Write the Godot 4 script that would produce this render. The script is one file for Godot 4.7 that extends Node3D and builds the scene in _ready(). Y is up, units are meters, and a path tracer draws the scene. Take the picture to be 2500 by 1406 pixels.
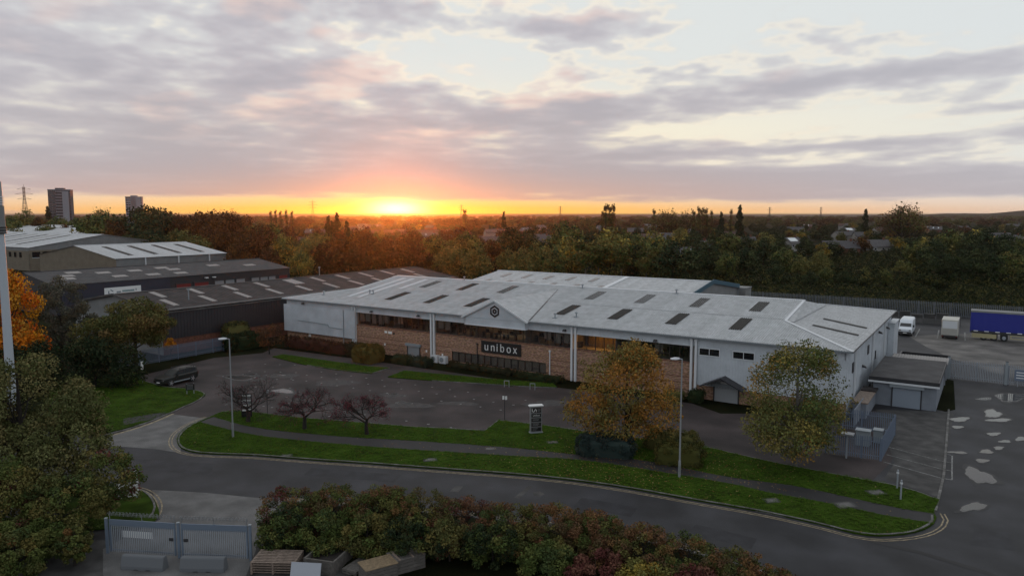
extends Node3D
# Industrial estate at sunset seen from about 20 m up. Site frame: U runs along the front of the long white unit, V runs back from it.
const SITE := Vector3(-23.72, 0, -107.68)
const SU := Vector3(0.83581, 0, 0.54902)
const SV := Vector3(0.54902, 0, -0.83581)
const SITE_TURN := -33.3

var mats := {}
var used := {}
var leaf_mat: StandardMaterial3D

class MB:
	var v := PackedVector3Array()
	var n := PackedVector3Array()
	var c := PackedColorArray()
	var col := Color(1, 1, 1)
	var tinted := false
	func tri(a: Vector3, b: Vector3, d: Vector3) -> void:
		var q := (b - a).cross(d - a).normalized()
		v.append(a); v.append(d); v.append(b)
		n.append(q); n.append(q); n.append(q)
		if tinted:
			c.append(col); c.append(col); c.append(col)
	func quad(a: Vector3, b: Vector3, d: Vector3, e: Vector3) -> void:
		tri(a, b, d); tri(a, d, e)
	func hexa(p: Array) -> void: # p: bottom four counter-clockwise from above, then top four
		quad(p[3], p[2], p[1], p[0]); quad(p[4], p[5], p[6], p[7])
		for k in 4:
			var m := (k + 1) % 4
			quad(p[k], p[m], p[m + 4], p[k + 4])
	func box(a: Vector3, b: Vector3) -> void: # two opposite corners
		var lo := Vector3(minf(a.x, b.x), minf(a.y, b.y), minf(a.z, b.z))
		var hi := Vector3(maxf(a.x, b.x), maxf(a.y, b.y), maxf(a.z, b.z))
		hexa([Vector3(lo.x, lo.y, hi.z), Vector3(hi.x, lo.y, hi.z), Vector3(hi.x, lo.y, lo.z), Vector3(lo.x, lo.y, lo.z),
			Vector3(lo.x, hi.y, hi.z), Vector3(hi.x, hi.y, hi.z), Vector3(hi.x, hi.y, lo.z), Vector3(lo.x, hi.y, lo.z)])
	func cbox(m: Vector3, s: Vector3) -> void:
		box(m - s / 2, m + s / 2)
	func bar(a: Vector3, b: Vector3, w: float, h: float, side := Vector3.ZERO) -> void: # square bar from a to b
		var d := (b - a).normalized()
		var s := side if side != Vector3.ZERO else (d.cross(Vector3.UP) if absf(d.y) < 0.95 else Vector3.RIGHT)
		s = (s - d * s.dot(d)).normalized()
		var t := d.cross(s).normalized()
		var r: Array[Vector3] = []
		for e in [a, b]:
			for k in [[-1, -1], [1, -1], [1, 1], [-1, 1]]:
				r.append(e + s * (w * 0.5 * k[0]) + t * (h * 0.5 * k[1]))
		quad(r[0], r[3], r[2], r[1]); quad(r[4], r[5], r[6], r[7])
		for k in 4:
			var m := (k + 1) % 4
			quad(r[k], r[m], r[m + 4], r[k + 4])
	func tube(pts: Array, radii: Array, sides := 6, caps := true) -> void:
		var rings := []
		for i in pts.size():
			var d: Vector3 = (pts[mini(i + 1, pts.size() - 1)] - pts[maxi(i - 1, 0)]).normalized()
			var s := d.cross(Vector3(0.3, 0.1, 0.95) if absf(d.z) < 0.9 else Vector3.RIGHT).normalized()
			var t := d.cross(s)
			var ring: Array[Vector3] = []
			for k in sides:
				var a := TAU * k / sides
				ring.append(pts[i] + (s * cos(a) + t * sin(a)) * radii[i])
			rings.append(ring)
		for i in rings.size() - 1:
			for k in sides:
				var m := (k + 1) % sides
				quad(rings[i][k], rings[i][m], rings[i + 1][m], rings[i + 1][k])
		if caps:
			for k in range(1, sides - 1):
				tri(rings[0][0], rings[0][k + 1], rings[0][k])
				tri(rings[-1][0], rings[-1][k], rings[-1][k + 1])
	func sheet(poly: Array, y: float) -> void: # flat polygon of [x, z]
		var p := PackedVector2Array()
		for q in poly:
			p.append(Vector2(q[0], q[1]))
		var ids := Geometry2D.triangulate_polygon(p)
		for k in range(0, ids.size(), 3):
			var a := p[ids[k]]
			var b := p[ids[k + 1]]
			var d := p[ids[k + 2]]
			if (b - a).cross(d - a) > 0:
				var t := b; b = d; d = t
			tri(Vector3(a.x, y, a.y), Vector3(b.x, y, b.y), Vector3(d.x, y, d.y))
	func slab(poly: Array, y0: float, y1: float) -> void: # flat polygon with thickness
		sheet(poly, y1)
		var area := 0.0
		for k in poly.size():
			var a: Array = poly[k]
			var b: Array = poly[(k + 1) % poly.size()]
			area += a[0] * b[1] - b[0] * a[1]
		for k in poly.size():
			var a: Array = poly[k]
			var b: Array = poly[(k + 1) % poly.size()]
			if area > 0:
				var t := a; a = b; b = t
			quad(Vector3(a[0], y0, a[1]), Vector3(b[0], y0, b[1]), Vector3(b[0], y1, b[1]), Vector3(a[0], y1, a[1]))
	func prism(face: Array, depth: Vector3) -> void: # convex face (counter-clockwise from outside), swept back by depth
		for k in range(1, face.size() - 1):
			tri(face[0], face[k], face[k + 1])
			tri(face[0] + depth, face[k + 1] + depth, face[k] + depth)
		for k in face.size():
			var m := (k + 1) % face.size()
			quad(face[m], face[k], face[k] + depth, face[m] + depth)
	func loft(rings: Array) -> void: # closed rings of equal size
		var s: int = rings[0].size()
		for i in rings.size() - 1:
			for k in s:
				var m := (k + 1) % s
				quad(rings[i][k], rings[i][m], rings[i + 1][m], rings[i + 1][k])
		for k in range(1, s - 1):
			tri(rings[0][0], rings[0][k + 1], rings[0][k])
			tri(rings[-1][0], rings[-1][k], rings[-1][k + 1])
	func mesh() -> ArrayMesh:
		var a := []
		a.resize(Mesh.ARRAY_MAX)
		a[Mesh.ARRAY_VERTEX] = v
		a[Mesh.ARRAY_NORMAL] = n
		if tinted:
			a[Mesh.ARRAY_COLOR] = c
		var m := ArrayMesh.new()
		m.add_surface_from_arrays(Mesh.PRIMITIVE_TRIANGLES, a)
		return m

func S(u: float, v: float, h := 0.0) -> Vector3:
	return SITE + SU * u + SV * v + Vector3(0, h, 0)

func lin(r: float, g: float, b: float) -> Color: # linear colour for albedo_color, which is sRGB
	return Color(r, g, b).linear_to_srgb()

func numbered(called: String) -> String:
	var k: int = used.get(called, 0)
	used[called] = k + 1
	return called if k == 0 else "%s_%03d" % [called, k]

func thing(called: String, at: Vector3, turn: float, label: String, category: String, group := "") -> Node3D:
	var o := Node3D.new()
	o.name = numbered(called)
	add_child(o)
	o.position = at
	o.rotation_degrees.y = turn
	tag(o, label, category, group)
	return o

func tag(o: Node, label: String, category: String, group := "") -> void:
	o.set_meta("label", label)
	o.set_meta("category", category)
	if group != "":
		o.set_meta("group", group)

func part(parent: Node, called: String, m: Mesh, material: Material, at := Vector3.ZERO) -> MeshInstance3D:
	var o := MeshInstance3D.new()
	o.name = called
	o.mesh = m
	o.material_override = material
	o.position = at
	parent.add_child(o, true)
	return o

func pbox(parent: Node, called: String, a: Vector3, b: Vector3, material: Material) -> MeshInstance3D:
	var m := MB.new()
	m.box(a, b)
	return part(parent, called, m.mesh(), material)

func structure(called: String, m: Mesh, material: Material) -> MeshInstance3D:
	var o := part(self, numbered(called), m, material)
	o.set_meta("kind", "structure")
	return o

func stuff(o: Node) -> Node:
	o.set_meta("kind", "stuff")
	return o

func copy_of(o: Node3D, at: Vector3, turn: float, label: String, scale_by := 1.0) -> Node3D:
	var r: Node3D = o.duplicate()
	r.name = numbered(String(o.name).rstrip("0123456789").trim_suffix("_"))
	add_child(r)
	r.position = at
	r.rotation_degrees.y = turn
	r.scale = Vector3.ONE * scale_by
	r.set_meta("label", label)
	return r

func mat(key: String, albedo: Color, rough := 0.8, metal := 0.0, spec := 0.5) -> StandardMaterial3D:
	if not mats.has(key):
		var m := StandardMaterial3D.new()
		m.albedo_color = albedo
		m.roughness = rough
		m.metallic = metal
		m.metallic_specular = spec
		mats[key] = m
	return mats[key]

func grey_noise(noise_seed: int, freq: float, low: float, high: float, octaves := 4, size := 256, kind := FastNoiseLite.TYPE_SIMPLEX_SMOOTH) -> ImageTexture:
	var f := FastNoiseLite.new()
	f.seed = noise_seed
	f.frequency = freq
	f.noise_type = kind
	f.fractal_octaves = octaves
	var im := f.get_seamless_image(size, size)
	im.convert(Image.FORMAT_RGB8)
	var d := im.get_data()
	for k in d.size():
		d[k] = int(lerpf(low, high, d[k] / 255.0) * 255.0)
	return ImageTexture.create_from_image(Image.create_from_data(size, size, false, Image.FORMAT_RGB8, d))

func rough_up(m: StandardMaterial3D, coarse: ImageTexture, coarse_m: float, fine: ImageTexture, fine_m: float) -> StandardMaterial3D:
	m.albedo_texture = coarse
	m.uv1_triplanar = true
	m.uv1_world_triplanar = true
	m.uv1_scale = Vector3.ONE / coarse_m
	if fine:
		m.detail_enabled = true
		m.detail_albedo = fine
		m.detail_blend_mode = BaseMaterial3D.BLEND_MODE_MUL
		m.detail_uv_layer = BaseMaterial3D.DETAIL_UV_2
		m.uv2_triplanar = true
		m.uv2_world_triplanar = true
		m.uv2_scale = Vector3.ONE / fine_m
	return m

func smooth_line(p: Array, step := 1.0) -> Array: # Catmull-Rom through [x, z] points
	var out := []
	for i in p.size() - 1:
		var a := Vector2(p[maxi(i - 1, 0)][0], p[maxi(i - 1, 0)][1])
		var b := Vector2(p[i][0], p[i][1])
		var c := Vector2(p[i + 1][0], p[i + 1][1])
		var d := Vector2(p[mini(i + 2, p.size() - 1)][0], p[mini(i + 2, p.size() - 1)][1])
		var k := maxi(1, int(b.distance_to(c) / step))
		for j in k:
			var q := b.cubic_interpolate(c, a, d, float(j) / k)
			out.append([q.x, q.y])
	out.append(p[-1])
	return out

func side_of(line: Array, off: float) -> Array: # the line moved sideways
	var out := []
	for i in line.size():
		var a: Array = line[maxi(i - 1, 0)]
		var b: Array = line[mini(i + 1, line.size() - 1)]
		var d := Vector2(b[0] - a[0], b[1] - a[1]).normalized()
		out.append([line[i][0] - d.y * off, line[i][1] + d.x * off])
	return out

func strip(m: MB, line: Array, w: float, y: float) -> void:
	var a := side_of(line, w / 2)
	var b := side_of(line, -w / 2)
	for i in line.size() - 1:
		m.quad(Vector3(a[i][0], y, a[i][1]), Vector3(a[i + 1][0], y, a[i + 1][1]), Vector3(b[i + 1][0], y, b[i + 1][1]), Vector3(b[i][0], y, b[i][1]))

func kerb(called: String, line: Array, w := 0.15, h := 0.12, length := 0.9) -> MeshInstance3D: # separate stones along a line
	var bed := MB.new()
	strip(bed, line, w * 0.8, 0.012)
	var o := structure(called, bed.mesh(), mats["concrete_old"])
	var at := Vector2(line[0][0], line[0][1])
	var stones := []
	for s in 3:
		var m := MB.new()
		var g := 0.012
		var l := length / 2 - g
		var t: float = h + [0.0, 0.006, -0.004][s]
		m.hexa([Vector3(-l, -0.05, w / 2), Vector3(l, -0.05, w / 2), Vector3(l, -0.05, -w / 2), Vector3(-l, -0.05, -w / 2),
			Vector3(-l, t, w / 2 - 0.02), Vector3(l, t, w / 2 - 0.02), Vector3(l, t, -w / 2), Vector3(-l, t, -w / 2)])
		stones.append(m.mesh())
	var k := 0
	for i in line.size() - 1:
		var b := Vector2(line[i + 1][0], line[i + 1][1])
		while at.distance_to(b) >= length:
			var d := (b - at).normalized()
			var mid := at + d * length / 2
			var e := part(o, "kerb_stone", stones[k % 3], mats["kerb%d" % ((k * 7 + k / 3) % 3)], Vector3(mid.x, 0, mid.y))
			e.rotation.y = -d.angle()
			at += d * length
			k += 1
	return o

# ---- sky: what the air looks like in one direction, az in degrees right of the way the camera looks, el above the horizon
var wisp := FastNoiseLite.new()
var bank := FastNoiseLite.new()
var fray := FastNoiseLite.new()
const SUN_AZ := -8.9
# broad cloud banks (+) and openings (-): az, el, width, height, tilt (el per az), amount
const BANKS := [[-30, 7.5, 19, 4.5, 0.0, 0.42], [-21, 14.5, 15, 4.5, 0.0, 0.16], [-8, 6.6, 14, 2.1, 0.0, 0.4], [-14, 3.4, 24, 1.5, 0.0, 0.55], [14, 2.0, 40, 0.95, 0.0, 0.75], [30, 3.0, 30, 0.5, 0.0, 0.1],
	[16, 8.6, 17, 0.95, 0.075, 0.62], [4, 7.2, 7, 1.5, 0.0, 0.35], [27, 9.6, 13, 0.8, 0.05, 0.3], [5, 13.6, 5, 1.1, 0.0, 0.5], [22, 4.7, 14, 0.26, 0.03, 0.5], [34, 6.8, 8, 0.4, 0.06, 0.45], [10, 4.6, 8, 0.7, 0.0, 0.3],
	[27, 13.5, 16, 3.2, 0.0, -0.55], [22, 6.4, 16, 1.1, 0.02, -0.6], [33, 4.0, 8, 0.55, 0.0, -0.5], [-3, 11.0, 7, 1.8, -0.12, -0.45], [13, 15.0, 8, 3.0, 0.0, -0.3], [-22, 0.75, 16, 0.5, 0.0, -0.9], [0, 0.45, 34, 0.55, 0.0, -1.0], [30, 0.5, 12, 0.45, 0.0, -0.4], [-20, 13, 5, 0.8, 0.1, -0.25], [-26, 9.8, 3, 0.7, 0.0, -0.3]]

func sky_at(az: float, el: float) -> Color:
	var near := exp(-pow((az - SUN_AZ) / 26.0, 2.0))
	var wide := exp(-pow((az - SUN_AZ) / 60.0, 2.0))
	var e := maxf(el, 0.0)
	# clear air behind the clouds
	var glow := exp(-e / (1.15 + 0.7 * near))
	var clear := Color(0.68, 0.705, 0.69).lerp(Color(0.87, 0.80, 0.62), wide * exp(-pow((e - 5.5) / 3.6, 2.0)))
	clear = clear.lerp(Color(0.60, 0.68, 0.72), clampf((e - 13.0) / 40.0, 0.0, 1.0))
	clear = clear.lerp(Color(0.56, 0.62, 0.68), (1.0 - wide) * 0.8)
	clear = clear.lerp(Color(0.95, 0.42, 0.09).lerp(Color(1.05, 0.56, 0.035), near), minf(1.0, glow * 1.25) * (0.15 + 0.85 * wide * wide))
	# clouds, flatter towards the horizon
	var q := 30.0 * log(e + 2.2)
	var d := 0.2 + wisp.get_noise_2d(az, q * 1.35) * 0.62 + bank.get_noise_2d(az, q * 1.5) * 0.36 + fray.get_noise_2d(az, q * 1.6) * 0.34
	for b in BANKS:
		var x: float = (az - b[0]) / b[2]
		var y: float = (e - b[1] - (az - b[0]) * b[4]) / b[3]
		var r := x * x + y * y
		if r < 7.0:
			d += b[5] * exp(-r)
	d += 0.25 * exp(-pow((e - 2.4) / 1.0, 2.0)) # the long bank over the horizon
	var cover := smoothstep(-0.28, 0.62, d)
	var thick := smoothstep(0.2, 1.15, d)
	var cloud := Color(0.50, 0.475, 0.51).lerp(Color(0.36, 0.345, 0.395), thick)
	cloud = cloud.lerp(Color(0.36, 0.295, 0.315), exp(-e / 4.5) * (0.3 + 0.7 * wide))
	cloud = cloud.lerp(Color(0.66, 0.36, 0.26), near * exp(-pow((e - 1.0) / 1.7, 2.0)) * 0.75)
	cloud = cloud.lerp(Color(0.86, 0.58, 0.48), near * 0.75 * (1.0 - thick) * smoothstep(3.0, 8.0, e) * smoothstep(0.05, 0.4, wisp.get_noise_2d(az * 0.6 + 90.0, q * 0.8)))
	cloud = cloud.lerp(Color(0.50, 0.53, 0.57), (1.0 - wide) * 0.75)
	var c := clear.lerp(cloud, cover * 0.88)
	# lit rims
	var rim := exp(-pow((d - 0.02) / 0.10, 2.0)) * wide
	c = c.lerp(Color(0.98, 0.86, 0.66), rim * 0.4 * smoothstep(1.0, 3.0, e))
	# the sun just under the bank
	var s := sqrt(pow((az - SUN_AZ) / 2.2, 2.0) + pow((e - 0.35) / 0.62, 2.0))
	c += Color(2.3, 1.7, 0.85) * exp(-s * s * 1.3)
	c += Color(0.34, 0.12, 0.01) * exp(-pow((az - SUN_AZ) / 5.0, 2.0) - e / 0.9)
	c += Color(0.07, 0.02, 0.0) * exp(-pow((az - SUN_AZ) / 7.0, 2.0) - pow(e / 2.6, 2.0))
	return c

func sky_texture() -> ImageTexture:
	wisp.seed = 11; wisp.frequency = 0.1; wisp.fractal_octaves = 4
	bank.seed = 5; bank.frequency = 0.03; bank.fractal_octaves = 3
	fray.seed = 23; fray.frequency = 0.26; fray.fractal_octaves = 4
	var w := 4096
	var h := 2048
	var small := Image.create(512, 256, false, Image.FORMAT_RGBF)
	for y in 128:
		for x in 512:
			var az := (x + 0.5) / 512.0 * 360.0 - 180.0
			# both ends of the panorama meet behind the camera
			var c := sky_at(az, 90.0 - (y + 0.5) / 256.0 * 180.0)
			if absf(az) > 150.0:
				c = c.lerp(sky_at(az - 360.0 * signf(az), 90.0 - (y + 0.5) / 256.0 * 180.0), 0.5 * (absf(az) - 150.0) / 30.0)
			small.set_pixel(x, y, c)
	for y in range(128, 256):
		for x in 512:
			small.set_pixel(x, y, Color(0.05, 0.05, 0.045))
	small.resize(w, h, Image.INTERPOLATE_BILINEAR)
	var x0 := int((0.5 - 46.0 / 360.0) * w)
	var x1 := int((0.5 + 46.0 / 360.0) * w)
	for y in range(int(h * (0.5 - 24.0 / 180.0)), h / 2):
		var el := 90.0 - (y + 0.5) / h * 180.0
		for x in range(x0, x1):
			var az := (x + 0.5) / w * 360.0 - 180.0
			var t := minf(smoothstep(46.0, 42.0, absf(az)), smoothstep(24.0, 20.0, el))
			var c := sky_at(az, el)
			small.set_pixel(x, y, c if t >= 1.0 else small.get_pixel(x, y).lerp(c, t))
	var turned := Image.create(w, h, false, Image.FORMAT_RGBF) # straight ahead is column 0
	turned.blit_rect(small, Rect2i(w / 2, 0, w / 2, h), Vector2i(0, 0))
	turned.blit_rect(small, Rect2i(0, 0, w / 2, h), Vector2i(w / 2, 0))
	return ImageTexture.create_from_image(turned)

func look_and_light() -> void:
	var cam := Camera3D.new()
	cam.name = "camera"
	add_child(cam)
	cam.position = Vector3(0, 20, 0)
	cam.rotation_degrees = Vector3(-5.742, 0, 0)
	cam.fov = 42.667
	cam.near = 0.5
	cam.far = 12000.0
	cam.current = true
	var e := Environment.new()
	e.background_mode = Environment.BG_SKY
	var sky := Sky.new()
	var pano := PanoramaSkyMaterial.new()
	pano.panorama = sky_texture()
	sky.sky_material = pano
	e.sky = sky
	e.background_energy_multiplier = 1.0
	e.tonemap_mode = Environment.TONE_MAPPER_LINEAR
	e.tonemap_exposure = 1.12
	e.sdfgi_enabled = true
	e.ssao_enabled = true
	e.ssil_enabled = true
	e.volumetric_fog_enabled = true
	e.volumetric_fog_density = 0.00005
	e.volumetric_fog_albedo = Color(0.98, 0.93, 0.9)
	e.volumetric_fog_anisotropy = 0.9
	e.volumetric_fog_length = 4000.0
	var we := WorldEnvironment.new()
	we.name = "world_environment"
	we.environment = e
	add_child(we)
	var sun := DirectionalLight3D.new()
	sun.name = "sun"
	add_child(sun)
	sun.rotation_degrees = Vector3(-1.2, 180.0 - SUN_AZ, 0)
	sun.light_color = Color(1.0, 0.55, 0.22)
	sun.light_energy = 0.36
	sun.light_angular_distance = 0.6
	sun.shadow_enabled = true

func materials() -> void:
	var blotch := grey_noise(3, 0.012, 0.55, 1.0, 5)
	var blotch2 := grey_noise(31, 0.02, 0.7, 1.0, 5)
	var grain := grey_noise(7, 0.12, 0.6, 1.0, 3)
	var speck := grey_noise(17, 0.2, 0.35, 1.0, 2)
	var soft := grey_noise(71, 0.012, 0.86, 1.0, 3)
	rough_up(mat("ground", lin(0.035, 0.04, 0.018), 1.0, 0.0, 0.1), blotch, 38.0, grain, 5.0)
	rough_up(mat("asphalt", lin(0.10, 0.102, 0.117), 0.68, 0.0, 0.4), blotch, 19.0, speck, 1.7)
	rough_up(mat("asphalt_path", lin(0.045, 0.042, 0.045), 0.75), blotch2, 14.0, speck, 1.3)
	rough_up(mat("car_park", lin(0.15, 0.115, 0.112), 0.78, 0.0, 0.4), blotch, 21.0, speck, 1.9)
	rough_up(mat("concrete", lin(0.24, 0.235, 0.23), 0.75), blotch2, 12.0, grain, 2.2)
	rough_up(mat("concrete_yard", lin(0.31, 0.29, 0.27), 0.8), blotch, 17.0, grain, 2.6)
	rough_up(mat("concrete_old", lin(0.125, 0.12, 0.115), 0.85), blotch, 6.0, grain, 1.4)
	rough_up(mat("grass", lin(0.08, 0.145, 0.016), 0.95, 0.0, 0.15), blotch, 9.0, grain, 1.1)
	for k in 3:
		rough_up(mat("kerb%d" % k, lin(0.22 + 0.06 * k, 0.21 + 0.06 * k, 0.195 + 0.06 * k), 0.85), blotch2, 3.0, grain, 0.6)
	rough_up(mat("yellow_line", lin(0.72, 0.58, 0.37), 0.8), grey_noise(41, 0.05, 0.55, 1.0, 4), 5.0, grain, 0.7)
	rough_up(mat("white_line", lin(0.66, 0.66, 0.64), 0.8), grey_noise(43, 0.05, 0.4, 1.0, 4), 3.0, grain, 0.7)
	mat("water", lin(0.05, 0.048, 0.045), 0.08, 0.0, 0.3)
	mat("shallow_water", lin(0.05, 0.048, 0.046), 0.3, 0.0, 0.36)
	rough_up(mat("worn_tarmac", lin(0.17, 0.155, 0.15), 0.85), blotch2, 4.0, speck, 1.3)
	rough_up(mat("repair_tarmac", lin(0.072, 0.074, 0.088), 0.7, 0.0, 0.4), blotch2, 8.0, speck, 1.2)
	rough_up(mat("wet_asphalt", lin(0.05, 0.05, 0.056), 0.6, 0.0, 0.4), blotch2, 6.0, speck, 1.7)
	rough_up(mat("white_sheet", lin(0.62, 0.665, 0.71), 0.45), soft, 9.0, grey_noise(77, 0.03, 0.93, 1.0, 3), 2.0)
	for k in 3:
		rough_up(mat("roof_sheet%d" % k, lin(0.57 + 0.025 * k, 0.59 + 0.025 * k, 0.60 + 0.027 * k), 0.55), grey_noise(88 + k, 0.03, 0.80, 1.0, 4), 11.0, soft, 5.0)
		mats["roof_sheet%d" % k].uv1_world_triplanar = false
		mats["roof_sheet%d" % k].uv1_scale = Vector3(0.9, 0.5, 0.06) # rain streaks down the slope
	rough_up(mat("rooflight", lin(0.10, 0.095, 0.087), 0.75, 0.0, 0.3), soft, 4.0, grain, 1.0)
	rough_up(mat("pale_rooflight", lin(0.42, 0.39, 0.37), 0.5), soft, 4.0, grain, 1.0)
	mat("fence_grey", lin(0.13, 0.14, 0.155), 0.6)
	mat("trim", lin(0.62, 0.64, 0.66), 0.5)
	mat("column_grey", lin(0.23, 0.24, 0.25), 0.6)
	mat("gutter", lin(0.24, 0.27, 0.29), 0.5)
	mat("frame", lin(0.03, 0.022, 0.02), 0.45)
	mat("black_board", lin(0.012, 0.012, 0.013), 0.4)
	mat("letter", lin(0.75, 0.75, 0.74), 0.5)
	mat("steel", lin(0.32, 0.335, 0.35), 0.45, 0.7)
	mat("galvanised", lin(0.30, 0.325, 0.36), 0.55, 0.3)
	mat("dark_metal", lin(0.03, 0.03, 0.033), 0.5)
	mat("blue_steel", lin(0.13, 0.165, 0.225), 0.5)
	mat("teal", lin(0.03, 0.09, 0.13), 0.5)
	rough_up(mat("fibre_roof", lin(0.095, 0.075, 0.072), 0.9), grey_noise(51, 0.02, 0.5, 1.0, 5), 11.0, grain, 1.6)
	rough_up(mat("fibre_cap", lin(0.21, 0.20, 0.195), 0.9), blotch, 7.0, grain, 1.6)
	rough_up(mat("felt_roof", lin(0.12, 0.115, 0.118), 0.85), blotch2, 13.0, grain, 2.0)
	rough_up(mat("dark_cladding", lin(0.045, 0.044, 0.052), 0.55), soft, 8.0, grain, 2.0)
	rough_up(mat("navy_cladding", lin(0.05, 0.052, 0.085), 0.55), soft, 8.0, grain, 2.0)
	rough_up(mat("red_door", lin(0.33, 0.025, 0.02), 0.5), soft, 4.0, grain, 1.0)
	mat("shutter_grey", lin(0.24, 0.25, 0.26), 0.5, 0.2)
	mat("shutter_blue", lin(0.20, 0.235, 0.28), 0.5, 0.2)
	rough_up(mat("pale_wall", lin(0.36, 0.37, 0.37), 0.7), soft, 7.0, grain, 2.0)
	rough_up(mat("buff_wall", lin(0.30, 0.25, 0.18), 0.85), soft, 7.0, grain, 1.2)
	rough_up(mat("outbuilding_wall", lin(0.37, 0.41, 0.47), 0.75), soft, 5.0, grain, 1.5)
	rough_up(mat("bark", lin(0.06, 0.048, 0.04), 0.95), blotch, 1.5, grain, 0.4)
	rough_up(mat("pale_bark", lin(0.28, 0.26, 0.23), 0.9), blotch, 1.0, grain, 0.4)
	rough_up(mat("timber", lin(0.52, 0.40, 0.32), 0.85), blotch2, 1.5, grain, 0.3)
	rough_up(mat("grey_timber", lin(0.26, 0.235, 0.21), 0.9), blotch2, 1.5, grain, 0.3)
	rough_up(mat("ply", lin(0.42, 0.30, 0.17), 0.8), blotch2, 1.2, grain, 0.4)
	for k in 3:
		rough_up(mat("brick%d" % k, [lin(0.46, 0.295, 0.205), lin(0.20, 0.085, 0.055), lin(0.30, 0.15, 0.11)][k], 0.9), brick_texture(40 + k), 2.7, null, 1.0)
		mats["brick%d" % k].uv1_world_triplanar = false
	var glass := mat("glass", Color(0.10, 0.11, 0.115, 0.28), 0.02, 0.0, 0.5)
	glass.transparency = BaseMaterial3D.TRANSPARENCY_ALPHA
	mat("dark_glass", lin(0.012, 0.013, 0.015), 0.03, 0.0, 0.6)
	mat("blind", lin(0.36, 0.32, 0.27), 0.9)
	mat("tyre", lin(0.02, 0.02, 0.021), 0.85)
	mat("alloy", lin(0.55, 0.55, 0.56), 0.35, 0.6)
	leaf_mat = mat("leaf", Color(1, 1, 1), 0.85, 0.0, 0.15)
	leaf_mat.vertex_color_use_as_albedo = true
	leaf_mat.backlight_enabled = true
	leaf_mat.backlight = Color(0.16, 0.14, 0.08)
	leaf_mat.cull_mode = BaseMaterial3D.CULL_DISABLED

func brick_texture(noise_seed: int) -> ImageTexture: # 12 bricks by 36 courses, far too fine here to build
	var r := RandomNumberGenerator.new()
	r.seed = noise_seed
	var im := Image.create(384, 432, false, Image.FORMAT_RGB8)
	im.fill(Color(0.80, 0.77, 0.72))
	for row in 36:
		for k in 12:
			var t := r.randf_range(0.62, 1.0)
			var c := Color(t, t * r.randf_range(0.9, 1.02), t * r.randf_range(0.86, 1.04))
			var x := k * 32 + (16 if row % 2 else 0)
			im.fill_rect(Rect2i(x, row * 12, 30, 10), c)
			if x + 30 > 384:
				im.fill_rect(Rect2i(0, row * 12, x + 30 - 384, 10), c)
	return ImageTexture.create_from_image(im)

var verge_polys := []
var path_line := []
var path_area := []

func in_poly(p: Vector2, poly: Array) -> bool:
	var q := PackedVector2Array()
	for a in poly:
		q.append(Vector2(a[0], a[1]))
	return Geometry2D.is_point_in_polygon(p, q)

func flat(called: String, poly: Array, y: float, material: String) -> MeshInstance3D:
	var m := MB.new()
	m.sheet(poly, y)
	return structure(called, m.mesh(), mats[material])

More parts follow.
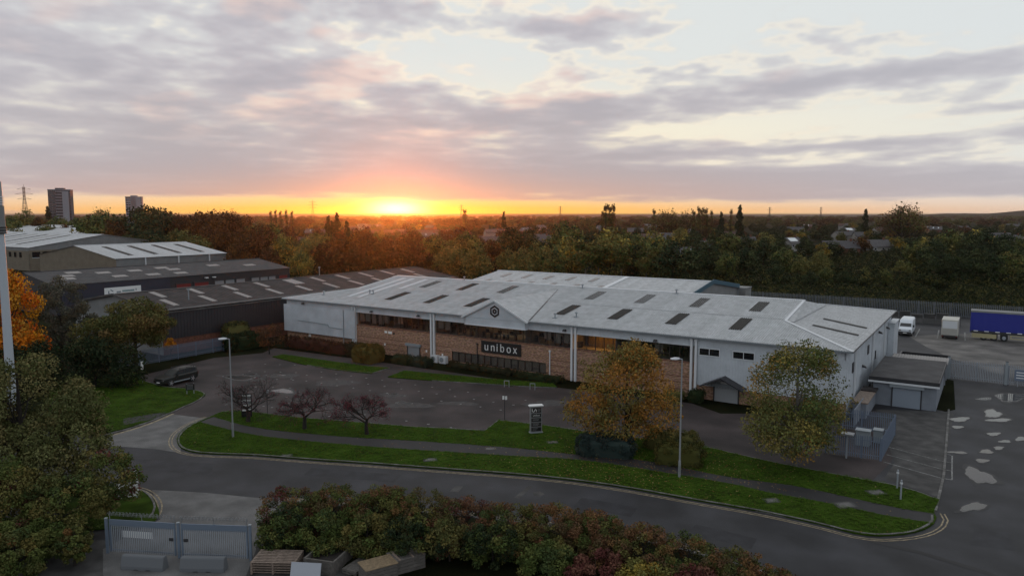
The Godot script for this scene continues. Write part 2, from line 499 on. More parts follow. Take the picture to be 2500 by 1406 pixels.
func ground() -> void:
	var m := MB.new()
	m.quad(Vector3(-4200, -0.08, 300), Vector3(4200, -0.08, 300), Vector3(4200, -0.08, -4600), Vector3(-4200, -0.08, -4600))
	structure("ground", m.mesh(), mats["ground"])
	# estate road and the lane that leaves it on the right
	flat("road", [[-95, -30], [95, -30], [95, -98], [36, -98], [34, -66], [-20, -66], [-34, -75], [-46, -66], [-95, -72]], 0.0, "asphalt")
	# car park and forecourt
	flat("car_park", [[-43.01, -83.96], [-46.46, -89.36], [-41.69, -101.3], [-36.06, -104.94], [-35.67, -108.85], [-19.65, -99.56], [4.75, -83.96], [19.1, -76.53], [21.01, -72.51], [35.01, -72.51], [37.85, -74.06], [41.19, -72.51], [30.58, -57.8], [26.38, -52.84], [22.82, -54.54], [18.71, -56.36], [15.18, -59], [5.45, -63.75], [-2.52, -63.16], [-14.57, -65.58], [-20.94, -66.86], [-26.78, -68.19], [-30.03, -70.43], [-34.36, -72.35], [-33.86, -76.53], [-34.03, -79.52], [-38.02, -83.96]], 0.006, "car_park")
	flat("entrance_apron", [[-36.71, -63.75], [-34.36, -72.35], [-29.95, -70.72], [-29.98, -67.52], [-29.44, -63.75], [-27.88, -60.26], [-30.41, -61.23], [-36.77, -62.58]], 0.010, "concrete")
	flat("gateway_apron", [[-26.24, -51.94], [-22.14, -51.39], [-16.08, -49.94], [-16.03, -47.13], [-15.36, -42.44], [-14.78, -39.12], [-22.38, -38.48], [-24.57, -42.44], [-23.17, -46.73]], 0.006, "concrete")
	flat("yard", [[-40, -44.2], [-14, -43.2], [-9, -41], [20, -36], [20, -25], [-40, -25]], 0.002, "concrete_old")
	# verge between road and car park: kerb line, grass, footpath
	var kerb_line := smooth_line([[-29.85, -71.16], [-30.5, -68.74], [-30.45, -66.09], [-29.72, -63.63], [-28.46, -61.56], [-26.89, -60.36], [-24.61, -59.83], [-21.43, -59.52], [-16.72, -58.49], [-11.51, -57.5], [-4.82, -56.08], [0, -55.08], [4.62, -53.76], [8.95, -51.94], [12.9, -49.86], [16.59, -48.01], [19.86, -45.9], [21.59, -44.49], [22.96, -44.14], [24.77, -44.43], [26.25, -45.09], [27.4, -46.03], [28.04, -46.87], [28.36, -47.8]], 0.7)
	var back := [[29.98, -49.94], [29.2, -51.62], [27.58, -53.42], [23.93, -55.71], [20.76, -58], [18.52, -60.04], [16.75, -61.79], [12.72, -63.75], [7.5, -65.83], [3.1, -68.19], [0.47, -69.29], [-1.35, -70], [-2.57, -66.34], [-9.65, -67.79], [-15.4, -69.43], [-20.95, -70.86], [-25.13, -72.51], [-28.42, -73.59], [-29.43, -72.97]]
	var island: Array = kerb_line.duplicate()
	island.append_array(back)
	m = MB.new()
	m.slab(island, 0.0, 0.085)
	structure("front_verge", m.mesh(), mats["grass"])
	verge_polys.append(island)
	kerb("front_kerb", side_of(kerb_line, -0.08))
	kerb("car_park_kerb", back, 0.12, 0.10)
	var upper := smooth_line([[-29.47, -71.01], [-23.97, -67.25], [-16.04, -64.71], [-8.11, -63.16], [-0.04, -61.34], [5.11, -59.62], [10.78, -58], [16.36, -54.37], [20.82, -52.43], [24.56, -49.64], [26.41, -48.28], [28.18, -47.4]], 1.0)
	var lower := smooth_line([[-30.03, -69.29], [-23.22, -65.08], [-13.27, -62.01], [-4.3, -60.15], [-0.03, -59.31], [5.82, -58.19], [11.89, -55.35], [16.65, -52.75], [18.42, -51.31], [21.97, -49.28], [25.09, -47.06], [27.35, -46.03]], 1.0)
	path_line = upper
	var walk: Array = upper.duplicate()
	var turned: Array = lower.duplicate()
	turned.reverse()
	walk.append_array(turned)
	path_area = walk
	flat("footpath", walk, 0.091, "asphalt_path")
	m = MB.new()
	strip(m, upper, 0.06, 0.10)
	strip(m, lower, 0.06, 0.10)
	structure("path_edging", m.mesh(), mats["concrete_old"])
	# yellow lines along the far kerb
	var edge: Array = kerb_line
	for off in [0.42, 0.66]:
		m = MB.new()
		strip(m, side_of(edge, off), 0.095, 0.014)
		structure("yellow_line", m.mesh(), mats["yellow_line"])
	var left_kerb := smooth_line([[-34.44, -72.51], [-34.77, -70.28], [-35.31, -68.19], [-36.2, -66.21], [-37.18, -64.59]], 0.9)
	m = MB.new()
	strip(m, side_of(left_kerb, -0.35), 0.3, 0.016)
	structure("yellow_line", m.mesh(), mats["yellow_line"])
	kerb("entrance_kerb", left_kerb)
	# gateway opposite, lower left
	var arc := smooth_line([[-28.85, -52.92], [-27.19, -52.34], [-25.79, -51.31], [-24.63, -49.86], [-23.96, -48.64], [-23.54, -47.4], [-23.42, -46.47]], 0.5)
	kerb("gateway_kerb", side_of(arc, 0.45))
	for off in [0.0, 0.26]:
		m = MB.new()
		strip(m, side_of(arc, off), 0.1, 0.014)
		structure("yellow_line", m.mesh(), mats["yellow_line"])
	var corner := smooth_line([[-23.36, -46.35], [-23.51, -47.33], [-24.7, -49.35], [-26.15, -51.15], [-27.48, -52.02], [-30.09, -52.43]], 0.8)
	var green: Array = corner.duplicate()
	green.append_array([[-33.1, -52.43], [-28.42, -44.73], [-24.86, -45.34]])
	m = MB.new()
	m.slab(green, 0.0, 0.08)
	structure("gateway_verge", m.mesh(), mats["grass"])
	# near side of the road
	var near := smooth_line([[-16.03, -49.79], [-9.8, -48.64], [-4.1, -47.4], [1.33, -45.96], [6.38, -44.14], [8.74, -43.16], [11.92, -41.13], [14.39, -39.31], [16.42, -37.6]], 1.0)
	kerb("near_kerb", side_of(near, 0.1))
	for off in [-0.35, -0.6]:
		m = MB.new()
		var dash := side_of(near, off)
		for i in range(0, dash.size() - 2, 3):
			strip(m, dash.slice(i, i + 3), 0.09, 0.014)
		structure("yellow_line", m.mesh(), mats["yellow_line"])
	var bank: Array = side_of(near, 0.25)
	bank.append_array([[22, -30], [-8, -38], [-13, -44]])
	m = MB.new()
	m.slab(bank, 0.0, 0.08)
	structure("near_verge", m.mesh(), mats["ground"])
	# lawn by the parked car
	var lawn_edge := smooth_line([[-44.03, -86.68], [-40.3, -83.75], [-37.48, -82.95], [-35.04, -81.39], [-33.95, -79.89], [-33.94, -76.7], [-34.41, -73.91], [-34.54, -72.2], [-35.22, -69.57], [-36.3, -67.12], [-37.83, -65.08]], 0.8)
	var lawn: Array = lawn_edge.duplicate()
	lawn.append_array([[-42.22, -65.58], [-53.07, -82.95], [-49.88, -88.22], [-47.42, -91.23]])
	m = MB.new()
	m.slab(lawn, 0.0, 0.085)
	structure("side_lawn", m.mesh(), mats["grass"])
	verge_polys.append(lawn)
	kerb("lawn_kerb", side_of(lawn_edge.slice(0, int(lawn_edge.size() * 0.72)), -0.07), 0.12, 0.10)
	flat("path_stub", [[-38.04, -70.43], [-35.16, -72.81], [-34.61, -72.35], [-34.84, -70.43], [-36.86, -68.19]], 0.090, "asphalt_path")
	# grass in front of the building, either side of a short path
	for g in [[[-33.65, -101.89], [-32.72, -103.7], [-27.82, -100.71], [-18.81, -95.22], [-15.89, -94.45], [-17.74, -90.99], [-22.63, -93.18], [-27.78, -96.54]], [[-15.28, -88.9], [-13.87, -92.69], [-8.7, -90.52], [-2.49, -88], [4.83, -85.4], [5.19, -83.35], [0, -84.36], [-4.86, -85.82], [-9.85, -87.12]]]:
		m = MB.new()
		m.slab(g, 0.0, 0.085)
		structure("building_lawn", m.mesh(), mats["grass"])
		verge_polys.append(g)
		var front: Array = g.slice(4 if g.size() == 8 else 5, g.size())
		kerb("building_kerb", front, 0.12, 0.10)
	# planting bed along the wall
	m = MB.new()
	var bed := []
	for p in [[-12.0, -5.2], [3.0, -4.6], [3.0, -0.1], [-12.0, -0.4]]:
		var q := S(p[0], p[1])
		bed.append([q.x, q.z])
	m.slab(bed, 0.0, 0.07)
	structure("planting_bed", m.mesh(), mats["ground"])
	# right-hand forecourt, yard and lane
	flat("forecourt", [[28.32, -54.28], [30.89, -57.7], [37.43, -74.06], [43.79, -73.43], [44.49, -72.51], [32.95, -54.54], [30.24, -50.39]], 0.012, "concrete_old")
	var strip_bed := [[52.97, -88.22], [53.21, -87.12], [45.58, -74.06], [44.11, -73.28], [43.65, -74.06], [48.19, -81.01]]
	m = MB.new()
	m.slab(strip_bed, 0.0, 0.03)
	structure("weed_strip", m.mesh(), mats["ground"])
	flat("service_yard", [[38, -96], [52.3, -98], [66, -88], [110, -88], [115, -150], [60, -150], [44, -120]], 0.006, "asphalt")
	flat("yard_slab", [[65.29, -120.02], [62.85, -110.57], [60.98, -100.13], [60.93, -92.2], [61.58, -87.12], [63.64, -77.39], [101.2, -124.25], [76.15, -122.1]], 0.011, "concrete_yard")
	# bay lines on the forecourt and the kerb of the lane
	for q in [[[44.91, -74.06], [32.93, -54.45], [28.47, -47.8]]]:
		kerb("lane_kerb", q, 0.2, 0.06)
	for q in [[[[32.51, -61.79], [34.94, -58.19], [35.65, -57.7]], 0.09], [[[31.28, -59.83], [33.81, -56.36], [34.45, -55.8]], 0.09], [[[30.12, -58], [32.63, -54.37], [33.24, -53.93]], 0.11], [[[36.6, -59.52], [33.27, -53.93]], 0.11], [[[36.34, -60.36], [36.6, -59.52]], 0.08]]:
		m = MB.new()
		strip(m, q[0], q[1], 0.020)
		structure("bay_line", m.mesh(), mats["white_line"])
	for q in [[[[71.32, -127.4], [65.85, -118.8]], 0.2], [[[73.89, -126.03], [68.77, -117.61]], 0.2], [[[76.73, -123.38], [71.84, -115.29]], 0.2], [[[66.25, -126.03], [63, -120.02]], 0.2]]:
		m = MB.new()
		strip(m, q[0], q[1], 0.018)
		structure("bay_line", m.mesh(), mats["white_line"])
	# white setts marking the car-park bays
	var sett := MB.new()
	sett.cbox(Vector3(0, 0.009, 0), Vector3(0.22, 0.010, 0.22))
	var sett_mesh := sett.mesh()
	var park: Node = get_node("car_park")
	for p in [[-2, -14], [0, -18], [3, -21], [6, -24], [9, -27], [12, -30]]:
		for k in 4:
			_sett(park, sett_mesh, S(p[0] + k * 1.9, p[1] + k * 0.9))
	for row in [-13.2, -15.6, -18.0]:
		for k in 13:
			_sett(park, sett_mesh, S(8.0 + k * 2.45, row + 0.18 * k))
	for row in [-26.5, -24.4]:
		for k in 9:
			_sett(park, sett_mesh, S(17.0 + k * 2.5, row - 1.6 + 0.3 * k))
	for p in [[47, -12], [49, -14], [51, -16], [54, -14.5], [45, -9.5], [43.5, -11]]:
		_sett(park, sett_mesh, S(p[0], p[1]))
	# puddles
	for p in [[40.13, -60.58, 0.76, -0.41, 0.64, 0.2], [35.87, -54.81, 1.26, -1.45, 2.3, 0.5], [31.67, -48.78, 0.95, -0.65, 1.04, -0.3], [41.82, -61.56, 0.56, -0.36, 0.55, 0], [44.01, -65.58, 0.67, -0.49, 0.75, 0], [43.56, -63.39, 0.58, -0.39, 0.58, 0], [37.58, -60.36, 0.97, -0.26, 0.43, 0.2], [42.05, -67.79, 0.77, -0.32, 0.53, 0], [43.85, -70.43, 1.04, -0.69, 1.14, 0], [47.46, -70.14, 1.6, -0.47, 0.71, 0.1], [54.74, -79.16, 1.79, -1.89, 2.8, 0], [48.4, -72.51, 1.07, -1.26, 1.93, 0], [51.36, -78.44, 1.07, -0.45, 0.71, 0], [38.33, -58.29, 0.73, -0.38, 0.59, 0.4], [45.5, -64.11, 0.73, -0.49, 0.71, 0]]:
		_puddle(p)
	for p in [[-32.82, -90.75, 1.03, 0.25, 0.7, 0], [-33.42, -88.9, 2.51, 0.57, 1.56, 0], [-29.49, -90.28, 1.33, 0.22, 0.7, 0], [-26, -81.97, 1.39, 0.41, 1.34, 0], [-11.53, -76.7, 1.13, 0.1, 0.68, 0.1], [-13.25, -80.63, 0.64, 0.06, 0.37, 0]]:
		_puddle(p)
	# worn stains in the car park, tarmac repairs in the road
	for p in [[-32.66, -88.9, 3.02, 0.72, 2, 0], [-28.43, -89.82, 2.23, 0.42, 1.37, 0.2], [-25.41, -81.58, 2.13, 0.52, 1.69, 0], [-10.74, -75.69, 2.58, 0.18, 1.31, 0.1], [-13.16, -80.07, 1.81, 0.15, 0.92, 0], [-5.64, -76.53, 2.17, 0.07, 1, 0.2], [-20.93, -86.04, 3.41, 0.35, 1.47, 0], [3.47, -76.53, 2.6, -0.06, 1.33, 0]]:
		blob("worn_patch", p, 0.0078, "worn_tarmac")
	for p in [[[-15.89, -56.64], [-8.51, -54.99], [-8.89, -53.42], [-16.07, -54.99]], [[4.93, -50.46], [8.7, -48.78], [7.88, -47.13], [4.22, -48.92]], [[11.93, -45.96], [15.21, -43.85], [14.38, -42.44], [11.08, -44.61]], [[-30.92, -58.8], [-24.06, -57.6], [-23.16, -54.99], [-29.64, -56.26]], [[29.58, -45.34], [31.52, -44.73], [30.04, -42.17], [27.86, -42.99]]]:
		flat("road_repair", p, 0.0045, "repair_tarmac")
	# patches in the road
	for p in [[[-4.51, -51.62], [-4.18, -52.75], [-3.62, -52.59], [-3.76, -51.94], [-3.9, -51.47]], [[0.15, -50.46], [1.21, -52.75], [1.51, -52.59], [0.52, -50.24]], [[1.48, -51.47], [1.96, -51.62], [2.38, -51.15], [1.98, -50.54], [1.58, -50.84]]]:
		flat("road_patch", p, 0.010, "concrete_old")
	for q in [[[22.04, -43.56], [24.28, -41.91], [26.48, -39.64], [27.81, -37.6]]]:
		m = MB.new()
		strip(m, q, 0.45, 0.008)
		structure("road_seam", m.mesh(), mats["asphalt_path"])
	# utility covers set in the verge
	var spots := [[-6.67, -58.29], [22.94, -48.92], [3.52, -62.92], [18.16, -49.72], [26.19, -51.23], [-18.67, -59.41], [-1.85, -61.12]]
	var said := ["grey cover in the grass midway along the front verge", "long pale concrete cover set in the footpath edge", "small grey cover on the grass beside the black totem sign", "dark cover in the verge between footpath and road", "mossy stone cover in the grass by the two posts", "small worn cover near the kerb on the front verge", "pale patch cover on the dark footpath"]
	for k in spots.size():
		var p := [0, 0, [0.9, 1.2, 0.8, 0.9, 1.0, 0.7, 0.8][k]]
		var o := thing("inspection_cover", Vector3(spots[k][0], 0, spots[k][1]), 10.0, said[k], "cover", "covers in the verge")
		pbox(o, "surround", Vector3(-p[2] * 0.62, 0.06, -p[2] * 0.45), Vector3(p[2] * 0.62, 0.098, p[2] * 0.45), mats["concrete_old"])
		pbox(o, "lid", Vector3(-p[2] * 0.45, 0.099, -p[2] * 0.3), Vector3(p[2] * 0.45, 0.106, p[2] * 0.3), mats["kerb1"])

func _sett(park: Node, m: Mesh, at: Vector3) -> void:
	part(park, "marker_sett", m, mats["white_line"], at)

func blob(called: String, p: Array, y: float, material: String) -> void:
	var r := RandomNumberGenerator.new()
	r.seed = int(p[0] * 300 + p[1] * 50 + 9000)
	var poly := []
	for k in 40:
		var a := TAU * k / 40.0
		var s := 0.85 + 0.16 * sin(2 * a + p[0]) + 0.12 * sin(3 * a + p[1]) + 0.06 * sin(9 * a) + r.randf() * 0.05
		poly.append([p[0] + (p[2] * cos(a) + p[3] * sin(a)) * s, p[1] + p[4] * sin(a) * s])
	var m := MB.new()
	m.sheet(poly, y)
	structure(called, m.mesh(), mats[material])

func _puddle(p: Array) -> void:
	var r := RandomNumberGenerator.new()
	r.seed = int(p[0] * 700 + p[1] * 100 + 9000)
	var c := Vector3(p[0], 0, p[1])
	var px := Vector3(p[2] * 0.85, 0, 0)
	var pz := Vector3(p[3], 0, p[4]) * 0.8
	var ph := [r.randf() * TAU, r.randf() * TAU, r.randf() * TAU]
	var poly := []
	for k in 48:
		var a := TAU * k / 48.0
		var s: float = 0.84 + 0.12 * sin(2 * a + ph[0]) + 0.11 * sin(3 * a + ph[1]) + 0.06 * sin(5 * a + ph[2]) + 0.035 * sin(11 * a + ph[0])
		var q := c + (px * cos(a) + pz * sin(a + p[5])) * s
		poly.append([q.x, q.z])
	var m := MB.new()
	var wet := []
	for k in poly.size():
		var a := TAU * k / poly.size()
		var w: float = 1.4 + 0.2 * sin(3 * a + ph[1]) + 0.1 * sin(7 * a + ph[0])
		wet.append([c.x + (poly[k][0] - c.x) * w, c.z + (poly[k][1] - c.z) * w])
	m.sheet(wet, 0.013 + 0.0005 * r.randf())
	structure("wet_patch", m.mesh(), mats["wet_asphalt"])
	m = MB.new()
	var rim := []
	for q in poly:
		rim.append([c.x + (q[0] - c.x) * 1.16, c.z + (q[1] - c.z) * 1.16])
	m.sheet(rim, 0.0165)
	structure("puddle_edge", m.mesh(), mats["shallow_water"])
	m = MB.new()
	m.sheet(poly, 0.0195)
	structure("puddle", m.mesh(), mats["water"])

# ---- the long white unit: local x = u, y = height, z = -v
func W(u: float, v: float, h: float) -> Vector3:
	return Vector3(u, h, -v)

const EAVE := 6.78
const SLOPE := 0.148

func roof_h(v: float) -> float:
	return EAVE + SLOPE * (v + 0.5)

func ribbed(m: MB, u0: float, u1: float, lo: Callable, hi: Callable, lift := 0.0, pitch := 0.25, rise := 0.05) -> void: # corrugated sheet on the front slope
	var steps := [0.0, 0.52, 0.62, 0.9, 1.0]
	var up := [0.0, 0.0, 1.0, 1.0, 0.0]
	var u := u0
	while u < u1 - 0.001:
		for k in 4:
			var a: float = minf(u + steps[k] * pitch, u1)
			var b: float = minf(u + steps[k + 1] * pitch, u1)
			if b - a < 0.001:
				continue
			var ha: float = up[k] * rise + lift
			var hb: float = up[k + 1] * rise + lift
			var va: float = lo.call(a)
			var vb: float = lo.call(b)
			var wa: float = hi.call(a)
			var wb: float = hi.call(b)
			if wa - va < 0.01 and wb - vb < 0.01:
				continue
			m.quad(W(a, va, roof_h(va) + ha), W(b, vb, roof_h(vb) + hb), W(b, wb, roof_h(wb) + hb), W(a, wa, roof_h(wa) + ha))
		u += pitch

func front_top(u: float) -> float: # where the front slope ends at the top
	if u < -6.5:
		return -0.5 + (u + 14.7) / 8.2 * 8.7
	if u > 59.7:
		return -0.5 + (68.0 - u) / 8.3 * 8.7
	return 17.5

func ped_low(u: float) -> float: # the pediment's roof covers the slope below this line
	var t := 1.0 - absf(u - 26.35) / 4.75
	return -0.5 if t <= 0.0 else -0.5 + t * 14.6

func window_band(b: Node3D, called: String, u0: float, u1: float, h0: float, h1: float, v: float, panes: int, transoms: Array) -> void:
	var w := Node3D.new()
	w.name = called
	b.add_child(w, true)
	var f := MB.new()
	f.box(W(u0, v, h0), W(u1, v + 0.1, h0 + 0.07))
	f.box(W(u0, v, h1 - 0.07), W(u1, v + 0.1, h1))
	for k in panes + 1:
		var u := lerpf(u0, u1, float(k) / panes)
		f.box(W(clampf(u - 0.035, u0, u1), v + 0.004, h0 + 0.07), W(clampf(u + 0.035, u0, u1), v + 0.096, h1 - 0.07))
	for k in transoms:
		var a := lerpf(u0, u1, float(k) / panes) + 0.035
		var c := lerpf(u0, u1, float(k + 1) / panes) - 0.035
		f.box(W(a, v + 0.006, lerpf(h0, h1, 0.36)), W(c, v + 0.09, lerpf(h0, h1, 0.36) + 0.06))
	part(w, "frame", f.mesh(), mats["frame"])
	for k in panes:
		var a := lerpf(u0, u1, float(k) / panes) + 0.03
		var c := lerpf(u0, u1, float(k + 1) / panes) - 0.03
		pbox(w, "pane", W(a, v + 0.045, h0 + 0.06), W(c, v + 0.055, h1 - 0.06), mats["glass"])

func double_pipe(b: Node3D, u: float) -> void:
	for d in [0.0, 0.5]:
		var m := MB.new()
		m.box(W(u + d, -0.28, 0.0), W(u + d + 0.24, -0.02, EAVE - 0.12))
		m.box(W(u + d - 0.05, -0.33, EAVE - 0.5), W(u + d + 0.29, -0.015, EAVE - 0.32))
		part(b, "downpipe", m.mesh(), mats["trim"])

func flood_light(b: Node3D, u: float, h: float, v: float) -> void:
	var m := MB.new()
	m.bar(W(u, v, h), W(u, v - 0.25, h + 0.05), 0.06, 0.06)
	m.hexa([W(u - 0.24, v - 0.42, h - 0.12), W(u + 0.24, v - 0.42, h - 0.12), W(u + 0.24, v - 0.15, h - 0.02), W(u - 0.24, v - 0.15, h - 0.02),
		W(u - 0.18, v - 0.36, h + 0.08), W(u + 0.18, v - 0.36, h + 0.08), W(u + 0.18, v - 0.15, h + 0.14), W(u - 0.18, v - 0.15, h + 0.14)])
	part(b, "flood_light", m.mesh(), mats["dark_metal"])

func cladding(u0: float, u1: float, h0: float, h1: float, v: float, pitch := 0.3) -> ArrayMesh: # vertical box-profile sheet facing the car park
	var m := MB.new()
	var u := u0
	while u < u1 - 0.01:
		var a := minf(u + pitch * 0.6, u1)
		var c := minf(u + pitch, u1)
		m.quad(W(u, v, h0), W(a, v, h0), W(a, v, h1), W(u, v, h1))
		if c > a:
			m.quad(W(a, v, h0), W(a + 0.02, v - 0.03, h0), W(a + 0.02, v - 0.03, h1), W(a, v, h1))
			m.quad(W(a + 0.02, v - 0.03, h0), W(c - 0.02, v - 0.03, h0), W(c - 0.02, v - 0.03, h1), W(a + 0.02, v - 0.03, h1))
			m.quad(W(c - 0.02, v - 0.03, h0), W(c, v, h0), W(c, v, h1), W(c - 0.02, v - 0.03, h1))
		u += pitch
	m.quad(W(u0, v - 0.03, h1), W(u1, v - 0.03, h1), W(u1, v + 0.05, h1), W(u0, v + 0.05, h1))
	return m.mesh()

func shutter(b: Node3D, called: String, u0: float, u1: float, h: float, v: float, material: String) -> void:
	var m := MB.new()
	var k := 0
	while k * 0.1 < h:
		m.hexa([W(u0, v - 0.02, k * 0.1), W(u1, v - 0.02, k * 0.1), W(u1, v + 0.03, k * 0.1), W(u0, v + 0.03, k * 0.1),
			W(u0, v + 0.005, k * 0.1 + 0.096), W(u1, v + 0.005, k * 0.1 + 0.096), W(u1, v + 0.03, k * 0.1 + 0.096), W(u0, v + 0.03, k * 0.1 + 0.096)])
		k += 1
	var s := part(b, called, m.mesh(), mats[material])
	var f := MB.new()
	f.box(W(u0 - 0.12, v - 0.06, 0), W(u0 - 0.005, v + 0.05, h + 0.02))
	f.box(W(u1 + 0.005, v - 0.06, 0), W(u1 + 0.12, v + 0.05, h + 0.02))
	part(s, "guide_rail", f.mesh(), mats["dark_metal"])
	pbox(s, "shutter_box", W(u0 - 0.3, v - 0.3, h + 0.02), W(u1 + 0.3, v + 0.02, h + 0.38), mats["gutter"])

func main_unit() -> void:
	var b := thing("industrial_unit", SITE, SITE_TURN, "long white-roofed industrial unit with brick front and black unibox sign", "building")
	# brick and plain walls
	var m := MB.new()
	m.box(W(-14.2, 0.0, 0), W(0.9, 0.25, 1.78))
	m.box(W(0.9, 0.0, 0), W(18.7, 0.25, 3.9))
	m.box(W(18.7, 0.0, 0), W(33.4, 0.25, 0.36)); m.box(W(18.7, 0.0, 1.72), W(33.4, 0.25, 3.9))
	m.box(W(33.4, 0.0, 0), W(52.2, 0.25, 3.9))
	m.box(W(52.2, 0.0, 0), W(67.5, 0.25, 1.55))
	part(b, "brick_wall", m.mesh(), mats["brick0"])
	m = MB.new()
	for h in [0.75, 1.5, 2.15]:
		for seg in [[1.2, 10.3], [13.8, 18.4], [33.8, 51.7]]:
			m.box(W(seg[0], -0.012, h), W(seg[1], 0.02, h + 0.07))
	m.box(W(1.2, -0.02, 3.76), W(51.7, 0.02, 3.86))
	part(b, "dark_brick_course", m.mesh(), mats["brick1"])
	# raised cladding panel at the left end
	m = MB.new()
	m.box(W(-14.45, -0.02, 1.78), W(1.05, 0.20, 5.86))
	part(b, "panel_backing", m.mesh(), mats["white_sheet"])
	part(b, "cladding_panel", cladding(-14.5, 1.1, 1.74, 5.9, -0.38), mats["white_sheet"])
	pbox(b, "panel_return", W(-14.5, -0.38, 1.74), W(-14.42, 0.0, 5.9), mats["white_sheet"])
	pbox(b, "panel_sill", W(-14.5, -0.38, 1.70), W(1.1, -0.02, 1.735), mats["gutter"])
	m = MB.new()
	m.bar(W(-11.2, -0.46, 3.55), W(-4.6, -0.46, 3.42), 0.07, 0.07)
	m.bar(W(-4.6, -0.46, 3.45), W(-4.3, -0.46, 3.05), 0.07, 0.07)
	m.bar(W(-4.3, -0.46, 3.05), W(-1.4, -0.46, 3.0), 0.07, 0.07)
	m.bar(W(-1.2, -0.46, 0.1), W(-1.2, -0.46, 5.9), 0.09, 0.09)
	part(b, "conduit", m.mesh(), mats["gutter"])
	# fascia over the windows
	part(b, "fascia", cladding(-14.2, 67.5, 5.78, 6.66, 0.0, 0.9), mats["white_sheet"])
	pbox(b, "fascia_backing", W(-14.2, 0.02, 5.72), W(67.5, 0.25, 6.66), mats["white_sheet"])
	pbox(b, "fascia_sill", W(1.1, -0.16, 5.70), W(51.9, -0.035, 5.77), mats["trim"])
	m = MB.new()
	m.hexa([W(-14.7, -0.58, 6.62), W(68.0, -0.58, 6.62), W(68.0, -0.36, 6.62), W(-14.7, -0.36, 6.62), W(-14.7, -0.62, 6.78), W(68.0, -0.62, 6.78), W(68.0, -0.36, 6.78), W(-14.7, -0.36, 6.78)])
	part(b, "gutter", m.mesh(), mats["gutter"])
	pbox(b, "soffit", W(-14.5, -0.36, 6.60), W(67.8, 0.0, 6.66), mats["trim"])
	# right-hand clad bay
	part(b, "cladding_panel", cladding(52.6, 67.5, 1.5, 5.77, -0.06), mats["white_sheet"])
	pbox(b, "panel_backing", W(52.2, 0.0, 1.55), W(67.5, 0.25, 5.72), mats["white_sheet"])
	for q in [[52.75, 54.9], [56.4, 58.55], [60.1, 62.2], [63.8, 65.9]]:
		var w := pbox(b, "small_window", W(q[0], -0.125, 4.86), W(q[1], -0.05, 5.56), mats["dark_glass"])
		m = MB.new()
		m.box(W(q[0] - 0.08, -0.14, 4.78), W(q[1] + 0.08, -0.05, 4.86)); m.box(W(q[0] - 0.08, -0.14, 5.56), W(q[1] + 0.08, -0.05, 5.64))
		m.box(W(q[0] - 0.08, -0.139, 4.86), W(q[0], -0.05, 5.56)); m.box(W(q[1], -0.139, 4.86), W(q[1] + 0.08, -0.05, 5.56))
		m.box(W((q[0] + q[1]) / 2 - 0.03, -0.138, 4.86), W((q[0] + q[1]) / 2 + 0.03, -0.05, 5.56))
		part(w, "frame", m.mesh(), mats["trim"])
	# end and rear walls
	m = MB.new()
	var v := 0.25
	while v < 35.0:
		var w0 := minf(v + 0.24, 35.0)
		var w1 := minf(v + 0.4, 35.0)
		m.quad(W(67.5, v, 0), W(67.5, w0, 0), W(67.5, w0, 6.66), W(67.5, v, 6.66))
		m.quad(W(67.5, w0, 0), W(67.53, w0 + 0.02, 0), W(67.53, w0 + 0.02, 6.66), W(67.5, w0, 6.66))
		m.quad(W(67.53, w0 + 0.02, 0), W(67.53, w1 - 0.02, 0), W(67.53, w1 - 0.02, 6.66), W(67.53, w0 + 0.02, 6.66))
		m.quad(W(67.53, w1 - 0.02, 0), W(67.5, w1, 0), W(67.5, w1, 6.66), W(67.53, w1 - 0.02, 6.66))
		v += 0.4
	part(b, "end_cladding", m.mesh(), mats["white_sheet"])
	m = MB.new()
	m.box(W(67.2, 0.0, 0), W(67.49, 35.0, 6.66)); m.box(W(-14.2, 34.75, 0), W(67.2, 35.0, 6.66)); m.box(W(-14.2, 0.25, 0), W(-13.95, 34.75, 6.66))
	part(b, "end_wall", m.mesh(), mats["white_sheet"])
	for q in [[4.0, 6.6], [16.8, 6.6], [27.5, 6.6]]:
		m = MB.new()
		m.box(W(67.54, q[0], 0.1), W(67.72, q[0] + 0.2, q[1]))
		part(b, "downpipe", m.mesh(), mats["trim"])
	for q in [[2.6, 4.6, 0.9], [13.0, 4.8, 1.0], [19.6, 3.2, 0.5]]:
		m = MB.new()
		m.box(W(67.54, q[0], q[1] - 0.5), W(67.62, q[0] + q[2], q[1] + 0.5))
		part(b, "end_louvre", m.mesh(), mats["dark_metal"])
	for q in [[9.4, 3.6], [22.0, 5.6], [29.5, 5.2]]:
		m = MB.new()
		m.hexa([W(67.55, q[0], q[1] - 0.1), W(68.0, q[0] + 0.05, q[1] - 0.2), W(68.0, q[0] + 0.4, q[1] - 0.2), W(67.55, q[0] + 0.45, q[1] - 0.1), W(67.55, q[0], q[1] + 0.15), W(67.9, q[0] + 0.05, q[1]), W(67.9, q[0] + 0.4, q[1]), W(67.55, q[0] + 0.45, q[1] + 0.15)])
		part(b, "flood_light", m.mesh(), mats["dark_metal"])
	pbox(b, "plinth_strip", W(67.54, 0.3, 0), W(67.6, 34.8, 0.35), mats["dark_metal"])
	m = MB.new()
	m.hexa([W(67.8, -0.58, 6.62), W(68.02, -0.58, 6.62), W(68.02, 35.4, 6.62), W(67.8, 35.4, 6.62), W(67.8, -0.58, 6.76), W(68.06, -0.58, 6.76), W(68.06, 35.4, 6.76), W(67.8, 35.4, 6.76)])
	part(b, "gutter", m.mesh(), mats["dark_metal"])
	# roof: front slope of separate sheets in two rows with a lap between
	var k := 0
	var u := -14.7
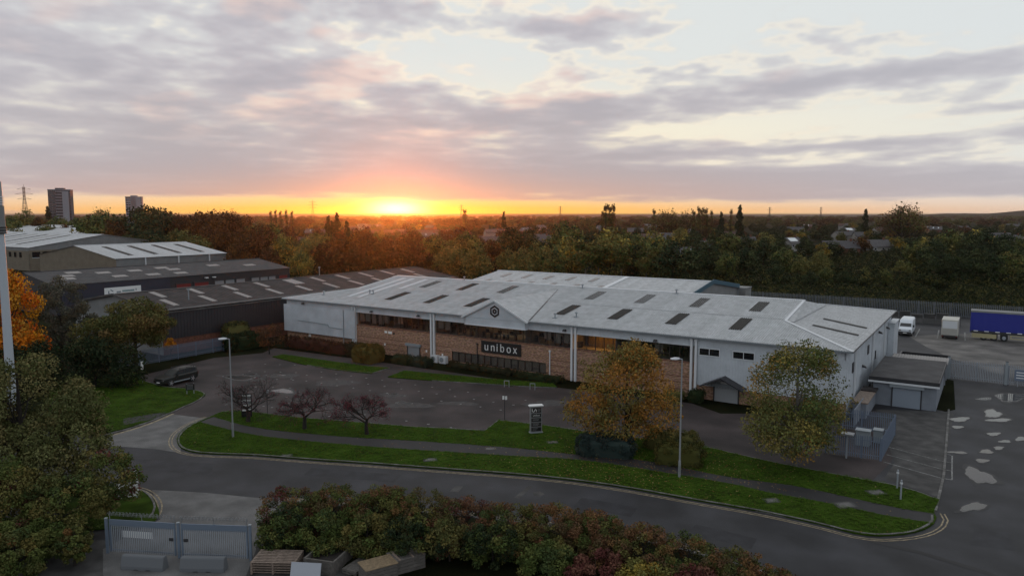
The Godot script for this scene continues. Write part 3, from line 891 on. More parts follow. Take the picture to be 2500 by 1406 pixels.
	while u < 68.0:
		var e := minf(u + 1.0, 68.0)
		for row in 2:
			m = MB.new()
			var lo := func(x: float) -> float: return minf(maxf(ped_low(x), -0.5 if row == 0 else 8.6), front_top(x))
			var hi := func(x: float) -> float: return maxf(minf(front_top(x), 8.75 if row == 0 else 17.5), lo.call(x))
			ribbed(m, u, e, lo, hi, 0.0 if row == 0 else 0.03)
			if m.v.size() > 0:
				part(b, "roof_sheet", m.mesh(), mats["roof_sheet%d" % ((k * 5 + row + (k / 4) % 2) % 3)])
		k += 1
		u = e
	# rear slope, hipped ends and gablets
	m = MB.new()
	m.quad(W(-6.5, 17.5, 9.44), W(59.7, 17.5, 9.44), W(59.7, 35.5, 6.78), W(-6.5, 35.5, 6.78))
	m.tri(W(59.7, 26.8, 8.07), W(68.0, 35.5, 6.78), W(59.7, 35.5, 6.78))
	m.tri(W(-6.5, 26.8, 8.07), W(-6.5, 35.5, 6.78), W(-14.7, 35.5, 6.78))
	part(b, "rear_slope", m.mesh(), mats["roof_sheet1"])
	for q in [[68.0, 59.7, 1], [-14.7, -6.5, -1]]:
		m = MB.new()
		var n := 42
		for i in n:
			var a0 := -0.5 + 36.0 * i / n
			var a1 := -0.5 + 36.0 * (i + 0.62) / n
			var a2 := -0.5 + 36.0 * (i + 1) / n
			for seg in [[a0, a1, 0.0], [a1, a2, 0.018]]:
				var f0: float = clampf(seg[0], 8.2, 26.8)
				var f1: float = clampf(seg[1], 8.2, 26.8)
				var t0: float = minf((seg[0] + 0.5) / 8.7, minf((35.5 - seg[0]) / 8.7, 1.0))
				var t1: float = minf((seg[1] + 0.5) / 8.7, minf((35.5 - seg[1]) / 8.7, 1.0))
				m.quad(W(q[0], seg[0], 6.78 + seg[2]), W(q[0], seg[1], 6.78 + seg[2]), W(lerpf(q[0], q[1], t1), seg[1], lerpf(6.78, 8.07, t1) + seg[2]), W(lerpf(q[0], q[1], t0), seg[0], lerpf(6.78, 8.07, t0) + seg[2]))
		part(b, "hip_slope", m.mesh(), mats["roof_sheet2"])
		m = MB.new()
		m.tri(W(q[1] + 0.9 * q[2], 8.2, 8.0), W(q[1] + 0.9 * q[2], 26.8, 8.0), W(q[1], 17.5, 9.44))
		m.tri(W(q[1] + 0.9 * q[2], 8.2, 8.0), W(q[1], 17.5, 9.44), W(q[1], 8.2, 8.07))
		m.tri(W(q[1] + 0.9 * q[2], 26.8, 8.0), W(q[1], 26.8, 8.07), W(q[1], 17.5, 9.44))
		part(b, "gablet", m.mesh(), mats["roof_sheet0"])
		m = MB.new()
		m.bar(W(q[0], -0.5, 6.82), W(q[1], 8.2, 8.12), 0.3, 0.06)
		m.bar(W(q[1], 8.2, 8.12), W(q[1], 17.5, 9.48), 0.3, 0.06)
		part(b, "hip_flashing", m.mesh(), mats["trim"])
		m = MB.new()
		m.bar(W(q[0], 35.5, 6.82), W(q[1], 26.8, 8.12), 0.3, 0.06)
		part(b, "hip_flashing", m.mesh(), mats["trim"])
	m = MB.new()
	m.bar(W(-6.6, 17.5, 9.49), W(59.8, 17.5, 9.49), 0.5, 0.1)
	part(b, "ridge_cap", m.mesh(), mats["trim"])
	m = MB.new()
	m.bar(W(62.4, 9.2, 7.72), W(67.1, 9.2, 6.99), 0.62, 0.05, W(0, 1, 0)); m.bar(W(62.4, 15.2, 7.72), W(67.1, 15.2, 6.99), 0.62, 0.05, W(0, 1, 0))
	part(b, "end_rooflight", m.mesh(), mats["rooflight"])
	# rooflights, two rows
	for x in [3.5, 10.85, 18.2, 32.7, 40.0, 47.4, 54.8]:
		for r in [[3.25, 7.85], [11.0, 15.4]]:
			m = MB.new()
			var from: float = r[0]
			var to: float = r[1]
			ribbed(m, x - 0.02, x + 1.38, func(_x: float) -> float: return from, func(_x: float) -> float: return to, 0.065, 0.25, 0.05)
			part(b, "rooflight", m.mesh(), mats["rooflight"])
	for x in [-4.2, -2.2, 0.6]:
		m = MB.new()
		ribbed(m, x, x + 0.9, func(_x: float) -> float: return 3.2 if x < 0 else 9.5, func(_x: float) -> float: return 16.0, 0.06, 0.25, 0.05)
		part(b, "pale_rooflight", m.mesh(), mats["trim"])
	for q in [[-1.6, 5.6], [-0.9, 5.6], [33.6, 1.8], [36.0, 2.9], [29.6, 16.6], [43.6, 16.9], [8.0, 17.1], [-9.0, 3.0]]:
		m = MB.new()
		var base := W(q[0], q[1], roof_h(q[1]))
		m.tube([base, base + Vector3(0, 0.55, 0)], [0.09, 0.09], 8)
		m.tube([base + Vector3(0, 0.5, 0), base + Vector3(0, 0.58, 0), base + Vector3(0, 0.68, 0)], [0.22, 0.22, 0.05], 8)
		m.cbox(base + Vector3(0, 0.02, 0), Vector3(0.5, 0.12, 0.5))
		part(b, "roof_vent", m.mesh(), mats["gutter"])
	# pediment
	m = MB.new()
	m.prism([W(21.55, -0.9, 6.72), W(31.0, -0.9, 6.72), W(26.35, -0.9, 9.02)], W(0, 1.4, 0))
	part(b, "pediment", m.mesh(), mats["white_sheet"])
	m = MB.new()
	m.box(W(21.75, -0.85, 5.80), W(30.85, 0.3, 6.72))
	part(b, "pediment_fascia", m.mesh(), mats["white_sheet"])
	pbox(b, "pediment_sill", W(21.6, -0.98, 5.70), W(31.0, -0.05, 5.80), mats["trim"])
	m = MB.new()
	m.tri(W(21.3, -1.15, 6.66), W(26.35, -1.15, 9.12), W(26.35, 15.25, 9.12)); m.tri(W(21.3, -1.15, 6.66), W(26.35, 15.25, 9.12), W(21.3, -0.4, 6.80))
	m.tri(W(26.35, -1.15, 9.12), W(31.3, -1.15, 6.66), W(26.35, 15.25, 9.12)); m.tri(W(31.3, -1.15, 6.66), W(31.3, -0.4, 6.80), W(26.35, 15.25, 9.12))
	part(b, "pediment_roof", m.mesh(), mats["roof_sheet1"])
	m = MB.new()
	m.bar(W(21.2, -1.12, 6.63), W(26.35, -1.12, 9.10), 0.1, 0.22, W(0, 1, 0)); m.bar(W(31.4, -1.12, 6.63), W(26.35, -1.12, 9.10), 0.1, 0.22, W(0, 1, 0))
	part(b, "barge_board", m.mesh(), mats["trim"])
	m = MB.new()
	m.bar(W(31.2, -0.4, 6.86), W(26.45, 15.0, 9.12), 0.16, 0.05); m.bar(W(21.4, -0.4, 6.86), W(26.25, 15.0, 9.12), 0.16, 0.05)
	part(b, "valley_gutter", m.mesh(), mats["dark_metal"])
	var logo := MB.new()
	for r in [[0.78, 0.54], [0.36, 0.12]]:
		for i in 6:
			var a0 := TAU * (i + 0.5) / 6.0
			var a1 := TAU * (i + 1.5) / 6.0
			var o0 := Vector3(26.35 + r[0] * cos(a0), 7.72 + r[0] * sin(a0), 0.96)
			var o1 := Vector3(26.35 + r[0] * cos(a1), 7.72 + r[0] * sin(a1), 0.96)
			var i0 := Vector3(26.35 + r[1] * cos(a0), 7.72 + r[1] * sin(a0), 0.96)
			var i1 := Vector3(26.35 + r[1] * cos(a1), 7.72 + r[1] * sin(a1), 0.96)
			logo.prism([i0, o0, o1, i1], Vector3(0, 0, -0.05))
	part(b, "hexagon_logo", logo.mesh(), mats["black_board"])
	# windows with rooms behind them
	window_band(b, "window_band", 1.5, 15.15, 3.92, 5.7, 0.06, 12, [0, 3, 6, 9])
	window_band(b, "window_band", 16.15, 36.9, 3.92, 5.7, 0.06, 18, [0, 4, 8, 12, 15])
	window_band(b, "window_band", 37.8, 51.6, 3.92, 5.7, 0.06, 12, [1, 5, 9])
	window_band(b, "window_band", 18.72, 33.38, 0.37, 1.71, 0.06, 14, [2, 5, 9, 12])
	m = MB.new()
	m.box(W(0.95, 0.26, 3.7), W(52.0, 6.0, 3.85)); m.box(W(0.95, 0.26, 5.95), W(52.0, 6.0, 6.05))
	m.box(W(0.95, 6.0, 3.7), W(52.0, 6.2, 6.05))
	for x in [0.95, 8.2, 15.4, 22.5, 30.2, 36.95, 42.6, 51.9]:
		m.box(W(x, 0.26, 3.86), W(x + 0.12, 6.0, 5.94))
	part(b, "office_shell", m.mesh(), mats["blind"])
	m = MB.new()
	m.box(W(18.7, 3.0, 0), W(33.4, 3.2, 2.4)); m.box(W(18.7, 0.26, 2.3), W(33.4, 3.0, 2.4)); m.box(W(18.7, 0.26, 0), W(33.4, 3.0, 0.1))
	m.box(W(18.58, 0.26, 0.1), W(18.7, 3.2, 2.3)); m.box(W(33.4, 0.26, 0.1), W(33.52, 3.2, 2.3))
	part(b, "lower_room_shell", m.mesh(), mats["blind"])
	var r := RandomNumberGenerator.new()
	r.seed = 8
	for i in 13: # blinds hung in some of the windows
		var x: float = [1.6, 2.7, 4.0, 5.3, 6.4, 9.0, 16.3, 17.5, 33.0, 34.4, 35.6, 44.0, 47.5][i]
		pbox(b, "blind", W(x, 0.2, r.randf_range(4.1, 4.7)), W(x + 0.95, 0.215, 5.66), mats["blind"])
	for i in 14:
		pbox(b, "blind", W(18.8 + i * 1.045, 0.2, 0.42), W(19.7 + i * 1.045, 0.215, 1.68), mats["blind"])
	for i in 26: # desks, screens and cupboards
		var x := 1.6 + i * 1.92 + r.randf() * 0.5
		if absf(x - 39.5) < 2.4:
			continue
		var d := r.randf_range(0.8, 3.5)
		m = MB.new()
		m.box(W(x, d, 4.5), W(x + 1.4, d + 0.7, 4.55)); m.box(W(x + 0.05, d + 0.05, 3.86), W(x + 0.1, d + 0.65, 4.5)); m.box(W(x + 1.3, d + 0.05, 3.86), W(x + 1.35, d + 0.65, 4.5))
		m.box(W(x + 0.4, d + 0.3, 4.6), W(x + 0.95, d + 0.34, 4.95))
		part(b, "desk", m.mesh(), mats["frame"])
		if i % 3 == 0:
			pbox(b, "cupboard", W(x, 5.3, 3.86), W(x + 1.0, 5.9, 5.4), mats["grey_timber"])
	for i in 7: # warm timber partition in the lit room
		pbox(b, "timber_panel", W(38.0 + i * 0.66, 2.4, 3.86), W(38.6 + i * 0.66, 2.46, 5.9), mats["ply"])
	# lit ceiling panels
	for q in [[39.6, 1.3, 0.8, Color(1.0, 0.72, 0.34), 3.0], [41.6, 1.3, 0.8, Color(1.0, 0.72, 0.34), 2.4], [19.6, 3.4, 0.6, Color(1.0, 0.83, 0.6), 0.8], [24.6, 4.2, 0.6, Color(1.0, 0.86, 0.66), 1.0], [28.2, 4.2, 0.6, Color(1.0, 0.86, 0.66), 1.0], [12.5, 3.4, 0.6, Color(1.0, 0.83, 0.6), 0.5], [32.4, 3.4, 0.6, Color(1.0, 0.8, 0.55), 0.5]]:
		var lamp := mat("lamp%.1f" % q[0], Color(0.8, 0.8, 0.8))
		lamp.emission_enabled = true
		lamp.emission = q[3]
		lamp.emission_energy_multiplier = 1.0
		var panel := pbox(b, "ceiling_lamp", W(q[0] - q[2], q[1] - 0.15, 5.90), W(q[0] + q[2], q[1] + 0.15, 5.94), lamp)
		var l := AreaLight3D.new()
		l.name = "lamp_light"
		l.area_size = Vector2(q[2] * 2, 0.3)
		l.light_color = q[3]
		l.light_energy = q[4]
		l.area_range = 14.0
		l.shadow_enabled = true
		l.position = W(q[0], q[1], 5.88)
		l.rotation_degrees.x = -90
		panel.add_child(l)
	# sign board with raised letters
	var board := pbox(b, "sign_board", W(23.68, -0.16, 2.13), W(29.78, -0.01, 3.66), mats["black_board"])
	var font := SystemFont.new()
	font.font_names = PackedStringArray(["Droid Sans"])
	var places := [24.16, 25.16, 26.05, 26.62, 27.62, 28.62]
	for i in 6:
		var t := TextMesh.new()
		t.text = "unibox"[i]
		t.font = font
		t.font_size = 64
		t.pixel_size = 0.0205
		t.depth = 0.04
		t.horizontal_alignment = HORIZONTAL_ALIGNMENT_LEFT
		t.vertical_alignment = VERTICAL_ALIGNMENT_BOTTOM
		part(board, "letter", t, mats["letter"], Vector3(places[i], 2.13, 0.19))
	for u0 in [0.35, 15.2, 36.95, 51.75]:
		double_pipe(b, u0)
	for q in [[23.0, 3.1], [34.0, 3.3]]:
		m = MB.new()
		m.tube([W(q[0], -0.12, 0.0), W(q[0], -0.12, q[1])], [0.07, 0.07], 6)
		m.cbox(W(q[0], -0.1, q[1]), Vector3(0.22, 0.2, 0.22))
		part(b, "waste_pipe", m.mesh(), mats["trim" if q[0] > 30 else "dark_metal"])
	for q in [[-10.2, 6.2, 0.0], [4.3, 6.0, -0.03], [13.1, 6.05, -0.03], [36.1, 6.05, -0.03], [47.7, 5.9, -0.03], [65.9, 5.6, -0.1]]:
		flood_light(b, q[0], q[1], q[2])
	shutter(b, "shutter_door", 11.0, 13.1, 1.7, -0.06, "shutter_grey")
	# porch
	m = MB.new()
	m.hexa([W(53.3, -1.7, 1.66), W(55.6, -1.7, 2.72), W(55.6, 0.0, 2.72), W(53.3, 0.0, 1.66), W(53.3, -1.7, 1.78), W(55.6, -1.7, 2.86), W(55.6, 0.0, 2.86), W(53.3, 0.0, 1.78)])
	m.hexa([W(55.6, -1.7, 2.72), W(57.9, -1.7, 1.66), W(57.9, 0.0, 1.66), W(55.6, 0.0, 2.72), W(55.6, -1.7, 2.86), W(57.9, -1.7, 1.78), W(57.9, 0.0, 1.78), W(55.6, 0.0, 2.86)])
	var porch := part(b, "porch_canopy", m.mesh(), mats["dark_cladding"])
	m = MB.new()
	for x in [53.5, 57.7]:
		m.bar(W(x, -0.05, 1.0), W(x, -1.4, 1.68), 0.06, 0.06)
	part(porch, "bracket", m.mesh(), mats["dark_metal"])
	shutter(b, "shutter_door", 54.5, 57.0, 1.62, -0.08, "shutter_grey")
	pbox(b, "porch_plate", W(55.2, -0.3, 1.95), W(55.9, -0.26, 2.2), mats["letter"])
	for q in [[6.6, 3.1, 0.5, 0.3], [7.3, 3.05, 0.7, 0.35], [8.2, 3.0, 0.35, 0.3], [6.5, 1.3, 0.25, 0.3], [14.2, 1.1, 0.25, 0.3], [17.0, 0.9, 0.25, 0.3], [-9.3, 1.1, 0.5, 0.45], [41.0, 1.2, 0.25, 0.25]]:
		pbox(b, "wall_notice", W(q[0], -0.03, q[1]), W(q[0] + q[2], -0.002, q[1] + q[3]), mats["letter" if q[0] != 8.2 else "black_board"])
	for q in [[15.9, 0.9], [17.3, 0.9]]:
		m = MB.new()
		m.box(W(q[0], -0.95, 0.05), W(q[0] + 1.05, -0.35, 1.0))
		var ac := part(b, "air_conditioner", m.mesh(), mats["trim"])
		m = MB.new()
		m.tube([W(q[0] + 0.4, -0.96, 0.55), W(q[0] + 0.4, -0.975, 0.55)], [0.34, 0.34], 16)
		part(ac, "fan_grille", m.mesh(), mats["gutter"])
	# annexe wall that steps out at the far end of the side
	m = MB.new()
	m.box(W(67.56, 31.6, 0), W(68.3, 36.4, 5.5))
	m.box(W(67.56, 31.5, 5.5), W(68.4, 36.5, 5.62))
	part(b, "side_annexe", m.mesh(), mats["white_sheet"])

# ---- neighbouring units, all in the site frame (x = u, z = -v)
func gable_roof(b: Node3D, u0: float, u1: float, v0: float, v1: float, eave: float, ridge: float, along_u: bool, material: String, over := 0.3, sheet := 6.0) -> void:
	# two slopes, each of separate sheets
	var across := (v1 - v0) / 2 if along_u else (u1 - u0) / 2
	var k := 0
	var a0 := u0 if along_u else v0
	var a1 := u1 if along_u else v1
	var drop := (ridge - eave) / across * over
	for side in 2:
		var a := a0 - over
		while a < a1 + over - 0.01:
			var c := minf(a + sheet, a1 + over)
			var m := MB.new()
			var o := -over if side == 0 else over
			var e0: Vector3
			var e1: Vector3
			var r0: Vector3
			var r1: Vector3
			if along_u:
				var ev := (v0 if side == 0 else v1) + o
				e0 = W(a, ev, eave - drop); e1 = W(c, ev, eave - drop)
				r0 = W(a, (v0 + v1) / 2, ridge); r1 = W(c, (v0 + v1) / 2, ridge)
			else:
				var eu := (u1 if side == 0 else u0) - o
				e0 = W(eu, a, eave - drop); e1 = W(eu, c, eave - drop)
				r0 = W((u0 + u1) / 2, a, ridge); r1 = W((u0 + u1) / 2, c, ridge)
			var n := int((c - a) / 0.75) + 1
			for i in n: # shallow corrugations
				for half in 2:
					var t0 := (i + half * 0.5) / n
					var t1 := (i + half * 0.5 + 0.5) / n
					var h0 := 0.0 if half == 0 else 0.05
					var h1 := 0.05 if half == 0 else 0.0
					var q := [e0.lerp(e1, t0) + Vector3(0, h0, 0), e0.lerp(e1, t1) + Vector3(0, h1, 0), r0.lerp(r1, t1) + Vector3(0, h1, 0), r0.lerp(r1, t0) + Vector3(0, h0, 0)]
					m.quad(q[0], q[1], q[2], q[3]) if (q[1] - q[0]).cross(q[2] - q[0]).y > 0 else m.quad(q[3], q[2], q[1], q[0])
			part(b, "roof_sheet", m.mesh(), mats[material if not mats.has(material + "%d" % (k % 3)) else material + "%d" % (k % 3)])
			k += 1
			a = c
	var m2 := MB.new()
	if along_u:
		m2.bar(W(u0 - over, (v0 + v1) / 2, ridge + 0.06), W(u1 + over, (v0 + v1) / 2, ridge + 0.06), 0.6, 0.1)
	else:
		m2.bar(W((u0 + u1) / 2, v0 - over, ridge + 0.06), W((u0 + u1) / 2, v1 + over, ridge + 0.06), 0.6, 0.1)
	part(b, "ridge_cap", m2.mesh(), mats["fibre_cap" if material == "fibre_roof" else "trim" if material != "felt_roof" else "felt_roof"])

func gable_walls(b: Node3D, u0: float, u1: float, v0: float, v1: float, eave: float, ridge: float, along_u: bool, material: String, called := "wall", from := 0.0) -> void:
	var m := MB.new()
	m.box(W(u0, v0, from), W(u1, v1, eave))
	var p := (v0 + v1) / 2
	var q := (u0 + u1) / 2
	if along_u:
		m.tri(W(u0, v1, eave), W(u0, v0, eave), W(u0, p, ridge - 0.05)); m.tri(W(u1, v0, eave), W(u1, v1, eave), W(u1, p, ridge - 0.05))
	else:
		m.tri(W(u0, v0, eave), W(u1, v0, eave), W(q, v0, ridge - 0.05)); m.tri(W(u1, v1, eave), W(u0, v1, eave), W(q, v1, ridge - 0.05))
	part(b, called, m.mesh(), mats[material])

func slope_light(b: Node3D, u0: float, u1: float, v0: float, v1: float, h: Callable, material: String) -> void: # rooflight laid on a slope that falls along u or v
	var m := MB.new()
	var c := [W(u0, v0, h.call(u0, v0)), W(u1, v0, h.call(u1, v0)), W(u1, v1, h.call(u1, v1)), W(u0, v1, h.call(u0, v1))]
	var top := []
	for q in c:
		top.append(q + Vector3(0, 0.10, 0))
	m.hexa(c + top)
	part(b, "rooflight", m.mesh(), mats[material])

func neighbours() -> void:
	# metal-roofed unit directly behind
	var b := thing("rear_unit", SITE, SITE_TURN, "pale metal-roofed unit with a teal verge behind the long white unit", "building")
	gable_walls(b, -9.0, 37.0, 36.6, 67.4, 6.0, 8.0, true, "pale_wall")
	gable_roof(b, -9.0, 37.0, 36.6, 67.4, 6.0, 8.0, true, "roof_sheet", 0.3, 1.0)
	var m := MB.new()
	m.bar(W(37.32, 36.3, 5.94), W(37.32, 52.0, 8.02), 0.14, 0.75, W(1, 0, 0)); m.bar(W(37.32, 52.0, 8.02), W(37.32, 67.7, 5.94), 0.14, 0.75, W(1, 0, 0))
	part(b, "teal_verge", m.mesh(), mats["teal"])
	var near_h := func(_u: float, v: float) -> float: return 6.0 + (v - 36.6) / 15.4 * 2.0
	for k in 6:
		slope_light(b, -5.0 + k * 5.0, -4.0 + k * 5.0, 46.4, 49.6, near_h, "pale_rooflight")
		slope_light(b, -6.0 + k * 5.0, -5.0 + k * 5.0, 40.5, 43.7, near_h, "pale_rooflight")
	m = MB.new()
	m.bar(W(20.6, 36.4, 6.08), W(20.6, 52.0, 8.1), 0.9, 0.1)
	part(b, "roof_joint", m.mesh(), mats["trim"])
	pbox(b, "louvre", W(37.02, 58.0, 3.6), W(37.1, 58.6, 4.2), mats["dark_metal"])
	m = MB.new()
	m.box(W(34.0, 67.5, 0), W(38.6, 71.5, 5.4)); m.box(W(33.9, 67.5, 5.4), W(38.7, 71.6, 5.6))
	part(b, "plant_room", m.mesh(), mats["pale_wall"])
	m = MB.new()
	for k in 4:
		m.box(W(34.3 + k * 0.9, 67.46, 0.5), W(34.5 + k * 0.9, 67.5, 5.2))
	part(b, "plant_room_rib", m.mesh(), mats["gutter"])

	# brown-roofed unit
	b = thing("brown_roof_unit", SITE, SITE_TURN, "long low unit with mottled brown roof and pale rooflights, black wall above brick", "building")
	gable_walls(b, -43.0, -19.0, -18.0, 50.0, 6.1, 8.0, false, "pale_wall")
	gable_roof(b, -43.0, -19.0, -18.0, 50.0, 6.1, 8.0, false, "fibre_roof", 0.35, 4.0)
	m = MB.new()
	var v := -18.0
	while v < 50.0:
		m.quad(W(-18.9, v, 2.2), W(-18.9, v + 0.3, 2.2), W(-18.9, v + 0.3, 6.05), W(-18.9, v, 6.05))
		m.quad(W(-18.9, v + 0.3, 2.2), W(-18.86, v + 0.32, 2.2), W(-18.86, v + 0.32, 6.05), W(-18.9, v + 0.3, 6.05))
		m.quad(W(-18.86, v + 0.32, 2.2), W(-18.86, v + 0.48, 2.2), W(-18.86, v + 0.48, 6.05), W(-18.86, v + 0.32, 6.05))
		m.quad(W(-18.86, v + 0.48, 2.2), W(-18.9, v + 0.5, 2.2), W(-18.9, v + 0.5, 6.05), W(-18.86, v + 0.48, 6.05))
		v += 0.5
	part(b, "black_cladding", m.mesh(), mats["dark_cladding"])
	pbox(b, "brick_base", W(-18.98, -18.0, 0), W(-18.93, 50.0, 2.2), mats["brick1"])
	m = MB.new()
	m.bar(W(-18.75, -18.3, 6.06), W(-18.75, 50.3, 6.06), 0.22, 0.16)
	part(b, "eaves_gutter", m.mesh(), mats["fibre_cap"])
	m = MB.new()
	m.bar(W(-20.0, -18.3, 6.32), W(-20.0, 50.3, 6.32), 2.2, 0.06)
	part(b, "eaves_strip", m.mesh(), mats["fibre_cap"])
	m = MB.new()
	m.bar(W(-31.0, -18.4, 8.04), W(-18.7, -18.4, 6.12), 0.12, 0.3, W(0, 1, 0)); m.bar(W(-31.0, -18.4, 8.04), W(-43.3, -18.4, 6.12), 0.12, 0.3, W(0, 1, 0))
	part(b, "verge_board", m.mesh(), mats["fibre_cap"])
	m = MB.new()
	m.bar(W(-31.0, 50.4, 8.04), W(-18.7, 50.4, 6.12), 0.12, 0.3, W(0, 1, 0))
	part(b, "verge_board", m.mesh(), mats["fibre_cap"])
	var bh := func(u: float, _v: float) -> float: return 6.1 + (-19.0 - u) / 12.0 * 1.9
	for k in 10:
		var w := -14.5 + k * 6.4
		slope_light(b, -25.4, -21.6, w, w + 0.95, bh, "pale_rooflight")
		slope_light(b, -30.2, -26.6, w + 1.2, w + (0.95 if k != 4 else 2.2) + 1.2, bh, "pale_rooflight")
	for w in [-10.5, 22.0]:
		m = MB.new()
		var base := W(-24.0 if w < 0 else -31.0, w, 6.9 if w < 0 else 8.0)
		m.tube([base, base + Vector3(0, 1.6, 0)], [0.09, 0.09], 6); m.tube([base + Vector3(0, 1.5, 0), base + Vector3(0, 1.75, 0)], [0.2, 0.2], 8)
		part(b, "flue", m.mesh(), mats["gutter"])

	# dark unit with shutters and red doors
	b = thing("dark_unit", SITE, SITE_TURN, "dark low unit with flat grey roof, red doors and a white wall sign", "building")
	gable_walls(b, -100.0, -75.0, -6.0, 51.5, 6.0, 8.0, false, "dark_cladding")
	gable_roof(b, -100.0, -75.0, -6.0, 51.5, 6.0, 8.0, false, "felt_roof", 0.3, 8.0)
	pbox(b, "navy_front", W(-74.96, -6.0, 0.2), W(-74.9, 18.0, 5.9), mats["navy_cladding"])
	var dh := func(u: float, _v: float) -> float: return 6.0 + (-75.0 - u) / 12.5 * 2.0
	for q in [[-82.8, -2.0], [-85.4, 0.6], [-80.4, -3.0], [-83.6, 6.0], [-79.6, 7.4], [-83.6, 13.0], [-79.0, 14.6], [-84.6, 20.0], [-82.4, 21.6], [-78.6, 21.0], [-83.8, 33.0], [-81.6, 42.0]]:
		slope_light(b, q[0], q[0] + 1.7, q[1], q[1] + 3.0, dh, "pale_rooflight")
	var doors := [[19.5, 3.6, "red_door"], [24.0, 3.6, "red_door"], [29.3, 2.4, "shutter_grey"], [32.2, 2.4, "shutter_grey"], [35.2, 2.4, "shutter_grey"], [39.6, 2.2, "shutter_grey"], [42.2, 2.2, "shutter_grey"], [44.8, 2.0, "shutter_grey"], [48.0, 2.6, "red_door"]]
	for d in doors:
		var o := pbox(b, "roller_door" if d[2] != "red_door" else "red_door", W(-74.98, d[0], 0), W(-74.88, d[0] + d[1], 4.2), mats[d[2]])
		m = MB.new()
		m.box(W(-74.98, d[0] - 0.2, 0), W(-74.84, d[0], 4.4)); m.box(W(-74.98, d[0] + d[1], 0), W(-74.84, d[0] + d[1] + 0.2, 4.4)); m.box(W(-74.98, d[0] - 0.2, 4.2), W(-74.83, d[0] + d[1] + 0.2, 4.42))
		part(o, "door_frame", m.mesh(), mats["dark_metal"])
	var board := pbox(b, "wall_sign", W(-74.89, 3.4, 2.7), W(-74.8, 11.2, 4.7), mats["letter"])
	mat("sign_teal", lin(0.22, 0.30, 0.31), 0.6)
	pbox(board, "print_line", W(-74.8, 5.9, 3.5), W(-74.77, 6.8, 3.85), mats["gutter"])
	pbox(board, "print_line", W(-74.8, 7.1, 3.62), W(-74.77, 9.7, 4.0), mats["sign_teal"])
	pbox(board, "print_line", W(-74.8, 10.0, 3.7), W(-74.77, 10.2, 4.15), mats["gutter"])
	m = MB.new()
	for k in 3:
		var a := TAU * k / 3.0 + 0.4
		var c := W(-74.79, 4.7, 3.7)
		m.bar(c + Vector3(0, sin(a), -cos(a)) * 0.55, c + Vector3(0, sin(a + 1.3), -cos(a + 1.3)) * 0.55, 0.16, 0.03, Vector3(0, 1, 0.3))
	stuff(part(board, "sign_emblem", m.mesh(), mats["teal"]))
	for k in 2:
		m = MB.new()
		m.box(W(-74.9, 26.6 + k * 2.0, 5.1), W(-74.2, 27.2 + k * 2.0, 5.3))
		part(b, "security_lamp", m.mesh(), mats["letter"])

	# pale units farther back
	b = thing("grey_gabled_unit", SITE, SITE_TURN, "pale grey unit with buff gable and four dark strip rooflights", "building")
	gable_walls(b, -161.0, -119.0, 30.0, 64.0, 8.0, 11.0, false, "pale_wall")
	gable_roof(b, -161.0, -119.0, 30.0, 64.0, 8.0, 11.0, false, "roof_sheet", 0.4, 4.0)
	m = MB.new()
	m.prism([W(-161.2, 29.9, 0), W(-118.9, 29.9, 0), W(-118.9, 29.9, 7.9), W(-140, 29.9, 10.8), W(-161.2, 29.9, 7.9)], W(0, 0.08, 0))
	part(b, "buff_gable", m.mesh(), mats["buff_wall"])
	var gh := func(u: float, _v: float) -> float: return 8.0 + (-119.0 - u) / 21.0 * 3.0
	for k in 4:
		slope_light(b, -136.5, -122.5, 35.5 + k * 7.4, 36.9 + k * 7.4, gh, "rooflight")
	for k in 3:
		pbox(b, "downpipe", W(-118.95, 38.0 + k * 10.0, 0), W(-118.7, 38.3 + k * 10.0, 7.9), mats["trim"])
	b = thing("large_pale_unit", SITE, SITE_TURN, "large pale unit with a broad low gable and long strip rooflights", "building")
	gable_walls(b, -330.0, -205.0, 46.0, 98.0, 8.2, 12.2, true, "pale_wall")
	gable_roof(b, -330.0, -205.0, 46.0, 98.0, 8.2, 12.2, true, "roof_sheet", 0.4, 6.0)
	m = MB.new()
	m.box(W(-330.0, 45.88, 0), W(-205.0, 45.95, 7.0))
	part(b, "buff_front", m.mesh(), mats["buff_wall"])
	m = MB.new()
	m.box(W(-204.95, 46.0, 0), W(-204.88, 62.0, 7.2))
	part(b, "buff_end", m.mesh(), mats["buff_wall"])
	for q in [[47.0, 2.6], [50.4, 5.0], [56.4, 4.4]]:
		var w := pbox(b, "office_window", W(-204.86, q[0], 4.6), W(-204.8, q[0] + q[1], 6.6), mats["dark_glass"])
		pbox(w, "sill", W(-204.86, q[0] - 0.1, 4.45), W(-204.7, q[0] + q[1] + 0.1, 4.58), mats["trim"])
	for k in 6:
		pbox(b, "office_window", W(-212.0 - k * 4.0, 45.8, 4.6), W(-210.2 - k * 4.0, 45.86, 6.4), mats["dark_glass"])
	var lh := func(_u: float, w: float) -> float: return 8.2 + (w - 46.0) / 26.0 * 4.0
	for k in 7:
		slope_light(b, -224.0 - k * 9.0, -222.0 - k * 9.0, 50.0, 69.0, lh, "pale_rooflight" if k % 2 else "rooflight")
	b = thing("far_pale_unit", SITE, SITE_TURN, "pale unit roof rising behind the broad-gabled unit, with three dark rooflights", "building")
	gable_walls(b, -420.0, -262.0, 100.0, 170.0, 10.0, 13.6, true, "pale_wall")
	gable_roof(b, -420.0, -262.0, 100.0, 170.0, 10.0, 13.6, true, "roof_sheet", 0.4, 8.0)
	var fh := func(_u: float, w: float) -> float: return 10.0 + (w - 100.0) / 35.0 * 3.6
	for q in [[-290.0, 112.0], [-322.0, 120.0], [-352.0, 112.0]]:
		slope_light(b, q[0], q[0] + 4.0, q[1], q[1] + 12.0, fh, "rooflight")
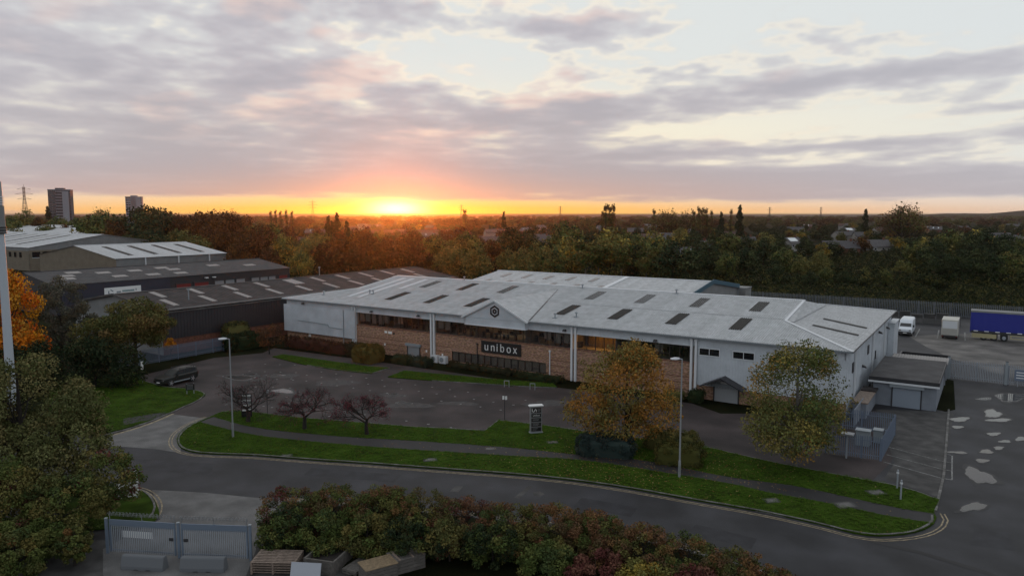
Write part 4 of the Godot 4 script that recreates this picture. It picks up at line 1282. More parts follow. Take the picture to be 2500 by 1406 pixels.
	# white marquee-like shed roof between the units
	b = thing("white_shed", S(-112.0, 2.0), SITE_TURN, "small bright white flat-roofed shed behind the dark unit", "shed")
	pbox(b, "wall", W(0, 0, 0), W(5, 17, 4.6), mats["pale_wall"])
	pbox(b, "roof", W(-0.3, -0.3, 4.6), W(5.3, 17.3, 4.9), mats["letter"])

	# outbuilding with a roller shutter beside the lane
	b = thing("garage", S(68.9, 8.0), SITE_TURN, "small flat-roofed blue-white garage with a wide grey roller shutter", "garage")
	m = MB.new()
	m.box(W(0, 0, 0), W(1.75, 0.2, 2.75)); m.box(W(4.55, 0, 0), W(5.85, 0.2, 2.75)); m.box(W(1.75, 0, 2.1), W(4.55, 0.2, 2.75))
	m.box(W(5.65, 0.2, 0), W(5.85, 12.6, 2.75)); m.box(W(0, 0.2, 0), W(0.2, 12.6, 2.75)); m.box(W(0.2, 12.4, 0), W(5.65, 12.6, 2.75))
	part(b, "wall", m.mesh(), mats["outbuilding_wall"])
	shutter(b, "shutter_door", 1.87, 4.43, 2.05, -0.02, "shutter_blue")
	var rf := pbox(b, "roof", W(-0.35, -0.3, 2.75), W(6.0, 13.0, 2.95), mats["felt_roof"])
	m = MB.new()
	m.box(W(-0.42, -0.38, 2.62), W(6.08, -0.3, 3.02)); m.box(W(6.0, -0.3, 2.62), W(6.08, 13.05, 3.02)); m.box(W(-0.42, -0.3, 2.62), W(-0.35, 13.05, 3.02))
	part(rf, "fascia", m.mesh(), mats["dark_metal"])
	pbox(b, "front_trim", W(-0.45, -0.42, 2.42), W(6.1, -0.3, 2.61), mats["trim"])
	# low covered bin stores beside it
	b = thing("bin_store", S(67.9, 1.0), SITE_TURN, "low brown-topped timber and metal store squeezed against the white end wall", "store")
	pbox(b, "enclosure", W(0.1, 0, 0), W(1.3, 7.0, 1.5), mats["outbuilding_wall"])
	pbox(b, "top", W(0.0, -0.1, 1.5), W(1.45, 7.1, 1.62), mats["timber"])
	pbox(b, "rear_top", W(0.05, 5.2, 1.63), W(1.5, 7.2, 1.75), mats["fibre_roof"])
	# open-topped skip and pale shelter behind the garage
	b = thing("skip_container", S(69.4, 26.6), SITE_TURN, "open dark steel skip standing against the white end wall", "skip")
	m = MB.new()
	m.box(W(0, 0, 0), W(5.6, 0.12, 2.1)); m.box(W(0, 3.4, 0), W(5.6, 3.52, 2.1)); m.box(W(0, 0.12, 0), W(0.12, 3.4, 2.1)); m.box(W(5.48, 0.12, 0), W(5.6, 3.4, 2.1)); m.box(W(0.12, 0.12, 0.05), W(5.48, 3.4, 0.15))
	part(b, "body", m.mesh(), mats["dark_metal"])
	m = MB.new()
	for k in 6:
		m.box(W(0.5 + k * 0.9, -0.08, 0.2), W(0.62 + k * 0.9, 0.0, 2.0))
	m.box(W(-0.06, -0.1, 2.1), W(5.66, 0.14, 2.22)); m.box(W(-0.06, 3.38, 2.1), W(5.66, 3.6, 2.22)); m.box(W(5.46, 0.14, 2.1), W(5.66, 3.38, 2.22)); m.box(W(-0.06, 0.14, 2.1), W(0.14, 3.38, 2.22))
	part(b, "rim", m.mesh(), mats["dark_metal"])
	b = thing("lean_to_roof", S(69.0, 21.6), SITE_TURN, "pale corrugated lean-to roof between garage and skip", "shelter")
	m = MB.new()
	for k in 20:
		var x := k * 0.3
		m.quad(W(x, 0, 2.5), W(x + 0.15, 0, 2.55), W(x + 0.15, 3.4, 2.75), W(x, 3.4, 2.7)); m.quad(W(x + 0.15, 0, 2.55), W(x + 0.3, 0, 2.5), W(x + 0.3, 3.4, 2.7), W(x + 0.15, 3.4, 2.75))
	part(b, "roof_sheet", m.mesh(), mats["pale_rooflight"])
	m = MB.new()
	for q in [[0.1, 0.1], [5.8, 0.1], [0.1, 3.2], [5.8, 3.2]]:
		m = MB.new()
		m.bar(W(q[0], q[1], 0), W(q[0], q[1], 2.5 if q[1] < 1 else 2.68), 0.1, 0.1)
		part(b, "post", m.mesh(), mats["galvanised"])

# ---- foliage: crowns are clumps of leaf-sized faces
func leaves(rng: RandomNumberGenerator, clumps: Array, count: int, size: float, hollow := 0.45, gain := 1.55) -> ArrayMesh:
	# clumps: [centre, radii, colour]; leaf faces share out by volume
	var weights := PackedFloat32Array()
	var total := 0.0
	for c in clumps:
		var r: Vector3 = c[1]
		total += pow(r.x * r.y * r.z, 0.7)
		weights.append(total)
	var v := PackedVector3Array(); var n := PackedVector3Array(); var k := PackedColorArray(); var ids := PackedInt32Array()
	v.resize(count * 4); n.resize(count * 4); k.resize(count * 4); ids.resize(count * 6)
	for i in count:
		var w := weights.bsearch(rng.randf() * total)
		var c: Array = clumps[mini(w, clumps.size() - 1)]
		var d := Vector3(rng.randfn(), rng.randfn(), rng.randfn()).normalized()
		var p: Vector3 = c[0] + d * c[1] * (1.0 - hollow * rng.randf() * rng.randf()) * rng.randf_range(0.86, 1.1)
		var f := (d * 0.8 + Vector3(rng.randfn(), rng.randfn() + 0.3, rng.randfn())).normalized()
		var t := f.cross(Vector3(rng.randfn(), rng.randfn(), rng.randfn())).normalized()
		var b := f.cross(t)
		var s := size * rng.randf_range(0.6, 1.35)
		var e := s * rng.randf_range(0.45, 0.75)
		var tone := rng.randf_range(0.82, 1.18)
		var col: Color = c[2] * (tone * gain)
		col.r *= rng.randf_range(0.94, 1.08)
		var j := i * 4
		v[j] = p + t * s; v[j + 1] = p + b * e; v[j + 2] = p - t * s; v[j + 3] = p - b * e
		for q in 4:
			n[j + q] = f
			k[j + q] = col
		var o := i * 6
		ids[o] = j; ids[o + 1] = j + 2; ids[o + 2] = j + 1; ids[o + 3] = j; ids[o + 4] = j + 3; ids[o + 5] = j + 2
	var a := []
	a.resize(Mesh.ARRAY_MAX)
	a[Mesh.ARRAY_VERTEX] = v; a[Mesh.ARRAY_NORMAL] = n; a[Mesh.ARRAY_COLOR] = k; a[Mesh.ARRAY_INDEX] = ids
	var m := ArrayMesh.new()
	m.add_surface_from_arrays(Mesh.PRIMITIVE_TRIANGLES, a)
	return m

func clumps_of(rng: RandomNumberGenerator, bodies: Array, per: int, share: float, palette: Array) -> Array:
	# bodies: [centre, radii]; each grows a shell of smaller clumps in mixed colours
	var out := []
	for b in bodies:
		var r: Vector3 = b[1]
		for i in per:
			var d := Vector3(rng.randfn(), rng.randfn() * 0.9 + 0.15, rng.randfn()).normalized()
			var s := share * rng.randf_range(0.6, 1.3)
			var at: Vector3 = b[0] + d * r * (1.0 - s * 0.75) * rng.randf_range(0.72, 1.08)
			var m := (r.x + r.y + r.z) / 3.0
			out.append([at, Vector3(m, m * 0.8, m) * s, palette[rng.randi() % palette.size()]])
	return out

func limbs(rng: RandomNumberGenerator, height: float, girth: float, spread: float, count: int, fork := 0.35) -> ArrayMesh:
	var m := MB.new()
	var top := Vector3(rng.randfn() * 0.04, 1, rng.randfn() * 0.04) * height
	m.tube([Vector3(0, -0.15, 0), Vector3(0, height * 0.04, 0), top * 0.35, top * 0.7, top], [girth * 1.35, girth, girth * 0.8, girth * 0.5, girth * 0.12], 7)
	for i in count:
		var t := rng.randf_range(fork, 0.85)
		var a := TAU * (i * 0.382 + rng.randf() * 0.1)
		var base := top * t
		var out := Vector3(cos(a), 0, sin(a)) * spread * rng.randf_range(0.6, 1.0) * (1.25 - t)
		var tip := base + out + Vector3(0, height * rng.randf_range(0.18, 0.34), 0)
		var mid := base.lerp(tip, 0.45) + Vector3(0, -0.03 * height, 0)
		var r := girth * 0.55 * (1.1 - t)
		m.tube([base, mid, tip], [r, r * 0.7, r * 0.15], 5, false)
	return m.mesh()

func tree(called: String, at: Vector3, turn: float, label: String, group: String, spec: Dictionary) -> Node3D:
	var rng := RandomNumberGenerator.new()
	rng.seed = spec.seed
	var o := thing(called, at, turn, label, "tree", group)
	if spec.get("trunk", true):
		part(o, "trunk", limbs(rng, spec.height * 0.86, spec.girth, spec.spread, spec.get("limbs", 9), spec.get("fork", 0.3)), mats[spec.get("bark", "bark")])
	part(o, "crown", leaves(rng, clumps_of(rng, spec.bodies, spec.per, spec.get("share", 0.36), spec.palette), spec.leaves, spec.size, spec.get("hollow", 0.45), spec.get("gain", 1.55)), leaf_mat)
	return o

func twiggy(rng: RandomNumberGenerator, m: MB, p: Vector3, d: Vector3, length: float, r: float, depth: int, tips: Array) -> void:
	var mid := p + d * length * 0.5 + Vector3(rng.randfn(), rng.randfn() * 0.5, rng.randfn()) * length * 0.06
	var e := p + d * length
	m.tube([p, mid, e], [r, r * 0.8, r * 0.6], 3 if depth < 3 else 6, false)
	tips.append(e)
	if depth == 0:
		return
	var n := 3
	for i in n:
		var q := (d + Vector3(rng.randfn(), rng.randfn() * 0.55 + 0.08, rng.randfn()) * 0.62).normalized()
		twiggy(rng, m, p.lerp(e, rng.randf_range(0.65, 1.0)), q, length * rng.randf_range(0.62, 0.82), r * 0.58, depth - 1, tips)

func cherry(at: Vector3, turn: float, label: String, tree_seed: int, tint: Array, some: int) -> void:
	var rng := RandomNumberGenerator.new()
	rng.seed = tree_seed
	var o := thing("cherry_tree", at, turn, label, "tree", "bare red cherry trees on the verge")
	var m := MB.new()
	var tips := []
	m.tube([Vector3(0, -0.1, 0), Vector3(0, 0.2, 0), Vector3(0.05, 0.7, 0), Vector3(0.0, 1.25, 0.05)], [0.26, 0.2, 0.17, 0.15], 8)
	for k in 5:
		var a := TAU * k / 5.0 + rng.randf() * 0.7
		twiggy(rng, m, Vector3(0, 1.05 + 0.1 * k, 0), Vector3(cos(a) * 0.95, 0.62, sin(a) * 0.95).normalized(), rng.randf_range(1.05, 1.4), 0.085, 6, tips)
	part(o, "branches", m.mesh(), mats["bark"])
	var clumps := []
	for k in 700:
		clumps.append([tips[rng.randi() % tips.size()], Vector3(0.22, 0.16, 0.22), tint[rng.randi() % tint.size()]])
	part(o, "foliage", leaves(rng, clumps, some, 0.05, 0.9), leaf_mat)

func box_hedge(called: String, at: Vector3, turn: float, size: Vector3, label: String, group: String, palette: Array, count: int, leaf_size: float, hedge_seed: int, roundness := 0.35) -> Node3D:
	var rng := RandomNumberGenerator.new()
	rng.seed = hedge_seed
	var o := thing(called, at, turn, label, "hedge", group)
	var core := MB.new()
	core.tinted = true
	core.col = palette[0] * 1.5
	var rings := []
	for k in 5: # a solid twiggy heart a hand's width under the leaves
		var y: float = [0.0, 0.3, 0.7, 0.86, 0.9][k] * size.y
		var s: float = [0.84, 0.9, 0.9, 0.78, 0.5][k]
		rings.append([Vector3(-size.x * s, y, size.z * s) / Vector3(2, 1, 2), Vector3(size.x * s, y, size.z * s) / Vector3(2, 1, 2), Vector3(size.x * s, y, -size.z * s) / Vector3(2, 1, 2), Vector3(-size.x * s, y, -size.z * s) / Vector3(2, 1, 2)])
	core.loft(rings)
	part(o, "inner_twigs", core.mesh(), leaf_mat)
	var clumps := []
	var n := int((size.x + size.z) * size.y * 9.0) + 20
	for i in n:
		var p := Vector3(rng.randf_range(-1, 1), rng.randf_range(-0.9, 1), rng.randf_range(-1, 1))
		var ax := rng.randi() % 5
		if ax < 2: p.y = 1.0
		elif ax == 2: p.x = signf(p.x)
		else: p.z = signf(p.z)
		if roundness > 0.0:
			var q := p.normalized() * 1.15
			p = p.lerp(q, roundness)
		clumps.append([Vector3(p.x * size.x / 2, (p.y + 1) * size.y / 2 - 0.05, p.z * size.z / 2), Vector3.ONE * rng.randf_range(0.16, 0.3), palette[rng.randi() % palette.size()]])
	part(o, "foliage", leaves(rng, clumps, count, leaf_size, 0.6), leaf_mat)
	return o

const GREEN := [Color(0.045, 0.06, 0.018), Color(0.06, 0.072, 0.022), Color(0.035, 0.048, 0.018), Color(0.075, 0.078, 0.025)]
const OLIVE := [Color(0.075, 0.07, 0.024), Color(0.06, 0.058, 0.022), Color(0.09, 0.075, 0.025), Color(0.05, 0.055, 0.02)]
const DARK := [Color(0.018, 0.026, 0.013), Color(0.024, 0.03, 0.014), Color(0.014, 0.02, 0.011)]
const ORANGE := [Color(0.17, 0.085, 0.02), Color(0.145, 0.082, 0.022), Color(0.105, 0.078, 0.023), Color(0.15, 0.07, 0.018), Color(0.08, 0.07, 0.024)]
const RUSSET := [Color(0.10, 0.052, 0.028), Color(0.08, 0.047, 0.027), Color(0.065, 0.048, 0.025), Color(0.115, 0.064, 0.028)]
const MAPLE := [Color(0.42, 0.13, 0.012), Color(0.36, 0.16, 0.015), Color(0.40, 0.09, 0.012), Color(0.27, 0.13, 0.02)]
const GOLD := [Color(0.17, 0.13, 0.03), Color(0.13, 0.11, 0.03), Color(0.10, 0.095, 0.03), Color(0.20, 0.12, 0.025)]
const WINE := [Color(0.072, 0.026, 0.023), Color(0.06, 0.028, 0.024), Color(0.085, 0.04, 0.028)]

func near_plants() -> void:
	# orange tree on the verge
	tree("autumn_tree", Vector3(9.77, 0, -61.12), 0, "round orange-leaved autumn tree in front of the brick wall", "", {"seed": 3, "height": 9.2, "girth": 0.2, "spread": 3.2, "limbs": 14, "fork": 0.18, "palette": ORANGE, "per": 46, "share": 0.30, "leaves": 20000, "size": 0.10, "gain": 1.95,
		"bodies": [[Vector3(-0.2, 5.5, 0), Vector3(4.7, 3.6, 4.2)], [Vector3(-3.2, 3.4, 0.5), Vector3(2.7, 2.1, 2.4)], [Vector3(2.4, 3.2, 0.4), Vector3(2.8, 2.0, 2.4)], [Vector3(0.4, 7.8, 0), Vector3(2.8, 1.7, 2.4)], [Vector3(-0.4, 2.3, 0.6), Vector3(3.4, 1.4, 2.4)]]})
	# yellow-green tree by the corner
	tree("birch_tree", Vector3(22.58, 0, -57.02), 40, "tall yellow-green tree half hiding the end of the white unit", "", {"seed": 9, "height": 10.4, "girth": 0.19, "spread": 3.0, "limbs": 16, "fork": 0.16, "bark": "pale_bark", "palette": OLIVE + OLIVE + GREEN + [Color(0.13, 0.105, 0.03), Color(0.14, 0.085, 0.024)], "per": 60, "share": 0.27, "leaves": 25000, "size": 0.095, "hollow": 0.75, "gain": 2.1,
		"bodies": [[Vector3(0, 5.8, 0), Vector3(4.5, 4.1, 4.0)], [Vector3(-1.4, 3.4, 0), Vector3(4.2, 2.2, 3.4)], [Vector3(0.4, 8.4, 0), Vector3(3.2, 1.9, 2.6)], [Vector3(2.6, 3.4, 0.3), Vector3(2.6, 2.2, 2.4)], [Vector3(0, 2.2, 0.4), Vector3(3.6, 1.3, 2.6)]]})
	var reds := [Color(0.10, 0.02, 0.03), Color(0.075, 0.025, 0.03), Color(0.06, 0.025, 0.028)]
	cherry(Vector3(-25.42, 0, -69.29), 0, "bare cherry tree nearest the lamp post by the car park entrance", 5, reds, 700)
	cherry(Vector3(-19.34, 0, -66.99), 90, "middle one of three bare cherry trees, crown tinged red on its left", 6, reds, 2300)
	cherry(Vector3(-13.21, 0, -65.33), 200, "bare purplish cherry tree furthest along the verge towards the totem sign", 7, reds, 2600)
	# clipped shrubs on the verge
	box_hedge("clipped_shrub", Vector3(7.77, 0, -59.62), -12, Vector3(4.6, 1.7, 2.2), "dark blue-green clipped shrub under the orange tree", "", [Color(0.022, 0.032, 0.03), Color(0.03, 0.04, 0.034), Color(0.018, 0.026, 0.024)], 9000, 0.055, 21)
	box_hedge("clipped_shrub", Vector3(13.51, 0, -57.6), -20, Vector3(3.6, 1.7, 2.4), "olive clipped shrub at the foot of the tall lamp post", "", [Color(0.045, 0.045, 0.014), Color(0.06, 0.052, 0.016), Color(0.032, 0.036, 0.014)], 8000, 0.055, 22)
	box_hedge("clipped_shrub", Vector3(13.66, 0, -61.34), -15, Vector3(4.4, 1.5, 2.0), "yellowing low shrub behind the tall lamp post", "", OLIVE, 7000, 0.06, 23, 0.5)
	box_hedge("clipped_shrub", S(58.6, -3.0), SITE_TURN, Vector3(1.5, 1.3, 1.4), "small round dark shrub beside the porch door", "", DARK, 2200, 0.05, 24, 0.5).position = S(53.0, -1.6)
	box_hedge("clipped_shrub", S(50.6, -1.6), SITE_TURN, Vector3(2.2, 0.9, 1.0), "thin yellow-green shrub against the brick wall by the downpipes", "", OLIVE, 1800, 0.05, 25, 0.4)
	# hedges along the front of the unit
	box_hedge("clipped_hedge", S(-3.2, -3.4), SITE_TURN, Vector3(13.5, 1.6, 1.7), "long russet clipped hedge along the white panel", "", [Color(0.042, 0.02, 0.014), Color(0.055, 0.026, 0.016), Color(0.035, 0.024, 0.014)], 15000, 0.055, 26, 0.06)
	box_hedge("clipped_hedge", S(4.0, -3.2), SITE_TURN, Vector3(3.4, 1.75, 1.9), "dark clipped hedge block between russet hedge and round bush", "", [Color(0.03, 0.024, 0.015), Color(0.036, 0.032, 0.018)], 5000, 0.055, 27, 0.2)
	box_hedge("round_bush", S(8.4, -5.2), SITE_TURN, Vector3(3.8, 2.3, 3.2), "big round golden-green clipped bush left of the shutter door", "", [Color(0.07, 0.05, 0.016), Color(0.085, 0.056, 0.016), Color(0.05, 0.042, 0.014)], 9000, 0.06, 28, 0.6)
	box_hedge("clipped_hedge", S(13.2, -3.6), SITE_TURN, Vector3(2.8, 1.1, 1.6), "low dark hedge block in front of the shutter door", "", [Color(0.022, 0.027, 0.014), Color(0.03, 0.035, 0.018)], 4200, 0.05, 29, 0.15)
	box_hedge("clipped_hedge", S(16.4, -3.5), SITE_TURN, Vector3(3.0, 1.15, 1.7), "low dark hedge block beside the air conditioners", "", [Color(0.022, 0.026, 0.016), Color(0.032, 0.036, 0.02)], 4600, 0.05, 30, 0.15)
	box_hedge("clipped_hedge", S(24.6, -1.3), SITE_TURN, Vector3(10.5, 0.6, 1.1), "low brown-green hedge under the lower windows", "", [Color(0.026, 0.025, 0.014), Color(0.035, 0.03, 0.016)], 9000, 0.05, 31, 0.12)
	box_hedge("clipped_hedge", S(33.6, -1.9), SITE_TURN, Vector3(6.4, 0.75, 1.4), "low dark hedge ending beside the white waste pipe", "", [Color(0.02, 0.026, 0.013), Color(0.028, 0.032, 0.016)], 6000, 0.05, 32, 0.2)
	# russet sapling by the left corner
	tree("cherry_plum_tree", S(-7.4, -9.0), 0, "small rust-coloured tree at the left corner of the white unit", "", {"seed": 41, "height": 4.4, "girth": 0.1, "spread": 1.6, "limbs": 10, "fork": 0.3, "palette": [Color(0.11, 0.045, 0.02), Color(0.08, 0.04, 0.02), Color(0.05, 0.03, 0.018)], "per": 26, "share": 0.32, "leaves": 2800, "size": 0.09, "bodies": [[Vector3(0, 2.7, 0), Vector3(2.1, 1.7, 1.9)]]})
	# shrubs along the palisade fence by the brown-roofed unit
	box_hedge("fence_shrub", S(-14.2, -8.4), SITE_TURN, Vector3(3.0, 2.2, 5.6), "dense dark evergreen clump at the end of the blue fence", "", DARK, 9000, 0.08, 33, 0.3)
	box_hedge("fence_shrub", S(-17.0, -7.5), SITE_TURN, Vector3(2.0, 3.6, 4.0), "loose tall shrub against the brick wall behind the blue fence", "", OLIVE + DARK, 3200, 0.09, 34, 0.5)
	tree("golden_sapling", S(-16.6, -18.4), 0, "small bright orange sapling behind the palisade fence", "", {"seed": 44, "height": 3.0, "girth": 0.06, "spread": 0.8, "limbs": 6, "palette": [Color(0.34, 0.13, 0.012), Color(0.26, 0.12, 0.016)], "per": 14, "share": 0.4, "leaves": 900, "size": 0.10, "bodies": [[Vector3(0, 1.9, 0), Vector3(0.9, 1.1, 0.9)]]})
	# tangle of trees between car park and units
	tree("ivy_mass", Vector3(-48.47, 0, -83.96), 0, "very dark evergreen ivy mass beside the parked car", "", {"seed": 51, "height": 6.0, "girth": 0.25, "spread": 3.0, "palette": DARK, "per": 60, "share": 0.28, "leaves": 17000, "size": 0.14,
		"bodies": [[Vector3(2.4, 2.3, 0), Vector3(4.2, 2.9, 3.2)], [Vector3(-3.6, 2.6, 0.6), Vector3(4.6, 3.0, 3.2)], [Vector3(-8.6, 2.6, 0), Vector3(4.4, 3.2, 3.0)], [Vector3(0, 4.0, 0), Vector3(3.0, 2.0, 2.6)]]})
	tree("willow_tree", Vector3(-48.28, 0, -92.93), 60, "olive-brown bushy tree standing over the dark ivy", "", {"seed": 52, "height": 10.5, "girth": 0.26, "spread": 4.0, "limbs": 16, "fork": 0.15, "palette": OLIVE + OLIVE + [Color(0.105, 0.07, 0.03), Color(0.09, 0.085, 0.035)], "per": 60, "share": 0.27, "leaves": 27000, "size": 0.13, "hollow": 0.6,
		"bodies": [[Vector3(0, 6.0, 0), Vector3(5.0, 3.6, 4.2)], [Vector3(2.6, 5.4, 0), Vector3(3.0, 2.6, 2.8)], [Vector3(-4.4, 5.2, 0), Vector3(3.4, 2.6, 3.0)]]})
	tree("thin_grey_tree", Vector3(-57.73, 0, -92.93), 10, "thin grey half-bare tree in front of the dark unit's sign wall", "", {"seed": 53, "height": 12.0, "girth": 0.18, "spread": 3.4, "limbs": 26, "fork": 0.2, "bark": "bark", "palette": [Color(0.075, 0.072, 0.056), Color(0.062, 0.062, 0.046), Color(0.07, 0.062, 0.04)], "per": 40, "share": 0.2, "leaves": 14000, "size": 0.11, "hollow": 0.9,
		"bodies": [[Vector3(0, 8.0, 0), Vector3(4.2, 4.2, 3.6)], [Vector3(2.4, 5.0, 0), Vector3(3.0, 3.2, 2.6)]]})
	var maple := tree("maple_tree", Vector3(-60.5, 0, -87.12), 0, "bright orange maple beside the tall telecoms mast", "", {"seed": 54, "height": 10.6, "girth": 0.25, "spread": 3.6, "palette": MAPLE, "per": 50, "share": 0.28, "leaves": 13000, "size": 0.15,
		"bodies": [[Vector3(0, 6.4, 0), Vector3(4.3, 3.9, 3.8)], [Vector3(0.4, 3.6, 0), Vector3(4.2, 2.4, 3.6)], [Vector3(-0.6, 9.0, 0), Vector3(2.6, 1.8, 2.4)]]})
	maple.scale = Vector3(1.0, 1.28, 1.0)
	# big trees in the lower left corner
	tree("broadleaf_tree", Vector3(-33.9, 0, -49.5), 0, "big grey-green broadleaf tree filling the lower left corner", "", {"seed": 61, "height": 10.6, "girth": 0.34, "spread": 4.5, "limbs": 16, "palette": [Color(0.07, 0.075, 0.028), Color(0.085, 0.088, 0.036), Color(0.055, 0.06, 0.024), Color(0.095, 0.085, 0.036)], "per": 90, "share": 0.2, "leaves": 76000, "size": 0.092,
		"bodies": [[Vector3(0, 6.6, 0), Vector3(5.4, 4.0, 4.2)], [Vector3(3.6, 4.0, 1.0), Vector3(3.2, 3.0, 3.2)], [Vector3(-4.6, 5.4, 0.6), Vector3(4.4, 3.8, 3.8)], [Vector3(0.6, 3.4, 2.6), Vector3(5.0, 2.8, 2.8)]]})
	tree("shrub_bank", Vector3(-27.6, 0, -43.4), 0, "tangled green and wine-red shrubs left of the steel gates", "", {"seed": 62, "height": 4.4, "girth": 0.12, "spread": 2.0, "palette": GREEN + GREEN + GREEN + OLIVE + OLIVE + [Color(0.072, 0.026, 0.023)], "per": 70, "share": 0.22, "leaves": 42000, "size": 0.08,
		"bodies": [[Vector3(0.4, 2.3, 0), Vector3(2.9, 2.3, 2.4)], [Vector3(-4.6, 2.7, 0.4), Vector3(4.0, 2.9, 2.8)], [Vector3(-1.0, 1.2, 1.8), Vector3(2.4, 1.4, 1.4)], [Vector3(1.6, 3.0, -2.6), Vector3(2.2, 2.2, 2.0)]]})
	for q in [[-27.6, -39.2, 81, "tangled green shrubs in the bottom left corner by the gate post"], [-32.0, -39.6, 82, "dense olive shrubs at the very bottom left of the view"], [-25.0, -40.3, 83, "low green shrubs touching the hinge post of the gates"]]:
		tree("shrub_bank", Vector3(q[0], 0, q[1]), q[2], q[3], "", {"seed": q[2], "height": 2.6, "girth": 0.08, "spread": 1.4, "palette": GREEN + GREEN + OLIVE + [Color(0.09, 0.05, 0.02)], "per": 70, "share": 0.2, "leaves": 20000 if q[2] < 83 else 7000, "size": 0.07, "bodies": [[Vector3(0, 1.3, 0), Vector3(2.9, 1.6, 2.2) if q[2] < 83 else Vector3(1.0, 1.1, 1.0)]]})
	# hedge between yard and road, a row of shrubs that have grown together
	var row := [[-14.0, -45.2, 2.7, WINE + GREEN], [-11.2, -45.0, 2.9, GREEN + OLIVE], [-8.4, -44.4, 3.0, GREEN], [-5.6, -44.0, 2.9, GREEN + OLIVE], [-2.9, -43.2, 2.75, RUSSET + WINE], [-0.2, -42.6, 2.8, GREEN + OLIVE], [2.5, -41.6, 3.0, RUSSET + OLIVE], [5.0, -40.6, 2.9, GREEN + RUSSET], [7.4, -39.4, 2.7, RUSSET + OLIVE], [9.6, -38.4, 2.6, OLIVE + GREEN], [11.6, -37.0, 2.3, RUSSET + OLIVE]]
	var said := ["wine-red and green hedge shrub nearest the steel gates", "olive-green hedge shrub next to the wine-red one behind the pallets", "plain green hedge shrub behind the open planter box", "green and olive hedge shrub with a tall tuft on top", "russet and wine hedge shrub beside the plywood crates", "green hedge shrub between two russet ones near mid-road", "russet-olive hedge shrub just past the timber crates", "mixed green and russet hedge shrub where the road bends", "russet hedge shrub dotted with olive near the road bend", "olive and green hedge shrub beyond the road bend", "russet hedge shrub near the dashed yellow line"]
	for i in row.size():
		var q: Array = row[i]
		tree("hedge_shrub", Vector3(q[0], 0, q[1]), i * 77.0, said[i], "shrubs of the roadside hedge", {"seed": 70 + i, "height": q[2] * 0.94, "girth": 0.08, "spread": 1.2, "limbs": 22, "palette": q[3] + q[3] + OLIVE + RUSSET + RUSSET, "per": 100, "share": 0.17, "leaves": 17000, "size": 0.056, "hollow": 0.6,
			"bodies": [[Vector3(0, q[2] * 0.52, 0), Vector3(2.3, q[2] * 0.5, 1.8)], [Vector3(0.3, q[2] * 0.38, 1.9), Vector3(2.1, q[2] * 0.40, 1.5)]]})
	for i in 4:
		var x := 2.0 + i * 2.4
		tree("hedge_shrub", Vector3(x, 0, -38.2 + i * 0.95), i * 50.0, ["low green shrub in front of the hedge by the crates", "low wine-red shrub on the yard side of the hedge", "low golden-green shrub on the yard side of the hedge", "low dark purple shrub on the yard side of the hedge"][i], "shrubs of the roadside hedge", {"seed": 90 + i, "height": 2.2, "girth": 0.06, "spread": 1.0, "limbs": 5, "palette": [GREEN, WINE, GOLD, WINE, OLIVE, RUSSET][i], "per": 50, "share": 0.24, "leaves": 7000, "size": 0.07, "hollow": 0.6, "bodies": [[Vector3(0, 1.1, 0), Vector3(1.8, 1.15, 1.7)]]})
	for i in 6:
		tree("hedge_shrub", Vector3(-13.6 + i * 2.5, 0, -42.4 + i * 0.42), i * 40.0, ["low dark-green shrub right behind the pallet stack", "low green shrub between the pallets and the planter", "low mossy shrub right behind the planter box", "low green shrub behind the grey pallets", "low olive shrub behind the plywood-lidded crate", "low dark shrub right of the timber crates"][i], "shrubs of the roadside hedge", {"seed": 110 + i, "height": 2.5, "girth": 0.06, "spread": 1.0, "limbs": 5, "palette": [GREEN + DARK, GREEN, GREEN + OLIVE, GREEN + DARK, OLIVE + DARK, GREEN + DARK][i], "per": 54, "share": 0.24, "leaves": 8500, "size": 0.07, "hollow": 0.6, "bodies": [[Vector3(0, 1.2, 0), Vector3(1.8, 1.3, 1.6)], [Vector3(0, 0.7, 0.9), Vector3(1.6, 0.9, 0.9)]]})
	# grass and fallen leaves
	var rng := RandomNumberGenerator.new()
	rng.seed = 77
	var tuft := MB.new()
	tuft.tinted = true
	for k in 6:
		var a := TAU * k / 6.0
		var d := Vector3(cos(a), 0, sin(a))
		tuft.col = Color(1, 1, 1)
		tuft.tri(d * 0.05 + d.cross(Vector3.UP) * 0.02, d * 0.05 - d.cross(Vector3.UP) * 0.02, d * 0.12 + Vector3(0, 0.045 + 0.008 * k, 0))
	scatter("grass", tuft.mesh(), 26000, rng, [Color(0.058, 0.115, 0.013), Color(0.064, 0.12, 0.014), Color(0.054, 0.105, 0.013), Color(0.072, 0.115, 0.017)], "short green grass of the verges and lawns", "grass", false)
	var lf := MB.new()
	lf.tinted = true
	lf.quad(Vector3(-0.05, 0.012, 0), Vector3(0, 0.004, 0.033), Vector3(0.05, 0.016, 0), Vector3(0, 0.02, -0.033))
	scatter("fallen_leaves", lf.mesh(), 2300, rng, [Color(0.30, 0.17, 0.05), Color(0.22, 0.10, 0.04), Color(0.36, 0.27, 0.12), Color(0.14, 0.06, 0.03)], "fallen autumn leaves scattered on verge and footpath", "leaves", true)

